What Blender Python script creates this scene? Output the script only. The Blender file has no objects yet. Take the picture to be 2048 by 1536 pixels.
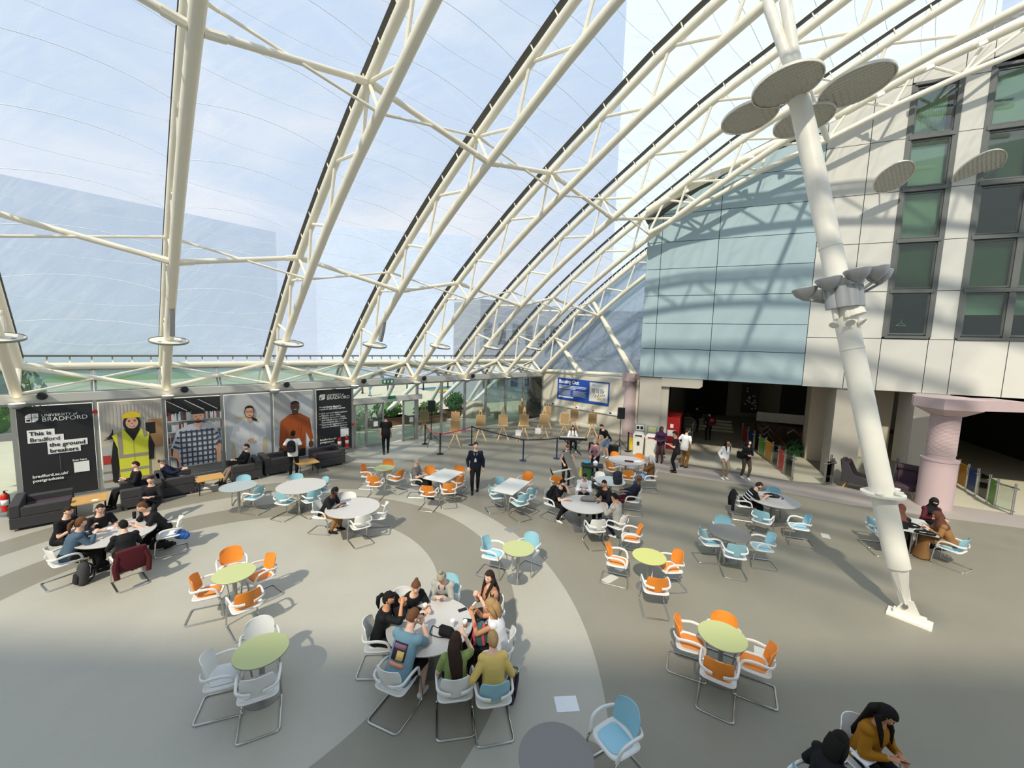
import bpy, math, random
from mathutils import Vector, Matrix, noise
random.seed(7)
SC = bpy.context.scene
COL = SC.collection
R = math.radians
# ---------------------------------------------------------------- camera
CAMP = Vector((0, 0, 5.31))
_p, _r = R(5.8), R(1.75)
_F = Vector((0, math.cos(_p), -math.sin(_p))); _R0 = Vector((1, 0, 0)); _U0 = Vector((0, math.sin(_p), math.cos(_p)))
_Rt = _R0*math.cos(_r) + _U0*math.sin(_r); _Up = _U0*math.cos(_r) - _R0*math.sin(_r)
cam = bpy.data.objects.new('camera', bpy.data.cameras.new('camera')); COL.objects.link(cam)
cam.matrix_world = Matrix(((_Rt.x, _Up.x, -_F.x, CAMP.x), (_Rt.y, _Up.y, -_F.y, CAMP.y), (_Rt.z, _Up.z, -_F.z, CAMP.z), (0, 0, 0, 1)))
cam.data.sensor_width = 36; cam.data.lens = 36*800/2048; cam.data.clip_end = 500; cam.data.clip_start = .05
SC.camera = cam
# ---------------------------------------------------------------- light
SC.view_settings.view_transform = 'Standard'; SC.view_settings.look = 'None'
SC.view_settings.gamma = 1; SC.view_settings.use_curve_mapping = False
SC.view_settings.exposure = 0.38
SUNDIR = Vector((.35, .9, -1)).normalized()
sl = bpy.data.lights.new('sun', 'SUN'); sl.energy = 3.0; sl.angle = R(1.7); sl.color = (1, .92, .76)
so = bpy.data.objects.new('sun', sl); COL.objects.link(so)
so.rotation_euler = SUNDIR.to_track_quat('-Z', 'Y').to_euler(); so.location = (-8, -20, 30)
W = bpy.data.worlds.new('sky'); SC.world = W; W.use_nodes = True
nt = W.node_tree; nt.nodes.clear()
def N(nt, t, **kw):
    n = nt.nodes.new(t)
    for k, v in kw.items():
        if k.startswith('i_'):
            n.inputs[int(k[2:])].default_value = v
        else: setattr(n, k, v)
    return n
tc = N(nt, 'ShaderNodeTexCoord'); nz = N(nt, 'ShaderNodeTexNoise'); nz.inputs['Scale'].default_value = 1.8; nz.inputs['Detail'].default_value = 6
mp = N(nt, 'ShaderNodeMapping'); mp.inputs['Scale'].default_value = (1, 1, 2.6)
cr = N(nt, 'ShaderNodeValToRGB'); cr.color_ramp.elements[0].position = .5; cr.color_ramp.elements[1].position = .72
cr.color_ramp.elements[0].color = (0, 0, 0, 1); cr.color_ramp.elements[1].color = (1, 1, 1, 1)
sx = N(nt, 'ShaderNodeSeparateXYZ'); gr = N(nt, 'ShaderNodeValToRGB')
gr.color_ramp.elements[0].position = 0.0; gr.color_ramp.elements[0].color = (.66, .75, .90, 1)
gr.color_ramp.elements[1].position = .75; gr.color_ramp.elements[1].color = (.58, .74, .95, 1)
mx = N(nt, 'ShaderNodeMix', data_type='RGBA'); mx.inputs[7].default_value = (.93, .94, .97, 1)
bg = N(nt, 'ShaderNodeBackground'); bg.inputs[1].default_value = .80
wo = N(nt, 'ShaderNodeOutputWorld')
L = nt.links.new
L(tc.outputs['Generated'], mp.inputs[0]); L(mp.outputs[0], nz.inputs[0]); L(nz.outputs[0], cr.inputs[0])
L(tc.outputs['Generated'], sx.inputs[0]); L(sx.outputs[2], gr.inputs[0])
L(cr.outputs[0], mx.inputs[0]); L(gr.outputs[0], mx.inputs[6]); L(mx.outputs[2], bg.inputs[0]); L(bg.outputs[0], wo.inputs[0])
# ---------------------------------------------------------------- materials
MATS = {}
def srgb(h):
    if isinstance(h, str):
        h = h.lstrip('#'); c = [int(h[i:i+2], 16)/255 for i in (0, 2, 4)]
    else: c = h
    return [(x/12.92 if x <= .04045 else ((x+.055)/1.055)**2.4) for x in c] + [1]
def mat(name, col, rough=.5, metal=0, var=.0, scale=8, bump=0, bscale=60, spec=.5, alpha=1, emit=0, trans=0):
    if name in MATS: return MATS[name]
    m = bpy.data.materials.new(name); m.use_nodes = True; t = m.node_tree
    b = t.nodes['Principled BSDF']; c = srgb(col)
    b.inputs['Base Color'].default_value = c; b.inputs['Roughness'].default_value = rough; b.inputs['Metallic'].default_value = metal
    b.inputs['Specular IOR Level'].default_value = spec; b.inputs['Alpha'].default_value = alpha
    if trans: b.inputs['Transmission Weight'].default_value = trans
    if emit:
        b.inputs['Emission Color'].default_value = c; b.inputs['Emission Strength'].default_value = emit
    if var or bump:
        g = t.nodes.new('ShaderNodeNewGeometry'); 
    if var:
        n = t.nodes.new('ShaderNodeTexNoise'); n.inputs['Scale'].default_value = scale; n.inputs['Detail'].default_value = 5
        mr = t.nodes.new('ShaderNodeMapRange'); mr.inputs[3].default_value = 1-var; mr.inputs[4].default_value = 1+var
        hs = t.nodes.new('ShaderNodeHueSaturation'); hs.inputs['Color'].default_value = c
        t.links.new(g.outputs['Position'], n.inputs['Vector']); t.links.new(n.outputs[0], mr.inputs[0])
        t.links.new(mr.outputs[0], hs.inputs['Value']); t.links.new(hs.outputs[0], b.inputs['Base Color'])
    if bump:
        n2 = t.nodes.new('ShaderNodeTexNoise'); n2.inputs['Scale'].default_value = bscale; n2.inputs['Detail'].default_value = 3
        bp = t.nodes.new('ShaderNodeBump'); bp.inputs['Strength'].default_value = bump; bp.inputs['Distance'].default_value = .02
        t.links.new(g.outputs['Position'], n2.inputs['Vector']); t.links.new(n2.outputs[0], bp.inputs['Height']); t.links.new(bp.outputs[0], b.inputs['Normal'])
    MATS[name] = m; return m
def glassmat(name, tint, refl=.08, op=.0, dcol=(.8, .9, .9)):
    m = bpy.data.materials.new(name); m.use_nodes = True; t = m.node_tree; t.nodes.clear()
    tr = t.nodes.new('ShaderNodeBsdfTransparent'); tr.inputs[0].default_value = (*tint, 1)
    gl = t.nodes.new('ShaderNodeBsdfGlossy'); gl.inputs['Roughness'].default_value = .03
    df = t.nodes.new('ShaderNodeBsdfDiffuse'); df.inputs[0].default_value = (*dcol, 1)
    m1 = t.nodes.new('ShaderNodeMixShader'); m1.inputs[0].default_value = op
    m2 = t.nodes.new('ShaderNodeMixShader'); fr = t.nodes.new('ShaderNodeFresnel'); fr.inputs[0].default_value = 1.35
    ad = t.nodes.new('ShaderNodeMath'); ad.operation = 'ADD'; ad.inputs[1].default_value = refl
    o = t.nodes.new('ShaderNodeOutputMaterial'); K = t.links.new
    K(tr.outputs[0], m1.inputs[1]); K(df.outputs[0], m1.inputs[2]); K(m1.outputs[0], m2.inputs[1]); K(gl.outputs[0], m2.inputs[2])
    K(fr.outputs[0], ad.inputs[0]); K(ad.outputs[0], m2.inputs[0]); K(m2.outputs[0], o.inputs[0])
    MATS[name] = m; return m
# ---------------------------------------------------------------- mesh builder
def V(*a): return Vector(a if len(a) > 1 else a[0])
def frame_from(t, ref):
    t = t.normalized(); x = ref - t*ref.dot(t)
    if x.length < 1e-4:
        x = Vector((1, 0, 0)) - t*t.x
        if x.length < 1e-3: x = Vector((0, 1, 0)) - t*t.y
    x.normalize(); return x, t.cross(x)
class MB:
    def __init__(s, M=None): s.v = []; s.f = []; s.mi = []; s.m = 0; s.M = M
    def add(s, vs, fs, m=None):
        o = len(s.v); mm = s.m if m is None else m
        for p in vs: s.v.append(s.M @ Vector(p) if s.M else Vector(p))
        for f in fs: s.f.append([i+o for i in f]); s.mi.append(mm)
    def box(s, a, b, m=None, rz=0, c=None):
        x0, y0, z0 = a; x1, y1, z1 = b
        vs = [(x0, y0, z0), (x1, y0, z0), (x1, y1, z0), (x0, y1, z0), (x0, y0, z1), (x1, y0, z1), (x1, y1, z1), (x0, y1, z1)]
        if rz:
            cx, cy = c or ((x0+x1)/2, (y0+y1)/2); k, q = math.cos(rz), math.sin(rz)
            vs = [(cx+(x-cx)*k-(y-cy)*q, cy+(x-cx)*q+(y-cy)*k, z) for x, y, z in vs]
        s.add(vs, [(0, 3, 2, 1), (4, 5, 6, 7), (0, 1, 5, 4), (1, 2, 6, 5), (2, 3, 7, 6), (3, 0, 4, 7)], m)
    def bar(s, p, q, w, h, up=(0, 0, 1), m=None):
        p = V(*p); q = V(*q); t = q-p; x, y = frame_from(t, Vector(up)); vs = []
        for c in (p, q):
            for sx_, sy_ in ((-1, -1), (1, -1), (1, 1), (-1, 1)): vs.append(c + x*sx_*h/2 + y*sy_*w/2)
        s.add(vs, [(0, 3, 2, 1), (4, 5, 6, 7), (0, 1, 5, 4), (1, 2, 6, 5), (2, 3, 7, 6), (3, 0, 4, 7)], m)
    def loft(s, pts, rad, ref=(1, 0, 0), n=10, cap=True, m=None, closed=False, sq=1.0):
        pts = [V(*p) for p in pts]; ref = Vector(ref); rings = []; k = len(pts)
        if not isinstance(rad, (list, tuple)): rad = [rad]*k
        vs = []; px = None
        for i, p in enumerate(pts):
            if closed: t = pts[(i+1) % k]-pts[i-1]
            elif i == 0: t = pts[1]-p
            elif i == k-1: t = p-pts[i-1]
            else:
                a = (pts[i+1]-p); b = (p-pts[i-1])
                t = (a.normalized() if a.length > 1e-9 else a) + (b.normalized() if b.length > 1e-9 else b)
            if t.length < 1e-9: t = Vector((0, 0, 1))
            x, y = frame_from(t, px if (px is not None and ref.length < .5) else ref)
            px = x; r = rad[i]; a, b = r if isinstance(r, (list, tuple)) else (r, r)
            for j in range(n):
                an = 2*math.pi*j/n; c, q = math.cos(an), math.sin(an)
                if sq != 1.0: c = math.copysign(abs(c)**sq, c); q = math.copysign(abs(q)**sq, q)
                vs.append(p + x*a*c + y*b*q)
        fs = []
        for i in range(k if closed else k-1):
            for j in range(n):
                a = i*n+j; b = i*n+(j+1) % n; c = ((i+1) % k)*n+(j+1) % n; d = ((i+1) % k)*n+j; fs.append((a, b, c, d))
        if cap and not closed:
            fs.append(tuple(range(n-1, -1, -1))); fs.append(tuple(range((k-1)*n, k*n)))
        s.add(vs, fs, m)
    def tube(s, pts, r, n=8, m=None, closed=False, cap=True):
        s.loft(pts, r, ref=(0, 0, 0) if len(pts) > 2 else (0.01, .02, 0), n=n, m=m, closed=closed, cap=cap)
    def cyl(s, p, q, r, n=16, m=None, r2=None):
        s.loft([p, q], [r, r if r2 is None else r2], ref=(.3, .5, .1), n=n, m=m)
    def lathe(s, prof, c=(0, 0, 0), n=24, m=None, cap=True):
        vs = []; k = len(prof)
        for r, z in prof:
            for j in range(n): a = 2*math.pi*j/n; vs.append((c[0]+r*math.cos(a), c[1]+r*math.sin(a), c[2]+z))
        fs = [(i*n+j, i*n+(j+1) % n, (i+1)*n+(j+1) % n, (i+1)*n+j) for i in range(k-1) for j in range(n)]
        if cap: fs.append(tuple(range(n-1, -1, -1))); fs.append(tuple(range((k-1)*n, k*n)))
        s.add(vs, fs, m)
    def ell(s, c, r, n=12, k=8, m=None, M=None):
        c = V(*c); vs = []; 
        for i in range(k+1):
            ph = math.pi*i/k
            for j in range(n):
                th = 2*math.pi*j/n; p = Vector((r[0]*math.sin(ph)*math.cos(th), r[1]*math.sin(ph)*math.sin(th), r[2]*math.cos(ph)))
                vs.append(c + (M @ p if M else p))
        s.add(vs, [(i*n+j, (i+1)*n+j, (i+1)*n+(j+1) % n, i*n+(j+1) % n) for i in range(k) for j in range(n)], m)
    def prism(s, poly, o, ax, ay, th, m=None):
        """extrude a 2D polygon lying in the plane o+ax*x+ay*y by th along ax x ay"""
        o = V(*o); ax = Vector(ax); ay = Vector(ay); nn = ax.cross(ay).normalized()*th; k = len(poly)
        vs = [o+ax*x+ay*y for x, y in poly]; vs += [p+nn for p in vs]
        s.add(vs, [tuple(range(k-1, -1, -1)), tuple(range(k, 2*k))] + [(i, (i+1) % k, k+(i+1) % k, k+i) for i in range(k)], m)
    def build(s, name, mats, parent=None, smooth=True, bevel=0, sub=0, ang=40, remesh=0, sm=0, solid=0, keep=None):
        me = bpy.data.meshes.new(name); me.from_pydata([tuple(p) for p in s.v], [], s.f)
        if not isinstance(mats, (list, tuple)): mats = [mats]
        for q in mats: me.materials.append(MATS[q] if isinstance(q, str) else q)
        if len(mats) > 1: me.polygons.foreach_set('material_index', s.mi)
        if smooth: me.shade_smooth() if ang >= 180 else (me.shade_smooth(), me.set_sharp_from_angle(angle=R(ang)))
        me.update(); o = bpy.data.objects.new(name, me); COL.objects.link(o)
        if parent: o.parent = parent
        if solid: q = o.modifiers.new('s', 'SOLIDIFY'); q.thickness = solid; q.offset = 0
        if remesh: q = o.modifiers.new('r', 'REMESH'); q.mode = 'VOXEL'; q.voxel_size = remesh; q.use_smooth_shade = True
        if sm: q = o.modifiers.new('m', 'SMOOTH'); q.factor = .5; q.iterations = sm
        if bevel: q = o.modifiers.new('b', 'BEVEL'); q.width = bevel; q.segments = 2; q.limit_method = 'ANGLE'; q.angle_limit = R(50)
        if sub: q = o.modifiers.new('u', 'SUBSURF'); q.levels = sub; q.render_levels = sub
        return o
def tag(o, label=None, cat=None, group=None, kind=None):
    if label: o['label'] = label
    if cat: o['category'] = cat
    if group: o['group'] = group
    if kind: o['kind'] = kind
    return o
def thing(name, label, cat, loc=(0, 0, 0), rz=0, group=None, kind=None):
    o = bpy.data.objects.new(name, None); COL.objects.link(o); o.empty_display_size = .1
    o.location = loc if len(loc) == 3 else (loc[0], loc[1], 0); o.rotation_euler = (0, 0, rz)
    return tag(o, label, cat, group, kind)
def copy_tree(o, parent=None):
    c = o.copy(); COL.objects.link(c); c.parent = parent
    for ch in [x for x in o.children]: copy_tree(ch, c)
    return c
def struct(o): o['kind'] = 'structure'; return o
def text(s, size, mats, parent, name='lettering', o=(0, 0, 0), ax=(1, 0, 0), ay=(0, 0, 1), th=.004, bold=0, align='LEFT', space=1):
    cu = bpy.data.curves.new('t', 'FONT'); cu.body = s; cu.size = size; cu.extrude = th/2; cu.offset = bold; cu.align_x = align
    cu.space_character = space; cu.resolution_u = 3; cu.space_line = .95
    ob = bpy.data.objects.new('t', cu); COL.objects.link(ob); bpy.context.view_layer.update()
    me = bpy.data.meshes.new_from_object(ob.evaluated_get(bpy.context.evaluated_depsgraph_get()))
    bpy.data.objects.remove(ob); ax = Vector(ax).normalized(); ay = Vector(ay).normalized(); az = ax.cross(ay)
    o = V(*o); me.transform(Matrix(((ax.x, ay.x, az.x, o.x), (ax.y, ay.y, az.y, o.y), (ax.z, ay.z, az.z, o.z), (0, 0, 0, 1))))
    me.materials.clear(); me.materials.append(MATS[mats]); ob = bpy.data.objects.new(name, me); COL.objects.link(ob); ob.parent = parent
    return ob
# building frames: eave frame (u along the eave, v into the hall), facade frame (w along, d inwards)
KO = Vector((2.2, 28.6, 0)); UX = Vector((.70711, .70711, 0)); VX = Vector((.70711, -.70711, 0)); ZX = Vector((0, 0, 1))
def E(u, v, z=0): return KO + UX*u + VX*v + ZX*z
FO = Vector((10.6, 18.0, 0)); WX = Vector((.9175, -.3977, 0)); DX = Vector((.3977, .9175, 0))
def Fc(w, d, z=0): return FO + WX*w + DX*d + ZX*z

# ---------------------------------------------------------------- palette
mat('cream', '#f1ead6', .45, var=.04, scale=3)
mat('mast_white', '#ebe7da', .45, var=.05, scale=4)
mat('white_plastic', '#e6e5e0', .35)
mat('chrome', '#c9c9c6', .22, metal=1)
mat('steel', '#a9aaa8', .35, metal=.9)
mat('brushed', '#9c9c98', .4, metal=.8, var=.1, scale=5)
mat('orange', '#e88c30', .45, var=.05, scale=40)
mat('orange_pad', '#ea9448', .8, var=.05, scale=60)
mat('blue', '#8fbecb', .45, var=.03)
mat('blue_pad', '#9fcfdf', .8, var=.04, scale=60)
mat('white_pad', '#e4e6e6', .7)
mat('lime', '#bcc287', .45, var=.03, scale=90)
mat('lime_yellow', '#cbcd7c', .45, var=.03, scale=90)
mat('laminate', '#c3c0bc', .4, var=.03, scale=120)
mat('laminate_white', '#dddcd4', .35)
mat('laminate_blue', '#a9b3b4', .4, var=.03, scale=120)
mat('laminate_grey', '#7e7c79', .5, var=.03, scale=120)
mat('edge', '#8d8b80', .5)
mat('wood', '#c69a5c', .5, var=.18, scale=7)
mat('easel_wood', '#d6b787', .6, var=.12, scale=10)
mat('board', '#b09066', .8, var=.06, scale=60)
mat('black', '#141416', .55); mat('soft_black', '#1b1b1e', .9, bump=.2, bscale=40)
mat('dark_metal', '#2a2a2c', .4, metal=.5)
mat('charcoal', '#3c3b3d', .9, var=.06, scale=50)
mat('plum', '#45303c', .9, var=.06, scale=50)
mat('red', '#a3201f', .4); mat('bright_red', '#c8201c', .4)
mat('white', '#f4f4f0', .6); mat('paper', '#e9ebee', .8)
mat('navy', '#1c2a55', .4); mat('strap_red', '#e0304f', .6); mat('strap_blue', '#1c2340', .6)
mat('wall_cream', '#d9d2c0', .8, var=.04, scale=2)
mat('concrete', '#b8b2a5', .8, var=.06, scale=3)
mat('pink_paint', '#c0aaaa', .6, var=.04, scale=3)
mat('panel_grey', '#d5d3ca', .6, var=.05, scale=2, bump=.05, bscale=25)
mat('panel_blue', '#a8bec4', .45, var=.05, scale=1.6, bump=.06, bscale=18)
mat('joint', '#1e2224', .8)
mat('frame_grey', '#6a6d6a', .5)
mat('soffit', '#8b8578', .9)
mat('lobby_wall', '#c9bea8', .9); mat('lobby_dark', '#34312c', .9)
mat('alu', '#a5a6a3', .45, metal=.5)
mat('alu_light', '#c9c8c0', .5)
mat('skirt', '#ded8c8', .7)
mat('quilt', '#cdc8b6', .5)
mat('reflector', '#e6e2d4', .5, var=.05, scale=10)
mat('lamp_glass', '#fff2d0', .3, emit=1.5)
mat('lamp_body', '#a7a9aa', .4, metal=.4)
mat('sign_blue', '#1f4fae', .5); mat('sign_green', '#0b7a4b', .5)
mat('banner_black', '#232427', .6); mat('bin_cream', '#e3e0d4', .5); mat('bin_grey', '#8d9490', .5)
mat('paving', '#cfc9b2', .9, var=.08, scale=1.5); mat('lawn', '#7f9a55', 1, var=.2, scale=3)
mat('leaf', '#4f7a3d', .8, var=.35, scale=9); mat('leaf_pale', '#c9cfb4', .8, var=.2, scale=9); mat('leaf_dark', '#2f5a34', .8, var=.3, scale=9)
mat('brown_wood', '#6a4d39', .7, var=.15, scale=8)
mat('far_building', '#c0cee4', .9, var=.05, scale=.5); mat('far_white', '#d3dde2', .8); mat('far_grey', '#8e97a3', .9)
mat('seam', '#eef6fb', .5)
mat('strut_blue', '#dde6e4', .4)
mat('green_panel', '#4f8a2c', .4); mat('amber_panel', '#c98b16', .4); mat('blue_panel', '#1b3a78', .4); mat('red_panel', '#c4322e', .4)
mat('terrazzo', '#c9c3ae', .4, var=.08, scale=60)
mat('strip_pink', '#a59c95', .6, var=.05, scale=2)
mat('cup_kraft', '#a98257', .7); mat('gutter', '#5c5a53', .8)
mat('blind_green', '#586f43', .5); mat('blind_pale', '#cfe0c8', .6); mat('room_dark', '#20231f', .8)
glassmat('glass', (.93, .96, .94), .03); glassmat('glass_green', (.66, .76, .72), .06, .04, (.5, .6, .58)); glassmat('gable_foil', (.62, .70, .78), .08, .22, (.62, .68, .74))
glassmat('window_glass', (.75, .85, .80), .12)
glassmat('rail_glass', (.88, .93, .90), .03)
def foil():
    m = bpy.data.materials.new('etfe'); m.use_nodes = True; t = m.node_tree; t.nodes.clear(); K = t.links.new
    g = t.nodes.new('ShaderNodeNewGeometry')
    n = t.nodes.new('ShaderNodeTexNoise'); n.inputs['Scale'].default_value = 1.0; n.inputs['Detail'].default_value = 7; n.inputs['Distortion'].default_value = 2.2
    mpn = t.nodes.new('ShaderNodeMapping'); mpn.inputs['Rotation'].default_value = (0, 0, R(45)); mpn.inputs['Scale'].default_value = (.4, 2.6, .4)
    mr = t.nodes.new('ShaderNodeMapRange'); mr.inputs[1].default_value = .42; mr.inputs[2].default_value = .8; mr.inputs[3].default_value = .08; mr.inputs[4].default_value = .42  # whitish streaks mixed into the foil stand for reflections on its wrinkles
    tr = t.nodes.new('ShaderNodeBsdfTransparent'); tr.inputs[0].default_value = (.965, .98, 1, 1)
    df = t.nodes.new('ShaderNodeBsdfDiffuse'); df.inputs[0].default_value = (.9, .93, .97, 1)
    tl = t.nodes.new('ShaderNodeBsdfTranslucent'); tl.inputs[0].default_value = (.9, .93, .97, 1)
    gl = t.nodes.new('ShaderNodeBsdfGlossy'); gl.inputs['Roughness'].default_value = .12
    a = t.nodes.new('ShaderNodeMixShader'); a.inputs[0].default_value = .6
    b = t.nodes.new('ShaderNodeMixShader'); c = t.nodes.new('ShaderNodeMixShader'); c.inputs[0].default_value = .05
    o = t.nodes.new('ShaderNodeOutputMaterial')
    K(g.outputs['Position'], mpn.inputs[0]); K(mpn.outputs[0], n.inputs['Vector']); K(n.outputs[0], mr.inputs[0])
    K(df.outputs[0], a.inputs[1]); K(tl.outputs[0], a.inputs[2]); K(mr.outputs[0], b.inputs[0]); K(tr.outputs[0], b.inputs[1]); K(a.outputs[0], b.inputs[2])
    K(b.outputs[0], c.inputs[1]); K(gl.outputs[0], c.inputs[2]); K(c.outputs[0], o.inputs[0]); MATS['etfe'] = m
foil()
def floor_mat():
    m = bpy.data.materials.new('floor_vinyl'); m.use_nodes = True; t = m.node_tree; K = t.links.new; b = t.nodes['Principled BSDF']
    g = t.nodes.new('ShaderNodeNewGeometry'); s = t.nodes.new('ShaderNodeSeparateXYZ'); K(g.outputs['Position'], s.inputs[0])
    def M(op, a, c=None, d=None):
        n = t.nodes.new('ShaderNodeMath'); n.operation = op
        for i, q in enumerate((a, c, d)):
            if q is None: continue
            if isinstance(q, (int, float)): n.inputs[i].default_value = q
            else: K(q, n.inputs[i])
        return n.outputs[0]
    X, Y = s.outputs[0], s.outputs[1]
    def inside(cx, cy, r):
        dx = M('SUBTRACT', X, cx); dy = M('SUBTRACT', Y, cy)
        return M('LESS_THAN', M('SQRT', M('ADD', M('MULTIPLY', dx, dx), M('MULTIPLY', dy, dy))), r)
    left = M('LESS_THAN', X, -5.4)
    outer = inside(-6.95, 6.13, 8.52); k2 = M('MULTIPLY', inside(-5.6, 7.3, 6.4), left)
    k3 = M('MULTIPLY', M('MULTIPLY', inside(-5.6, 7.3, 9.5), M('SUBTRACT', 1, inside(-5.6, 7.3, 7.35))), M('LESS_THAN', X, -8.4))
    ringo = M('MAXIMUM', M('MULTIPLY', inside(-5.6, 7.3, 5.82), M('SUBTRACT', 1, left)), M('MULTIPLY', inside(-5.6, 7.3, 5.3), left))
    dark_out = M('MULTIPLY', M('MULTIPLY', inside(-5.6, 7.3, 7.35), M('SUBTRACT', 1, inside(-5.6, 7.3, 6.4))), left)
    lt = M('MAXIMUM', M('MULTIPLY', outer, M('SUBTRACT', 1, dark_out)), M('MAXIMUM', k2, k3))
    lt = M('MULTIPLY', lt, M('SUBTRACT', 1, ringo)); lt = M('MAXIMUM', lt, inside(-5.6, 7.25, 4.27)); lt = M('MAXIMUM', lt, inside(-6.2, 19.38, 2.62))
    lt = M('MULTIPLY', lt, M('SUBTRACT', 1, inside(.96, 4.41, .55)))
    n = t.nodes.new('ShaderNodeTexNoise'); n.inputs['Scale'].default_value = .9; n.inputs['Detail'].default_value = 8; n.inputs['Roughness'].default_value = .65
    n2 = t.nodes.new('ShaderNodeTexNoise'); n2.inputs['Scale'].default_value = 14; n2.inputs['Detail'].default_value = 4
    K(g.outputs['Position'], n.inputs['Vector']); K(g.outputs['Position'], n2.inputs['Vector'])
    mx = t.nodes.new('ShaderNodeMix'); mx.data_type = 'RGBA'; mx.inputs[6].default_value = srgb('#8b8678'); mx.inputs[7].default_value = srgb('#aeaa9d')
    K(lt, mx.inputs[0]); hs = t.nodes.new('ShaderNodeHueSaturation')
    v = M('ADD', M('MULTIPLY', n.outputs[0], .22), M('ADD', M('MULTIPLY', n2.outputs[0], .08), .85))
    K(v, hs.inputs['Value']); K(mx.outputs[2], hs.inputs['Color']); K(hs.outputs[0], b.inputs['Base Color'])
    b.inputs['Roughness'].default_value = .42; K(M('ADD', M('MULTIPLY', n.outputs[0], .25), .3), b.inputs['Roughness'])
    MATS['floor_vinyl'] = m
floor_mat()
def quilt():
    m = MATS['quilt']; t = m.node_tree; b = t.nodes['Principled BSDF']; K = t.links.new
    tc = t.nodes.new('ShaderNodeTexCoord'); mp = t.nodes.new('ShaderNodeMapping'); mp.inputs['Scale'].default_value = (38, 38, 0)
    s = t.nodes.new('ShaderNodeSeparateXYZ'); K(tc.outputs['Object'], mp.inputs[0]); K(mp.outputs[0], s.inputs[0])
    a = t.nodes.new('ShaderNodeMath'); a.operation = 'SINE'; c = t.nodes.new('ShaderNodeMath'); c.operation = 'SINE'; K(s.outputs[0], a.inputs[0]); K(s.outputs[1], c.inputs[0])
    d = t.nodes.new('ShaderNodeMath'); d.operation = 'MULTIPLY'; K(a.outputs[0], d.inputs[0]); K(c.outputs[0], d.inputs[1])
    bp = t.nodes.new('ShaderNodeBump'); bp.inputs['Strength'].default_value = 1; bp.inputs['Distance'].default_value = .03; K(d.outputs[0], bp.inputs['Height']); K(bp.outputs[0], b.inputs['Normal'])
quilt()

# ---------------------------------------------------------------- roof structure
PB = [(0, 3.35), (1.9, 5.1), (4.5, 7.22), (6.3, 8.55), (8.5, 9.95), (9.5, 10.5), (12.6, 12.2), (15.4, 13.45), (17.5, 14.2), (19.5, 14.8), (22, 15.3), (26, 15.7)]
PT = [(-.88, 4.13), (1.0, 5.8), (2.75, 7.3), (4.9, 8.85), (6.87, 10.15), (8.93, 11.37), (11, 12.5), (13.1, 13.6), (14.4, 14.1), (16.4, 14.93), (18.4, 15.7), (21, 16.4), (26, 17.0)]
def interp(P, v):
    if v <= P[0][0]: return P[0][1]
    for i in range(len(P)-1):
        if v <= P[i+1][0]:
            (a, A), (b, B) = P[i], P[i+1]; t = (v-a)/(b-a)
            mA = ((B-P[i-1][1])/(b-P[i-1][0]) if i else (B-A)/(b-a)); mB = ((P[i+2][1]-A)/(P[i+2][0]-a) if i+2 < len(P) else (B-A)/(b-a))
            h = b-a; t2, t3 = t*t, t*t*t
            return (2*t3-3*t2+1)*A+(t3-2*t2+t)*h*mA+(-2*t3+3*t2)*B+(t3-t2)*h*mB
    return P[-1][1]
zb = lambda v: interp(PB, v)
zt = lambda v: interp(PT, v)
WEB = [(-.88, 0), (1.0, .8), (1.0, 2.3), (2.75, 2.3), (2.75, 4.46), (3.65, 4.46), (4.9, 4.46), (4.9, 6.29), (6.87, 6.29), (6.87, 8.5), (8.93, 8.5), (8.93, 9.47), (8.93, 10.55),
       (11, 10.55), (11, 12.6), (13.1, 12.6), (13.1, 14.7), (15.1, 14.7), (15.1, 16.8), (17.1, 16.8), (17.1, 18.9), (19.2, 18.9), (19.2, 21), (21.2, 21), (21.2, 23), (23.3, 23)]
def lin(a, b, n): return [a+(b-a)*i/(n-1) for i in range(n)]
def onrm(v, off):
    s = (zt(v+.1)-zt(v-.1))/.2; l = math.hypot(1, s); return v-off*s/l, zt(v)+off/l
UT = [-23.87, -20.5, -17.15, -13.8, -10.45, -7.08, -3.7, -.2]
def truss(u, label, vmax=25.5, top=True):
    t = thing('roof_truss', label, 'roof truss', E(u, 0, 3.35), 0, 'curved roof trusses', 'structure')
    M = Matrix.Translation(-E(u, 0, 3.35))
    b = MB(M); b.loft([E(u, v, zb(v)) for v in lin(0, vmax, 26)], .125, ref=(.01, .02, 1), n=12); b.build('bottom_chord', 'cream', t)
    b = MB(M); b.loft([E(u, v, zt(v)) for v in lin(-.88, vmax, 28)], .12, ref=(.01, .02, 1), n=12); b.build('top_chord', 'cream', t)
    b = MB(M)
    pts = [onrm(v, .30) for v in lin(-.88, vmax, 28)]
    b.loft([E(u, v, z) for v, z in pts], [(.05, .11)]*28, ref=(0, 0, 1), n=4)
    b.build('cushion_rail', 'gutter', t)
    b = MB(M)
    for v in lin(-.3, vmax-.5, 34): a = onrm(v, .05); c = onrm(v, .3); b.bar(E(u-.07, *a), E(u-.07, *c), .02, .03); b.bar(E(u+.07, *a), E(u+.07, *c), .02, .03)
    b.build('rail_brackets', 'cream', t)
    for tv, bv in WEB:
        if tv > vmax or bv > vmax: continue
        b = MB(M); b.cyl(E(u, tv, zt(tv)), E(u, bv, zb(bv)), .048 if bv > 0 else .07, n=8); b.build('brace', 'cream', t)
    return t
TL = ['curved white roof truss at the left edge of the photo', 'curved white truss rising above the poster of the plaid-shirt man',
      'curved white truss landing beside the poster of the man in orange', 'curved white truss landing above the entrance door left jamb',
      'curved white truss landing between the door and the first easel', 'curved white truss landing above the second easel',
      'curved white truss landing above the middle easels, nearest the facade', 'end roof truss along the cream wall with the blue sign']
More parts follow.
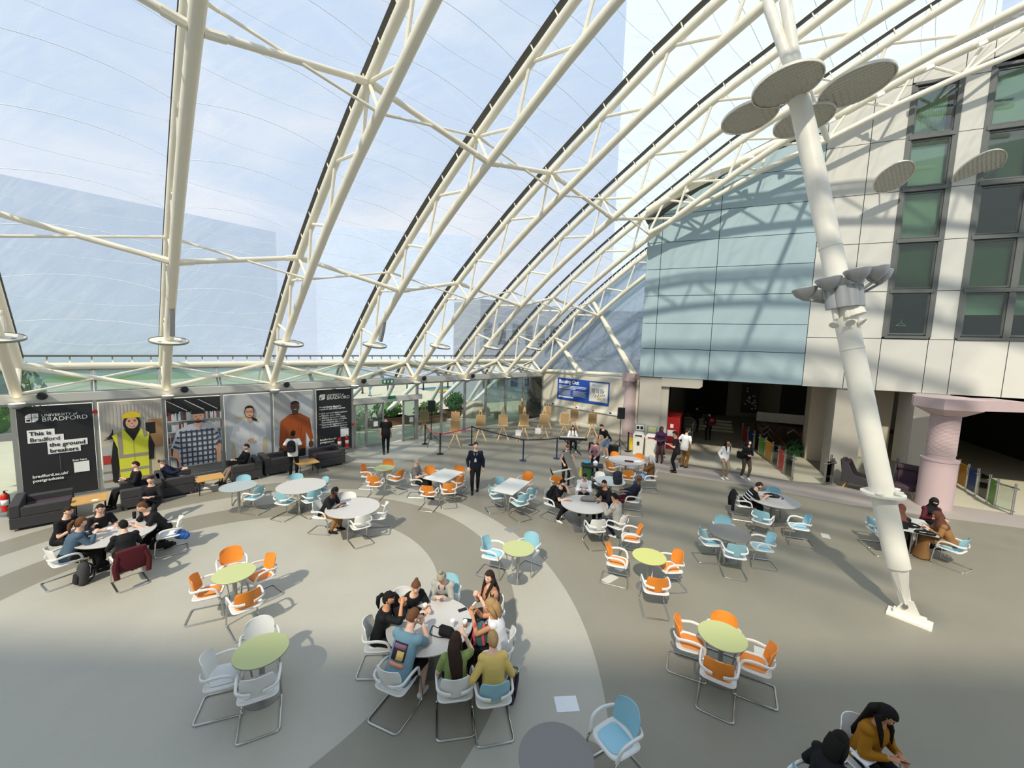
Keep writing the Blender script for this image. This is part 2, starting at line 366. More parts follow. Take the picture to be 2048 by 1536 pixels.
TR = [truss(u, TL[i], 25.5 if i < 7 else 9.4) for i, u in enumerate(UT)]
# bolted bracing between trusses (main tube and thin tie cross in every bay)
def brace(lv, main, u0, u1, k0, lab):
    def nd(u, top): return E(u, lv[0], zt(lv[0])) if top else E(u, lv[1], zb(lv[1]))
    a, b_ = nd(u0, k0), nd(u1, not k0); o = MB(Matrix.Translation(-a)); r = .075 if main else .034
    d = (b_-a).normalized(); o.cyl(a+d*.12, b_-d*.12, r, n=10)
    for p, s in ((a, 1), (b_, -1)): o.cyl(p+d*s*.1, p+d*s*.45, r*1.25, n=8); 
    tag(o.build('bracing_tube' if main else 'tie_rod', 'cream'), lab, 'roof bracing', 'roof bracing rods' if not main else 'roof bracing tubes').location = a
LV = [('upper', (8.93, 9.47)), ('lower', (3.65, 4.46)), ('eave', (-.88, 0))]
for nm, lv in LV:
    for i in range(7):
        k = (i % 2 == 0)
        if nm == 'upper' and i == 6: continue
        where = ['left of the first full truss', 'in the bay above the plaid-shirt poster', 'in the bay above the white-coat poster', 'in the bay above the entrance door',
                 'in the bay left of the second easel', 'in the bay above the middle easels', 'in the last bay by the end wall'][i]
        brace(lv, True, UT[i], UT[i+1], k, 'cream %s-level bracing tube %s' % (nm, where))
        brace(lv, False, UT[i], UT[i+1], not k, 'thin cream %s-level tie rod %s' % (nm, where))
# eave beams
def run(name, u0, u1, v, z, r, m, label, cat, square=None, kind=None):
    o = MB()
    if square: o.bar(E(u0, v, z), E(u1, v, z), square[0], square[1], m=0)
    else: o.cyl(E(u0, v, z), E(u1, v, z), r, n=14)
    return tag(o.build(name, m), label, cat, None, kind)
run('eave_beam', -28, -.2, -.88, 4.13, .11, 'cream', 'long round cream beam along the foot of the roof', 'beam')
run('trim_1', -28, 0, -.08, 3.2, .1, 'alu_light', None, None, (.22, .26), 'structure')
run('trim_2', -28, 0, -.1, 3.03, .1, 'alu', None, None, (.18, .07), 'structure')
run('trim_3', -28, 0, -.95, 4.02, .1, 'alu', None, None, (.1, .06), 'structure')
o = MB(); o.bar(E(-28, -1.1, 4.45), E(0, -1.1, 4.45), .3, .05, m=0)
for i in range(56): o.bar(E(-27.8+i*.5, -.98, 4.22), E(-27.8+i*.5, -1.12, 4.44), .04, .05, m=1)
tag(o.build('trim_4', ['gutter', 'cream']), kind='structure')
# clerestory panes between eave beam and head beam
for i in range(16):
    u0 = -27.35+i*1.69
    if u0 > -.3: break
    o = MB(); P = [E(u0+.04, -.9, 4.0), E(u0+1.65, -.9, 4.0), E(u0+1.65, -.2, 3.34), E(u0+.04, -.2, 3.34)]
    nn = (P[1]-P[0]).cross(P[3]-P[0]).normalized()*.012; o.add(P+[p+nn for p in P], [(0, 1, 2, 3), (7, 6, 5, 4), (0, 4, 5, 1), (1, 5, 6, 2), (2, 6, 7, 3), (3, 7, 4, 0)])
    w = struct(thing('window_%d' % (i+1), None, None, (0, 0, 0))); o.build('pane', 'glass_green', w)
    o = MB(); 
    for a, c in ((0, 3), (1, 2)): o.bar(P[a], P[c], .06, .05)
    o.bar(P[0], P[1], .05, .05); o.bar(P[2], P[3], .05, .05); o.build('window_frame', 'alu', w)
# ETFE cushions
def cushion(ua, ub, va, vb, label, seams=True, nv=30, nu=12):
    o = MB(); uf = ub if callable(ub) else (lambda v: ub); vs = []
    def P(s, t):
        v = va+(vb-va)*t; u0, u1 = ua, uf(v); bulge = (.42*(1-(2*s-1)**2))*min(1, t*8+.1)*min(1, (1-t)*8+.1)*min(1, abs(u1-u0)/3.3)
        vv, z = onrm(v, .36+bulge); return E(u0+(u1-u0)*s, vv, z)
    for j in range(nv+1):
        for i in range(nu+1): vs.append(P(i/nu, j/nv))
    fs = [(j*(nu+1)+i, j*(nu+1)+i+1, (j+1)*(nu+1)+i+1, (j+1)*(nu+1)+i) for j in range(nv) for i in range(nu)]
    o.add(vs, fs); t = thing('roof_cushion', label, 'roof cushion', (0, 0, 0), 0, 'clear foil roof cushions', 'structure'); o.build('foil', 'etfe', t)
    o = MB(); n = int((vb-va)/1.25)
    for j in range(1, n):
        o.loft([P(i/nu, j/n) for i in range(nu+1)], .008, ref=(0, 0, 1), n=4)
        o.loft([P(i/nu, j/n-.018) - Vector((0, 0, .35*(1-(2*i/nu-1)**2))) for i in range(nu+1)], .005, ref=(0, 0, 1), n=4)
    o.build('weld_seams', 'seam', t)
CL = ['clear roof cushion at the left edge of the roof', 'clear roof cushion above the poster of the hard-hat woman', 'clear roof cushion above the white-coat poster',
      'clear roof cushion above the poster of the man in orange', 'clear roof cushion above the door', 'clear roof cushion above the middle easels', 'clear roof cushion second from the end wall']
cushion(-27.2, -23.95, -.95, 25, 'clear roof cushion outside the left edge of the view')
for i in range(6): cushion(UT[i]+.08, UT[i+1]-.08, -.95, 25, CL[i])
cushion(UT[6]+.08, UT[7]-.08, -.95, 9.0, 'short clear roof cushion beside the end wall')
cushion(UT[6]+.08, lambda v: -1.7+.395*(v-13.435), 9.05, 25, 'clear roof cushion running along the top of the facade')
# end wall: cream wall, sloping glazing above, tubes
o = MB(); o.bar(E(.15, 0, 1.68), E(.15, 7.4, 1.68), .25, 3.36); wl = struct(o.build('wall_end', 'wall_cream'))
o = MB(); o.cyl(E(0, -.05, 3.45), E(0, 7.3, 3.62), .12, n=12); tag(o.build('eave_beam', 'cream'), 'round cream beam on top of the cream end wall', 'beam')
o = MB(); o.bar(E(0, 0, .08), E(0, 6.6, .08), .06, .16); struct(o.build('baseboard_end', 'skirt'))
o = MB(); o.bar(E(-.03, .25, 1.17), E(-.03, 6.5, 1.17), .08, .16)
for v in (1.0, 3.0, 4.3, 5.6): o.bar(E(-.08, v, 1.19), E(-.08, v+.14, 1.19), .02, .09, m=1)
tag(o.build('cable_trunking', ['white', 'black']), 'white dado cable trunking with sockets along the cream wall', 'cable trunking')
o = MB(); pv = [(0, 3.6)]+[(v, zt(v)+.2) for v in lin(0.0, 9.4, 16)]+[(9.4, 3.8)]
o.prism([(v, z) for v, z in pv], E(.12, 0, 0), VX, ZX, .015); w = struct(thing('window_20', None, None, (0, 0, 0))); o.build('pane', 'gable_foil', w)
for a, c, lab in (((1.0, 5.9), (3.15, 3.55), 'short diagonal cream tube in the end wall glazing'), ((3.85, 8.3), (7.0, 3.7), 'long diagonal cream tube in the end wall glazing, landing on the pink column')):
    o = MB(); o.cyl(E(-.05, *a), E(-.05, *c), .12, n=12); o.cyl(E(.08, *a), E(.08, c[0]+.15, c[1]), .05, n=8); tag(o.build('diagonal_strut', 'cream'), lab, 'strut')
# edge truss along the facade
t = thing('edge_truss', 'long cream lattice truss hugging the top of the facade', 'roof truss', (0, 0, 0), 0, None, 'structure')
YB = [(-4.56, 10.52), (-2.43, 11.57), (-.33, 12.66), (1.87, 13.54), (3.74, 14.38), (5.54, 15.06), (7.0, 15.52), (9.5, 16.2), (12, 16.6)]
ZT = [(-4.7, 11.55), (-3.95, 11.99), (-1.78, 12.92), (-.07, 13.65), (2.46, 14.6), (4.23, 15.5), (6.17, 16.22), (7.6, 16.75), (12, 17.6)]
o = MB(); o.loft([Fc(w, -.9, z) for w, z in YB], .1, ref=(0, .1, 1), n=10); o.build('bottom_chord', 'cream', t)
o = MB(); o.loft([Fc(w, -.75, z) for w, z in ZT], .17, ref=(0, .1, 1), n=12); o.build('top_chord', 'cream', t)
for a, c in ((1, 0), (1, 1), (2, 1), (3, 2), (3, 3), (4, 3), (5, 4), (6, 5), (7, 5), (8, 7)):
    a = min(a, 8); o = MB(); o.cyl(Fc(YB[c][0], -.9, YB[c][1]), Fc(ZT[a][0], -.75, ZT[a][1]), .05, n=8); o.build('brace', 'cream', t)
for i in range(1, 6):
    w_ = (YB[i][0]+.35); a = min(i+1, 8); o = MB(); o.cyl(Fc(YB[i][0], -.9, YB[i][1]), Fc(YB[i][0]-.9, -.75, interp(ZT, YB[i][0]-.9)), .05, n=8); o.build('brace', 'cream', t)
for i, w_ in enumerate((-3.1, -1.9, -.7, .6, 1.9, 3.3, 4.6, 5.9, 7.0)):
    z = interp(ZT, w_)-.2; o = MB(); o.box((-.11, -.06, -.06), (.11, .06, .06)); q = o.build('junction_box', 'white')
    tag(q, 'small white box clipped under the edge truss top chord', 'junction box', 'white boxes under the edge truss'); q.location = Fc(w_, -1.0, z); q.rotation_euler = (0, -R(22), R(-23.4))
# ---------------------------------------------------------------- mast
MB0 = Vector((8.18, 7.6, 0)); MT = Vector((5.86, 10.15, 13.55)); MD = (MT-MB0)
def mz(z): return MB0+MD*(z/MT.z)
t = thing('raking_mast', 'thick white raking steel mast standing on the grey floor', 'mast', MB0); M = Matrix.Translation(-MB0)
a = MD.normalized(); o = MB(M)
o.loft([mz(z) for z in (.95, 1.0, 6.35, 6.4, 11.6)], [.15, .2, .21, .21, .205], ref=(1, 0, 0), n=24)
for z in (5.4, 7.6, 11.0): o.loft([mz(z), mz(z+.03)], [.218, .218], ref=(1, 0, 0), n=24)
o.build('shaft', 'mast_white', t)
o = MB(M)
for s in (-1, 1):
    o.bar(mz(.28)+Vector((.05*s, 0, 0)), mz(1.02)+Vector((.12*s, .03, 0)), .12, .03, up=(1, 0, 0))
o.loft([mz(.3), mz(.98)], [(.05, .05), (.17, .15)], n=8); o.build('foot_fork', 'mast_white', t)
o = MB(M); o.M = Matrix.Translation(-MB0+MB0) ; o.box((-.33, -.17, 0), (.33, .17, .05), rz=R(-50)); o.box((-.24, -.06, .05), (.24, .06, .14), rz=R(-50))
o.prism([(-.2, 0), (.2, 0), (.06, .3), (-.06, .3)], (-.02, .02, .1), (math.cos(R(-50)), math.sin(R(-50)), 0), ZX, .05)
o.build('base_plate', 'mast_white', t)
o = MB(M); o.cyl(mz(.27)+Vector((-.08, -.06, 0)), mz(.27)+Vector((.08, .06, 0)), .045); o.build('pin', 'steel', t)
xr, yr = frame_from(a, Vector((1, 0, 0)))
o = MB(M); cz = mz(2.42); nz_ = (a*.35+ZX).normalized(); o.loft([cz, cz+nz_*.045], [.36, .36], n=28)
for k in range(5):
    an = k*1.257; p = cz+nz_*.06+xr*.28*math.cos(an)+yr*.28*math.sin(an); o.loft([p, p+nz_*.03], [.07, .07], n=10)
o.build('collar_plate', 'mast_white', t)
o = MB(M); o.loft([mz(11.3), Vector((5.68, 10.3, 13.6))], [.11, .12], n=14); o.build('fork_branch', 'mast_white', t)
o = MB(M); o.loft([mz(11.3)+xr*.06, Vector((6.0, 10.05, 13.35))], [.11, .12], n=14); o.build('fork_branch', 'mast_white', t)
o = MB(M); tip = Fc(1.87, -.9, 13.5); st = mz(12.0)+xr*.1; dd = (tip-st); o.loft([st, st+dd*.5, tip-dd.normalized()*.4, tip], [.06, .1, .09, .03], n=12); o.build('facade_strut', 'mast_white', t)
# lamp cluster
t = thing('lamp_cluster', 'ring of silver uplights with grey gear boxes strapped round the mast', 'light fitting', mz(6.6)); c0 = mz(6.75)
M = Matrix.Translation(-mz(6.6)); FR = Vector((math.cos(R(12)), math.sin(R(12)), 0))
LX = Vector((.96, -.28, 0)).normalized(); LY = Vector((-.28, -.96, 0)).normalized()
TQ = Matrix.Translation(c0) @ ZX.rotation_difference(Vector((-.1, .15, 1)).normalized()).to_matrix().to_4x4() @ Matrix.Translation(-c0)
M = M @ TQ
for i, (x, y, z) in enumerate(((-.78, .1, -.12), (-.38, .42, -.02), (.16, .55, .06), (.58, .4, .08), (.82, .05, .05), (.45, -.42, .0), (-.2, -.5, -.1))):
    p = c0+LX*x*.86+LY*y*.86+ZX*(z+.1); o = MB(M)
    o.lathe([(.03, -.22), (.06, -.2), (.18, -.1), (.23, 0), (.24, .03), (.23, .05)], c=p, n=20); h = o.build('uplight', 'lamp_body', t)
    o = MB(M); o.lathe([(.215, .045), (.0, .05)], c=p, n=20, cap=False); o.build('lens', 'alu_light', h)
    o = MB(M); o.cyl(p-ZX*.2, c0+(p-c0)*.25-ZX*.35, .03, n=6); o.build('bracket', 'lamp_body', h)
for k in range(5):
    an = R(200+k*35); d = Vector((math.cos(an), math.sin(an), 0)); o = MB(M); p = c0+d*.3-ZX*.28
    o.loft([p-ZX*.2-a*.02, p+ZX*.22], [(.13, .1), (.14, .11)], ref=d.cross(ZX), n=10); o.build('gear_box', 'lamp_body', t)
for k in range(4):
    an = R(205+k*45); d = Vector((math.cos(an), math.sin(an), 0)); p = c0+d*.24-ZX*.72; o = MB(M); o.cyl(p, p+ZX*.3, .05, n=8)
    s = o.build('spot_stem', 'mast_white', t); o = MB(M); q = p+d*.06-ZX*.08; o.cyl(q, q-ZX*.06+d*.05, .05, r2=.09, n=14); o.build('spotlight', 'mast_white', s)
o = MB(M); o.loft([mz(6.05), mz(6.55)], [.235, .235], n=20); o.build('clamp_sleeve', 'mast_white', t)
# reflector discs near the mast and the facade
def disc(c, r, lab, m='quilt', lip='reflector', grp=None, stem=None, nrm=None):
    t = thing('reflector_disc', lab, 'reflector', c, 0, grp)
    NN = (nrm or Vector((-.08, .14, 1))).normalized()
    if m == 'quilt': t.rotation_mode = 'QUATERNION'; t.rotation_quaternion = ZX.rotation_difference(NN)
    Q = ZX.rotation_difference(NN).to_matrix().to_4x4().inverted()
    o = MB(); o.lathe([(0.001, 0), (r-.02, 0), (r-.02, .02), (.001, .02)], n=40, cap=False); o.build('panel', m, t)
    o = MB(); o.lathe([(r-.02, -.02), (r, -.02), (r, .035), (r-.02, .035)], n=40, cap=False); o.add([], []); o.build('rim', lip, t)
    if stem is not None:
        o = MB(Q @ Matrix.Translation(-Vector(c))); o.cyl(Vector(c)+ZX*.02, stem, .025, n=6); o.build('hanger', 'cream', t)
    return t
G4 = 'quilted reflector discs round the mast'
disc((5.71, 9.22, 11.0), .66, 'large quilted disc nearest the camera, in front of the mast', grp=G4, stem=mz(11.6))
disc((7.19, 9.22, 11.03), .66, 'large quilted disc right of the mast, highest of the four', grp=G4, stem=mz(11.6))
disc((5.5, 10.21, 10.87), .61, 'quilted disc left of the mast, lowest of the four', grp=G4, stem=mz(11.4))
disc((6.8, 10.21, 10.82), .62, 'quilted disc partly hidden behind the mast', grp=G4, stem=mz(11.4))
disc((13.93, 15.6, 11.87), .62, 'quilted disc by the facade casting an oval shadow on white panels', stem=Fc(3.9, -.2, 11.95), nrm=Vector((-.02, .66, .8)))
disc((16.6, 15.2, 12.05), .72, 'quilted disc by the facade in front of the second window column', stem=Fc(6.1, -.2, 12.15), nrm=Vector((-.02, .66, .8)))
# discs, uplights, floods and speakers on the trusses
DL = ['at the left edge of the photo', 'above the plaid-shirt poster', 'above the poster of the man in orange', 'above the entrance door', 'left of the second easel', 'above the middle easels', 'nearest the end wall']
for i in range(7):
    u = UT[i]; vv = 1.95 if i < 2 else 2.3; z = 5.05
    tt = disc(E(u, vv, z), .5, 'round cream reflector disc on the truss '+DL[i], m='reflector', lip='edge', grp='cream reflector discs on the trusses')
    tt.rotation_mode = 'QUATERNION'; tt.rotation_quaternion = ZX.rotation_difference((ZX+VX*.24).normalized())
    o = MB()
    for k in range(3): an = k*2.09+.4; o.lathe([(.05, .02), (.05, .032), (.001, .034)], c=(.3*math.cos(an), .3*math.sin(an), 0), n=10, cap=False)
    o.build('fixing_caps', 'alu', tt)
    t = thing('uplight', 'round uplight at the truss foot '+DL[i], 'light fitting', E(u+.02, .22, 3.0), 0, 'uplights at the truss feet')
    o = MB(); o.lathe([(.06, -.05), (.17, .02), (.18, .1), (.17, .11)], n=18); o.build('body', 'alu', t); o = MB(); o.lathe([(.165, .112), (.001, .115)], n=18, cap=False); o.build('lens', 'lamp_glass', t)
    if i < 6:
        t = thing('floodlight', 'small black floodlight beside the truss foot '+DL[i], 'light fitting', E(u+.5, .1, 3.3), 0, 'black floodlights along the eave')
        o = MB(); o.cyl((0, 0, -.02), (.09, -.09, .03), .12, r2=.09, n=14); o.build('body', 'black', t); o = MB(); o.bar((0, 0, -.05), (-.1, .1, -.14), .04, .03); o.build('bracket', 'black', t)
for i, lab in ((1, 'curved column speaker hanging on the truss above the plaid-shirt poster'), (3, 'curved column speaker on the truss above the entrance door'), (5, 'curved column speaker on the truss above the middle easels')):
    u = UT[i]; t = thing('column_speaker', lab, 'loudspeaker', E(u, 3.1, 5.6), 0, 'curved column speakers on the trusses'); M = Matrix.Translation(-E(u, 3.1, 5.6))
    o = MB(M); pts = [E(u+.02, 2.75+.55*k-.2*k*k, 5.25+.95*k) for k in lin(0, 1, 7)]; o.loft(pts, [(.07, .11)]*7, ref=UX, n=8, sq=.5); o.build('cabinet', 'alu', t)
    o = MB(M); o.loft([p-Vector((0, 0, .01))+VX*.11 for p in pts], [(.055, .012)]*7, ref=UX, n=4); o.build('grille', 'lamp_body', t)

# ---------------------------------------------------------------- floor and ground
o = MB(); o.add([(-60, -16, 0), (60, -16, 0), (60, 60, 0), (-60, 60, 0)], [(0, 1, 2, 3)])
# hall floor polygon (inside the eave and end walls), the rest is outside ground
fl = [E(-34, 0), E(0.05, 0), E(0.05, 7.4), Fc(-4.7, -.2), Fc(-4.7, 24), Fc(26, 24), Fc(26, -30), E(-34, 40)]
o = MB(); o.add([tuple(p) for p in fl], [tuple(range(len(fl)-1, -1, -1))]); struct(o.build('floor', 'floor_vinyl', smooth=False))
o = MB(); o.add([E(-60, 0, -.012), E(60, 0, -.012), E(60, -80, -.012), E(-60, -80, -.012)], [(0, 1, 2, 3)]); struct(o.build('ground', 'paving', smooth=False))
# pinkish walkway strip and pale terrazzo ramp in front of and inside the lobby
strip = [(4.317, 17.170), (6.130, 16.996), (7.221, 16.367), (8.544, 15.751), (9.747, 15.230), (10.808, 14.483), (12.052, 13.648), (13.241, 13.228), (14.246, 12.784), (15.502, 12.390), (17.4, 11.7), (19.5, 10.8), (23, 15), (17.6, 15.2), (14.5, 16.0), (12.9, 15.5), (11.28, 16.05), (7.86, 17.89), (8.0, 19.4), (5.3, 20.3)]
o = MB(); o.prism(strip, (0, 0, .002), (1, 0, 0), (0, 1, 0), .004); struct(o.build('trim_10', 'strip_pink', smooth=False))
def fpoly(pts, z, th, m, name):
    o = MB(); o.prism([(Fc(w, d).x, Fc(w, d).y) for w, d in pts], (0, 0, z), (1, 0, 0), (0, 1, 0), th); return struct(o.build(name, m, smooth=False))
fpoly([(-2.5, -.78), (1.85, -1.35), (3.2, -.95), (3.3, 16), (-2.5, 16)], .004, .006, 'terrazzo', 'trim_11')
fpoly([(6.1, -1.6), (16, -1.9), (16, 14), (6.1, 14)], .004, .006, 'terrazzo', 'trim_12')
# ---------------------------------------------------------------- facade
TOPL = [(-4.79, 11.1), (-2.54, 12.5), (-.64, 13.5), (1.91, 14.62), (4.14, 15.68), (5.89, 16.35), (7.33, 16.85), (12, 17.6), (20, 18)]
def topz(w):
    for i in range(len(TOPL)-1):
        (a, A), (b, B) = TOPL[i], TOPL[i+1]
        if w <= b: return A+(B-A)*(w-a)/(b-a)
    return 18
def panel(o, w0, w1, z0, z1, m=0, g=.012, d=0):
    w0 += g; w1 -= g; z0 += g; z1 -= g
    if z0 >= topz(w1): return
    if z1 <= topz(w0): poly = [(w0, z0), (w1, z0), (w1, z1), (w0, z1)]
    else:
        ws = [w1]+[w for w, z in reversed(TOPL) if w0 < w < w1]+[w0]; poly = [(w1, z0)]
        tp = [(w, min(z1, topz(w))) for w in ws if topz(w) > z0]
        lo = w0
        if topz(w0) < z0:
            lo = next(w0+(w1-w0)*k/60 for k in range(61) if topz(w0+(w1-w0)*k/60) >= z0)
            tp.append((lo, z0+.001))
        poly = [(lo, z0)]+poly+tp if lo == w0 else poly+tp
    o.prism(poly, Fc(0, d), WX, ZX, .03, m)
BW = [-4.68, -4.02, -1.6, 2.05]; ZR = [3.88, 5.27, 6.48, 7.79, 9.04, 10.28, 11.55, 12.9, 14.2, 15.5]
o = MB()
for i in range(3):
    for j in range(9): panel(o, BW[i], BW[i+1], ZR[j], ZR[j+1])
o.build('x', 'joint') and None
bp = bpy.data.objects['x']; bp.name = 'wall_facade_blue'; bp.data.materials.clear(); bp.data.materials.append(MATS['panel_blue']); struct(bp)
o = MB(); ZW = [3.86, 5.95, 7.8, 9.7, 11.6, 13.53, 15.45, 17.4]
WB = [2.05, 3.46, 4.53, 5.95, 6.69, 8.17, 9.9, 11.2, 12.6, 14]
for i in range(9): panel(o, WB[i], WB[i+1], ZW[0], ZW[1])
for a, c in ((2.05, 3.46), (3.46, 4.53), (5.97, 6.69), (9.4, 10.8), (10.8, 12.2), (12.2, 14)):
    for j in range(1, 7): panel(o, a, c, ZW[j], ZW[j+1])
panel(o, 4.53, 5.97, 15.5, 17.4); panel(o, 6.69, 9.4, 15.9, 18)
struct(o.build('wall_facade_white', 'panel_grey'))
# backing wall with openings for the windows, side return and gutter
o = MB()
def back(w0, w1, z0, z1): 
    ws = [w1]+[w for w, z in reversed(TOPL) if w0 < w < w1]+[w0]
    poly = [(w0, z0), (w1, z0)]+[(w, min(z1, topz(w)+.35)) for w in ws]; o.prism(poly, Fc(0, .28), WX, ZX, .23)
back(-4.68, 4.56, 3.9, 30); back(5.94, 6.71, 3.9, 30); back(9.36, 14, 3.9, 30); back(4.56, 5.94, 3.9, 6.0); back(6.71, 9.36, 3.9, 6.0); back(4.56, 5.94, 15.5, 30); back(6.71, 9.36, 15.9, 30)
struct(o.build('wall_facade_backing', 'joint', smooth=False))
o = MB(); o.bar(Fc(-4.62, 0, 7.4), Fc(-4.62, 6, 7.4), .1, 7.0); struct(o.build('wall_facade_return', 'panel_blue', smooth=False))
o = MB(); o.loft([Fc(w, .05, z+.22) for w, z in TOPL[:8]], [(.2, .22)]*8, ref=(0, 0, 1), n=4, sq=1); struct(o.build('trim_13', 'gutter'))
# windows
def wincol(n, ws, zs, kinds):
    w = struct(thing('window_%d' % n, None, None, (0, 0, 0)))
    o = MB()
    for x in ws: o.bar(Fc(x, 0, zs[0]), Fc(x, 0, zs[-1]), .1, .16, up=WX)
    for z in zs: o.bar(Fc(ws[0], 0, z), Fc(ws[-1], 0, z), .16, .14 if z not in (zs[0], zs[-1]) else .1)
    for x0, x1 in zip(ws, ws[1:]):
        for z0, z1 in zip(zs, zs[1:]):
            for a, c in (((x0+.11, z0+.13), (x1-.11, z0+.13)), ((x0+.11, z1-.13), (x1-.11, z1-.13)), ((x0+.11, z0+.1), (x0+.11, z1-.1)), ((x1-.11, z0+.1), (x1-.11, z1-.1))): o.bar(Fc(a[0], .02, a[1]), Fc(c[0], .02, c[1]), .05, .05)
    o.build('window_frame', 'frame_grey', w)
    k = 0
    for x0, x1 in zip(ws, ws[1:]):
        for z0, z1 in zip(zs, zs[1:]):
            o = MB(); o.prism([(x0+.05, z0+.05), (x1-.05, z0+.05), (x1-.05, z1-.05), (x0+.05, z1-.05)], Fc(0, .04), WX, ZX, .01); o.build('pane', 'window_glass', w)
            kd = kinds[k % len(kinds)]; k += 1; o = MB()
            if kd == 'g': o.prism([(x0+.1, z0+.1), (x1-.1, z0+.1), (x1-.1, z1-.1), (x0+.1, z1-.1)], Fc(0, .2), WX, ZX, .01); o.build('blind', 'blind_green', w)
            elif kd == 'p': o.prism([(x0+.1, z0+.1), (x1-.1, z0+.1), (x1-.1, z1-.1), (x0+.1, z1-.1)], Fc(0, .2), WX, ZX, .01); o.build('blind', 'blind_pale', w)
            elif kd == 'h': o.prism([(x0+.1, z0+.9), (x1-.1, z0+.9), (x1-.1, z1-.1), (x0+.1, z1-.1)], Fc(0, .2), WX, ZX, .01); o.build('blind', 'blind_pale', w)
            elif kd == 's':
                pts = []
                for q in range(24):
                    x = x0+.25+(x1-x0-.5)*q/23; o.bar(Fc(x, .22+.02*(q % 2), z0+.2), Fc(x, .22+.02*(q % 2), z1-.15), .03, (x1-x0-.5)/23)
                o.build('curtain', 'blind_pale', w)
wincol(30, [4.6, 5.92], [6.02, 7.8, 9.72, 11.62, 13.52, 15.44], ['d', 'g', 'p', 'p', 's'])
wincol(31, [6.74, 8.05, 9.36], [6.0, 7.78, 9.7, 11.6, 13.5, 15.6], ['h', 'g', 'd', 'g', 'p'])
o = MB(); o.bar(Fc(7, 2.6, 10), Fc(7, 2.7, 10), 6, 13)
o = MB()
o.prism([(4.2, 3.9), (9.8, 3.9), (9.8, 16), (4.2, 16)], Fc(0, 3.5), WX, ZX, .1); o.prism([(0, 3.9), (3.2, 3.9), (3.2, 16), (0, 16)], Fc(4.2, .3), DX, ZX, .1); o.prism([(0, 3.9), (3.2, 3.9), (3.2, 16), (0, 16)], Fc(9.8, .3), DX, ZX, .1)
for z in (3.9, 7.75, 9.65, 11.55, 13.45, 16): o.prism([(4.2, .3), (9.8, .3), (9.8, 3.5), (4.2, 3.5)], FO+ZX*z, WX, DX, .1)
struct(o.build('wall_office', 'room_dark', smooth=False))
# desk things behind the lowest window
t = thing('coat_hanger', 'pale coat hanger hanging behind the lowest narrow office window', 'hanger', Fc(5.3, .6, 6.5)); o = MB(); o.tube([(-.2, 0, 0), (0, 0, .14), (.2, 0, 0)], .012, n=6); o.tube([(-.2, 0, 0), (.2, 0, 0)], .012, n=6); o.tube([(0, 0, .14), (0, 0, .25)], .008, n=6); o.build('hanger_frame', 'white', t)
# ---------------------------------------------------------------- lobby shell
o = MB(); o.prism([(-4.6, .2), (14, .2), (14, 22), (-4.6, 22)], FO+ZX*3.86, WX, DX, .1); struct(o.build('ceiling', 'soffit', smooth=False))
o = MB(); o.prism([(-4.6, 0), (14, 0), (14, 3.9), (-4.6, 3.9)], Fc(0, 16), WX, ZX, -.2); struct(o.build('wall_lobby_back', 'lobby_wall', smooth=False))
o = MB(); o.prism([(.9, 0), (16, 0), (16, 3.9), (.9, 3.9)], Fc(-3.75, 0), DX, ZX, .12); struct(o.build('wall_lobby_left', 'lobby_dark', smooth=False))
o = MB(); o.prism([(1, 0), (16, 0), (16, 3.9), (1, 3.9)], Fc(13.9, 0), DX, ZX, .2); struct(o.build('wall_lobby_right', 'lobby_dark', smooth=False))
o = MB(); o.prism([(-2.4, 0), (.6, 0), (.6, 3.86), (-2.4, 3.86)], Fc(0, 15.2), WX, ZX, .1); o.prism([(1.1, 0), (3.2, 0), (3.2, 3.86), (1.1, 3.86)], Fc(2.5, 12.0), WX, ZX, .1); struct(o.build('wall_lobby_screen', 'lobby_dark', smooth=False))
def pier(w0, w1, d0, d1, z=3.86, m='concrete', n='wall_pier'):
    o = MB(); o.prism([(w0, d0), (w1, d0), (w1, d1), (w0, d1)], FO, WX, DX, z); return struct(o.build(n, m, smooth=False))
pier(-4.62, -3.6, .05, 1.0); pier(-3.6, -3.25, .15, 1.0)
pier(3.3, 4.25, .05, 1.1); pier(3.15, 3.85, 3.0, 3.8, m='lobby_wall')
pier(5.75, 6.75, -.15, 1.2)
pier(4.25, 5.75, 1.6, 1.8, m='lobby_wall')
# beam casing left of lobby opening
o = MB(); o.prism([(-3.6, 3.45), (-1.95, 3.45), (-1.8, 3.55), (-1.8, 3.95), (-3.6, 3.95)], Fc(0, .9), WX, ZX, .9); struct(o.build('trim_14', 'concrete', smooth=False))
# pink columns
def col(name, c, prof, lab, extra=None):
    t = thing(name, lab, 'column', c, 0); return t
c1 = (15.12, 13.78, 0)
t = col('pink_column', c1, None, 'fat pink painted column with ribbed upper shaft and boxy capital')
o = MB(); o.lathe([(.47, 0), (.47, 1.68), (.49, 1.68), (.49, 1.75), (.40, 1.76)], n=36); o.build('lower_drum', 'pink_paint', t)
o = MB(); pr = [(.37, 1.76)]
for i in range(30): z = 1.9+i*.048; pr += [(.372, z), (.385, z+.012), (.385, z+.036), (.372, z+.048)]
pr.append((.372, 3.4)); o.lathe(pr, n=36); o.build('ribbed_shaft', 'pink_paint', t, ang=20)
o = MB(); H6 = [(-.78, -.62), (.3, -.86), (.98, -.3), (.98, .75), (-.3, .95), (-.78, .4)]
lo = [(x*.5, y*.5, 3.3) for x, y in H6]; hi = [(x, y, 3.55) for x, y in H6]; tp = [(x, y, 3.9) for x, y in H6]
o.add(lo+hi+tp, [(5, 4, 3, 2, 1, 0)]+[(i, (i+1) % 6, 6+(i+1) % 6, 6+i) for i in range(6)]+[(6+i, 6+(i+1) % 6, 12+(i+1) % 6, 12+i) for i in range(6)]+[tuple(range(12, 18))]); o.build('capital', 'pink_paint', t, smooth=False)
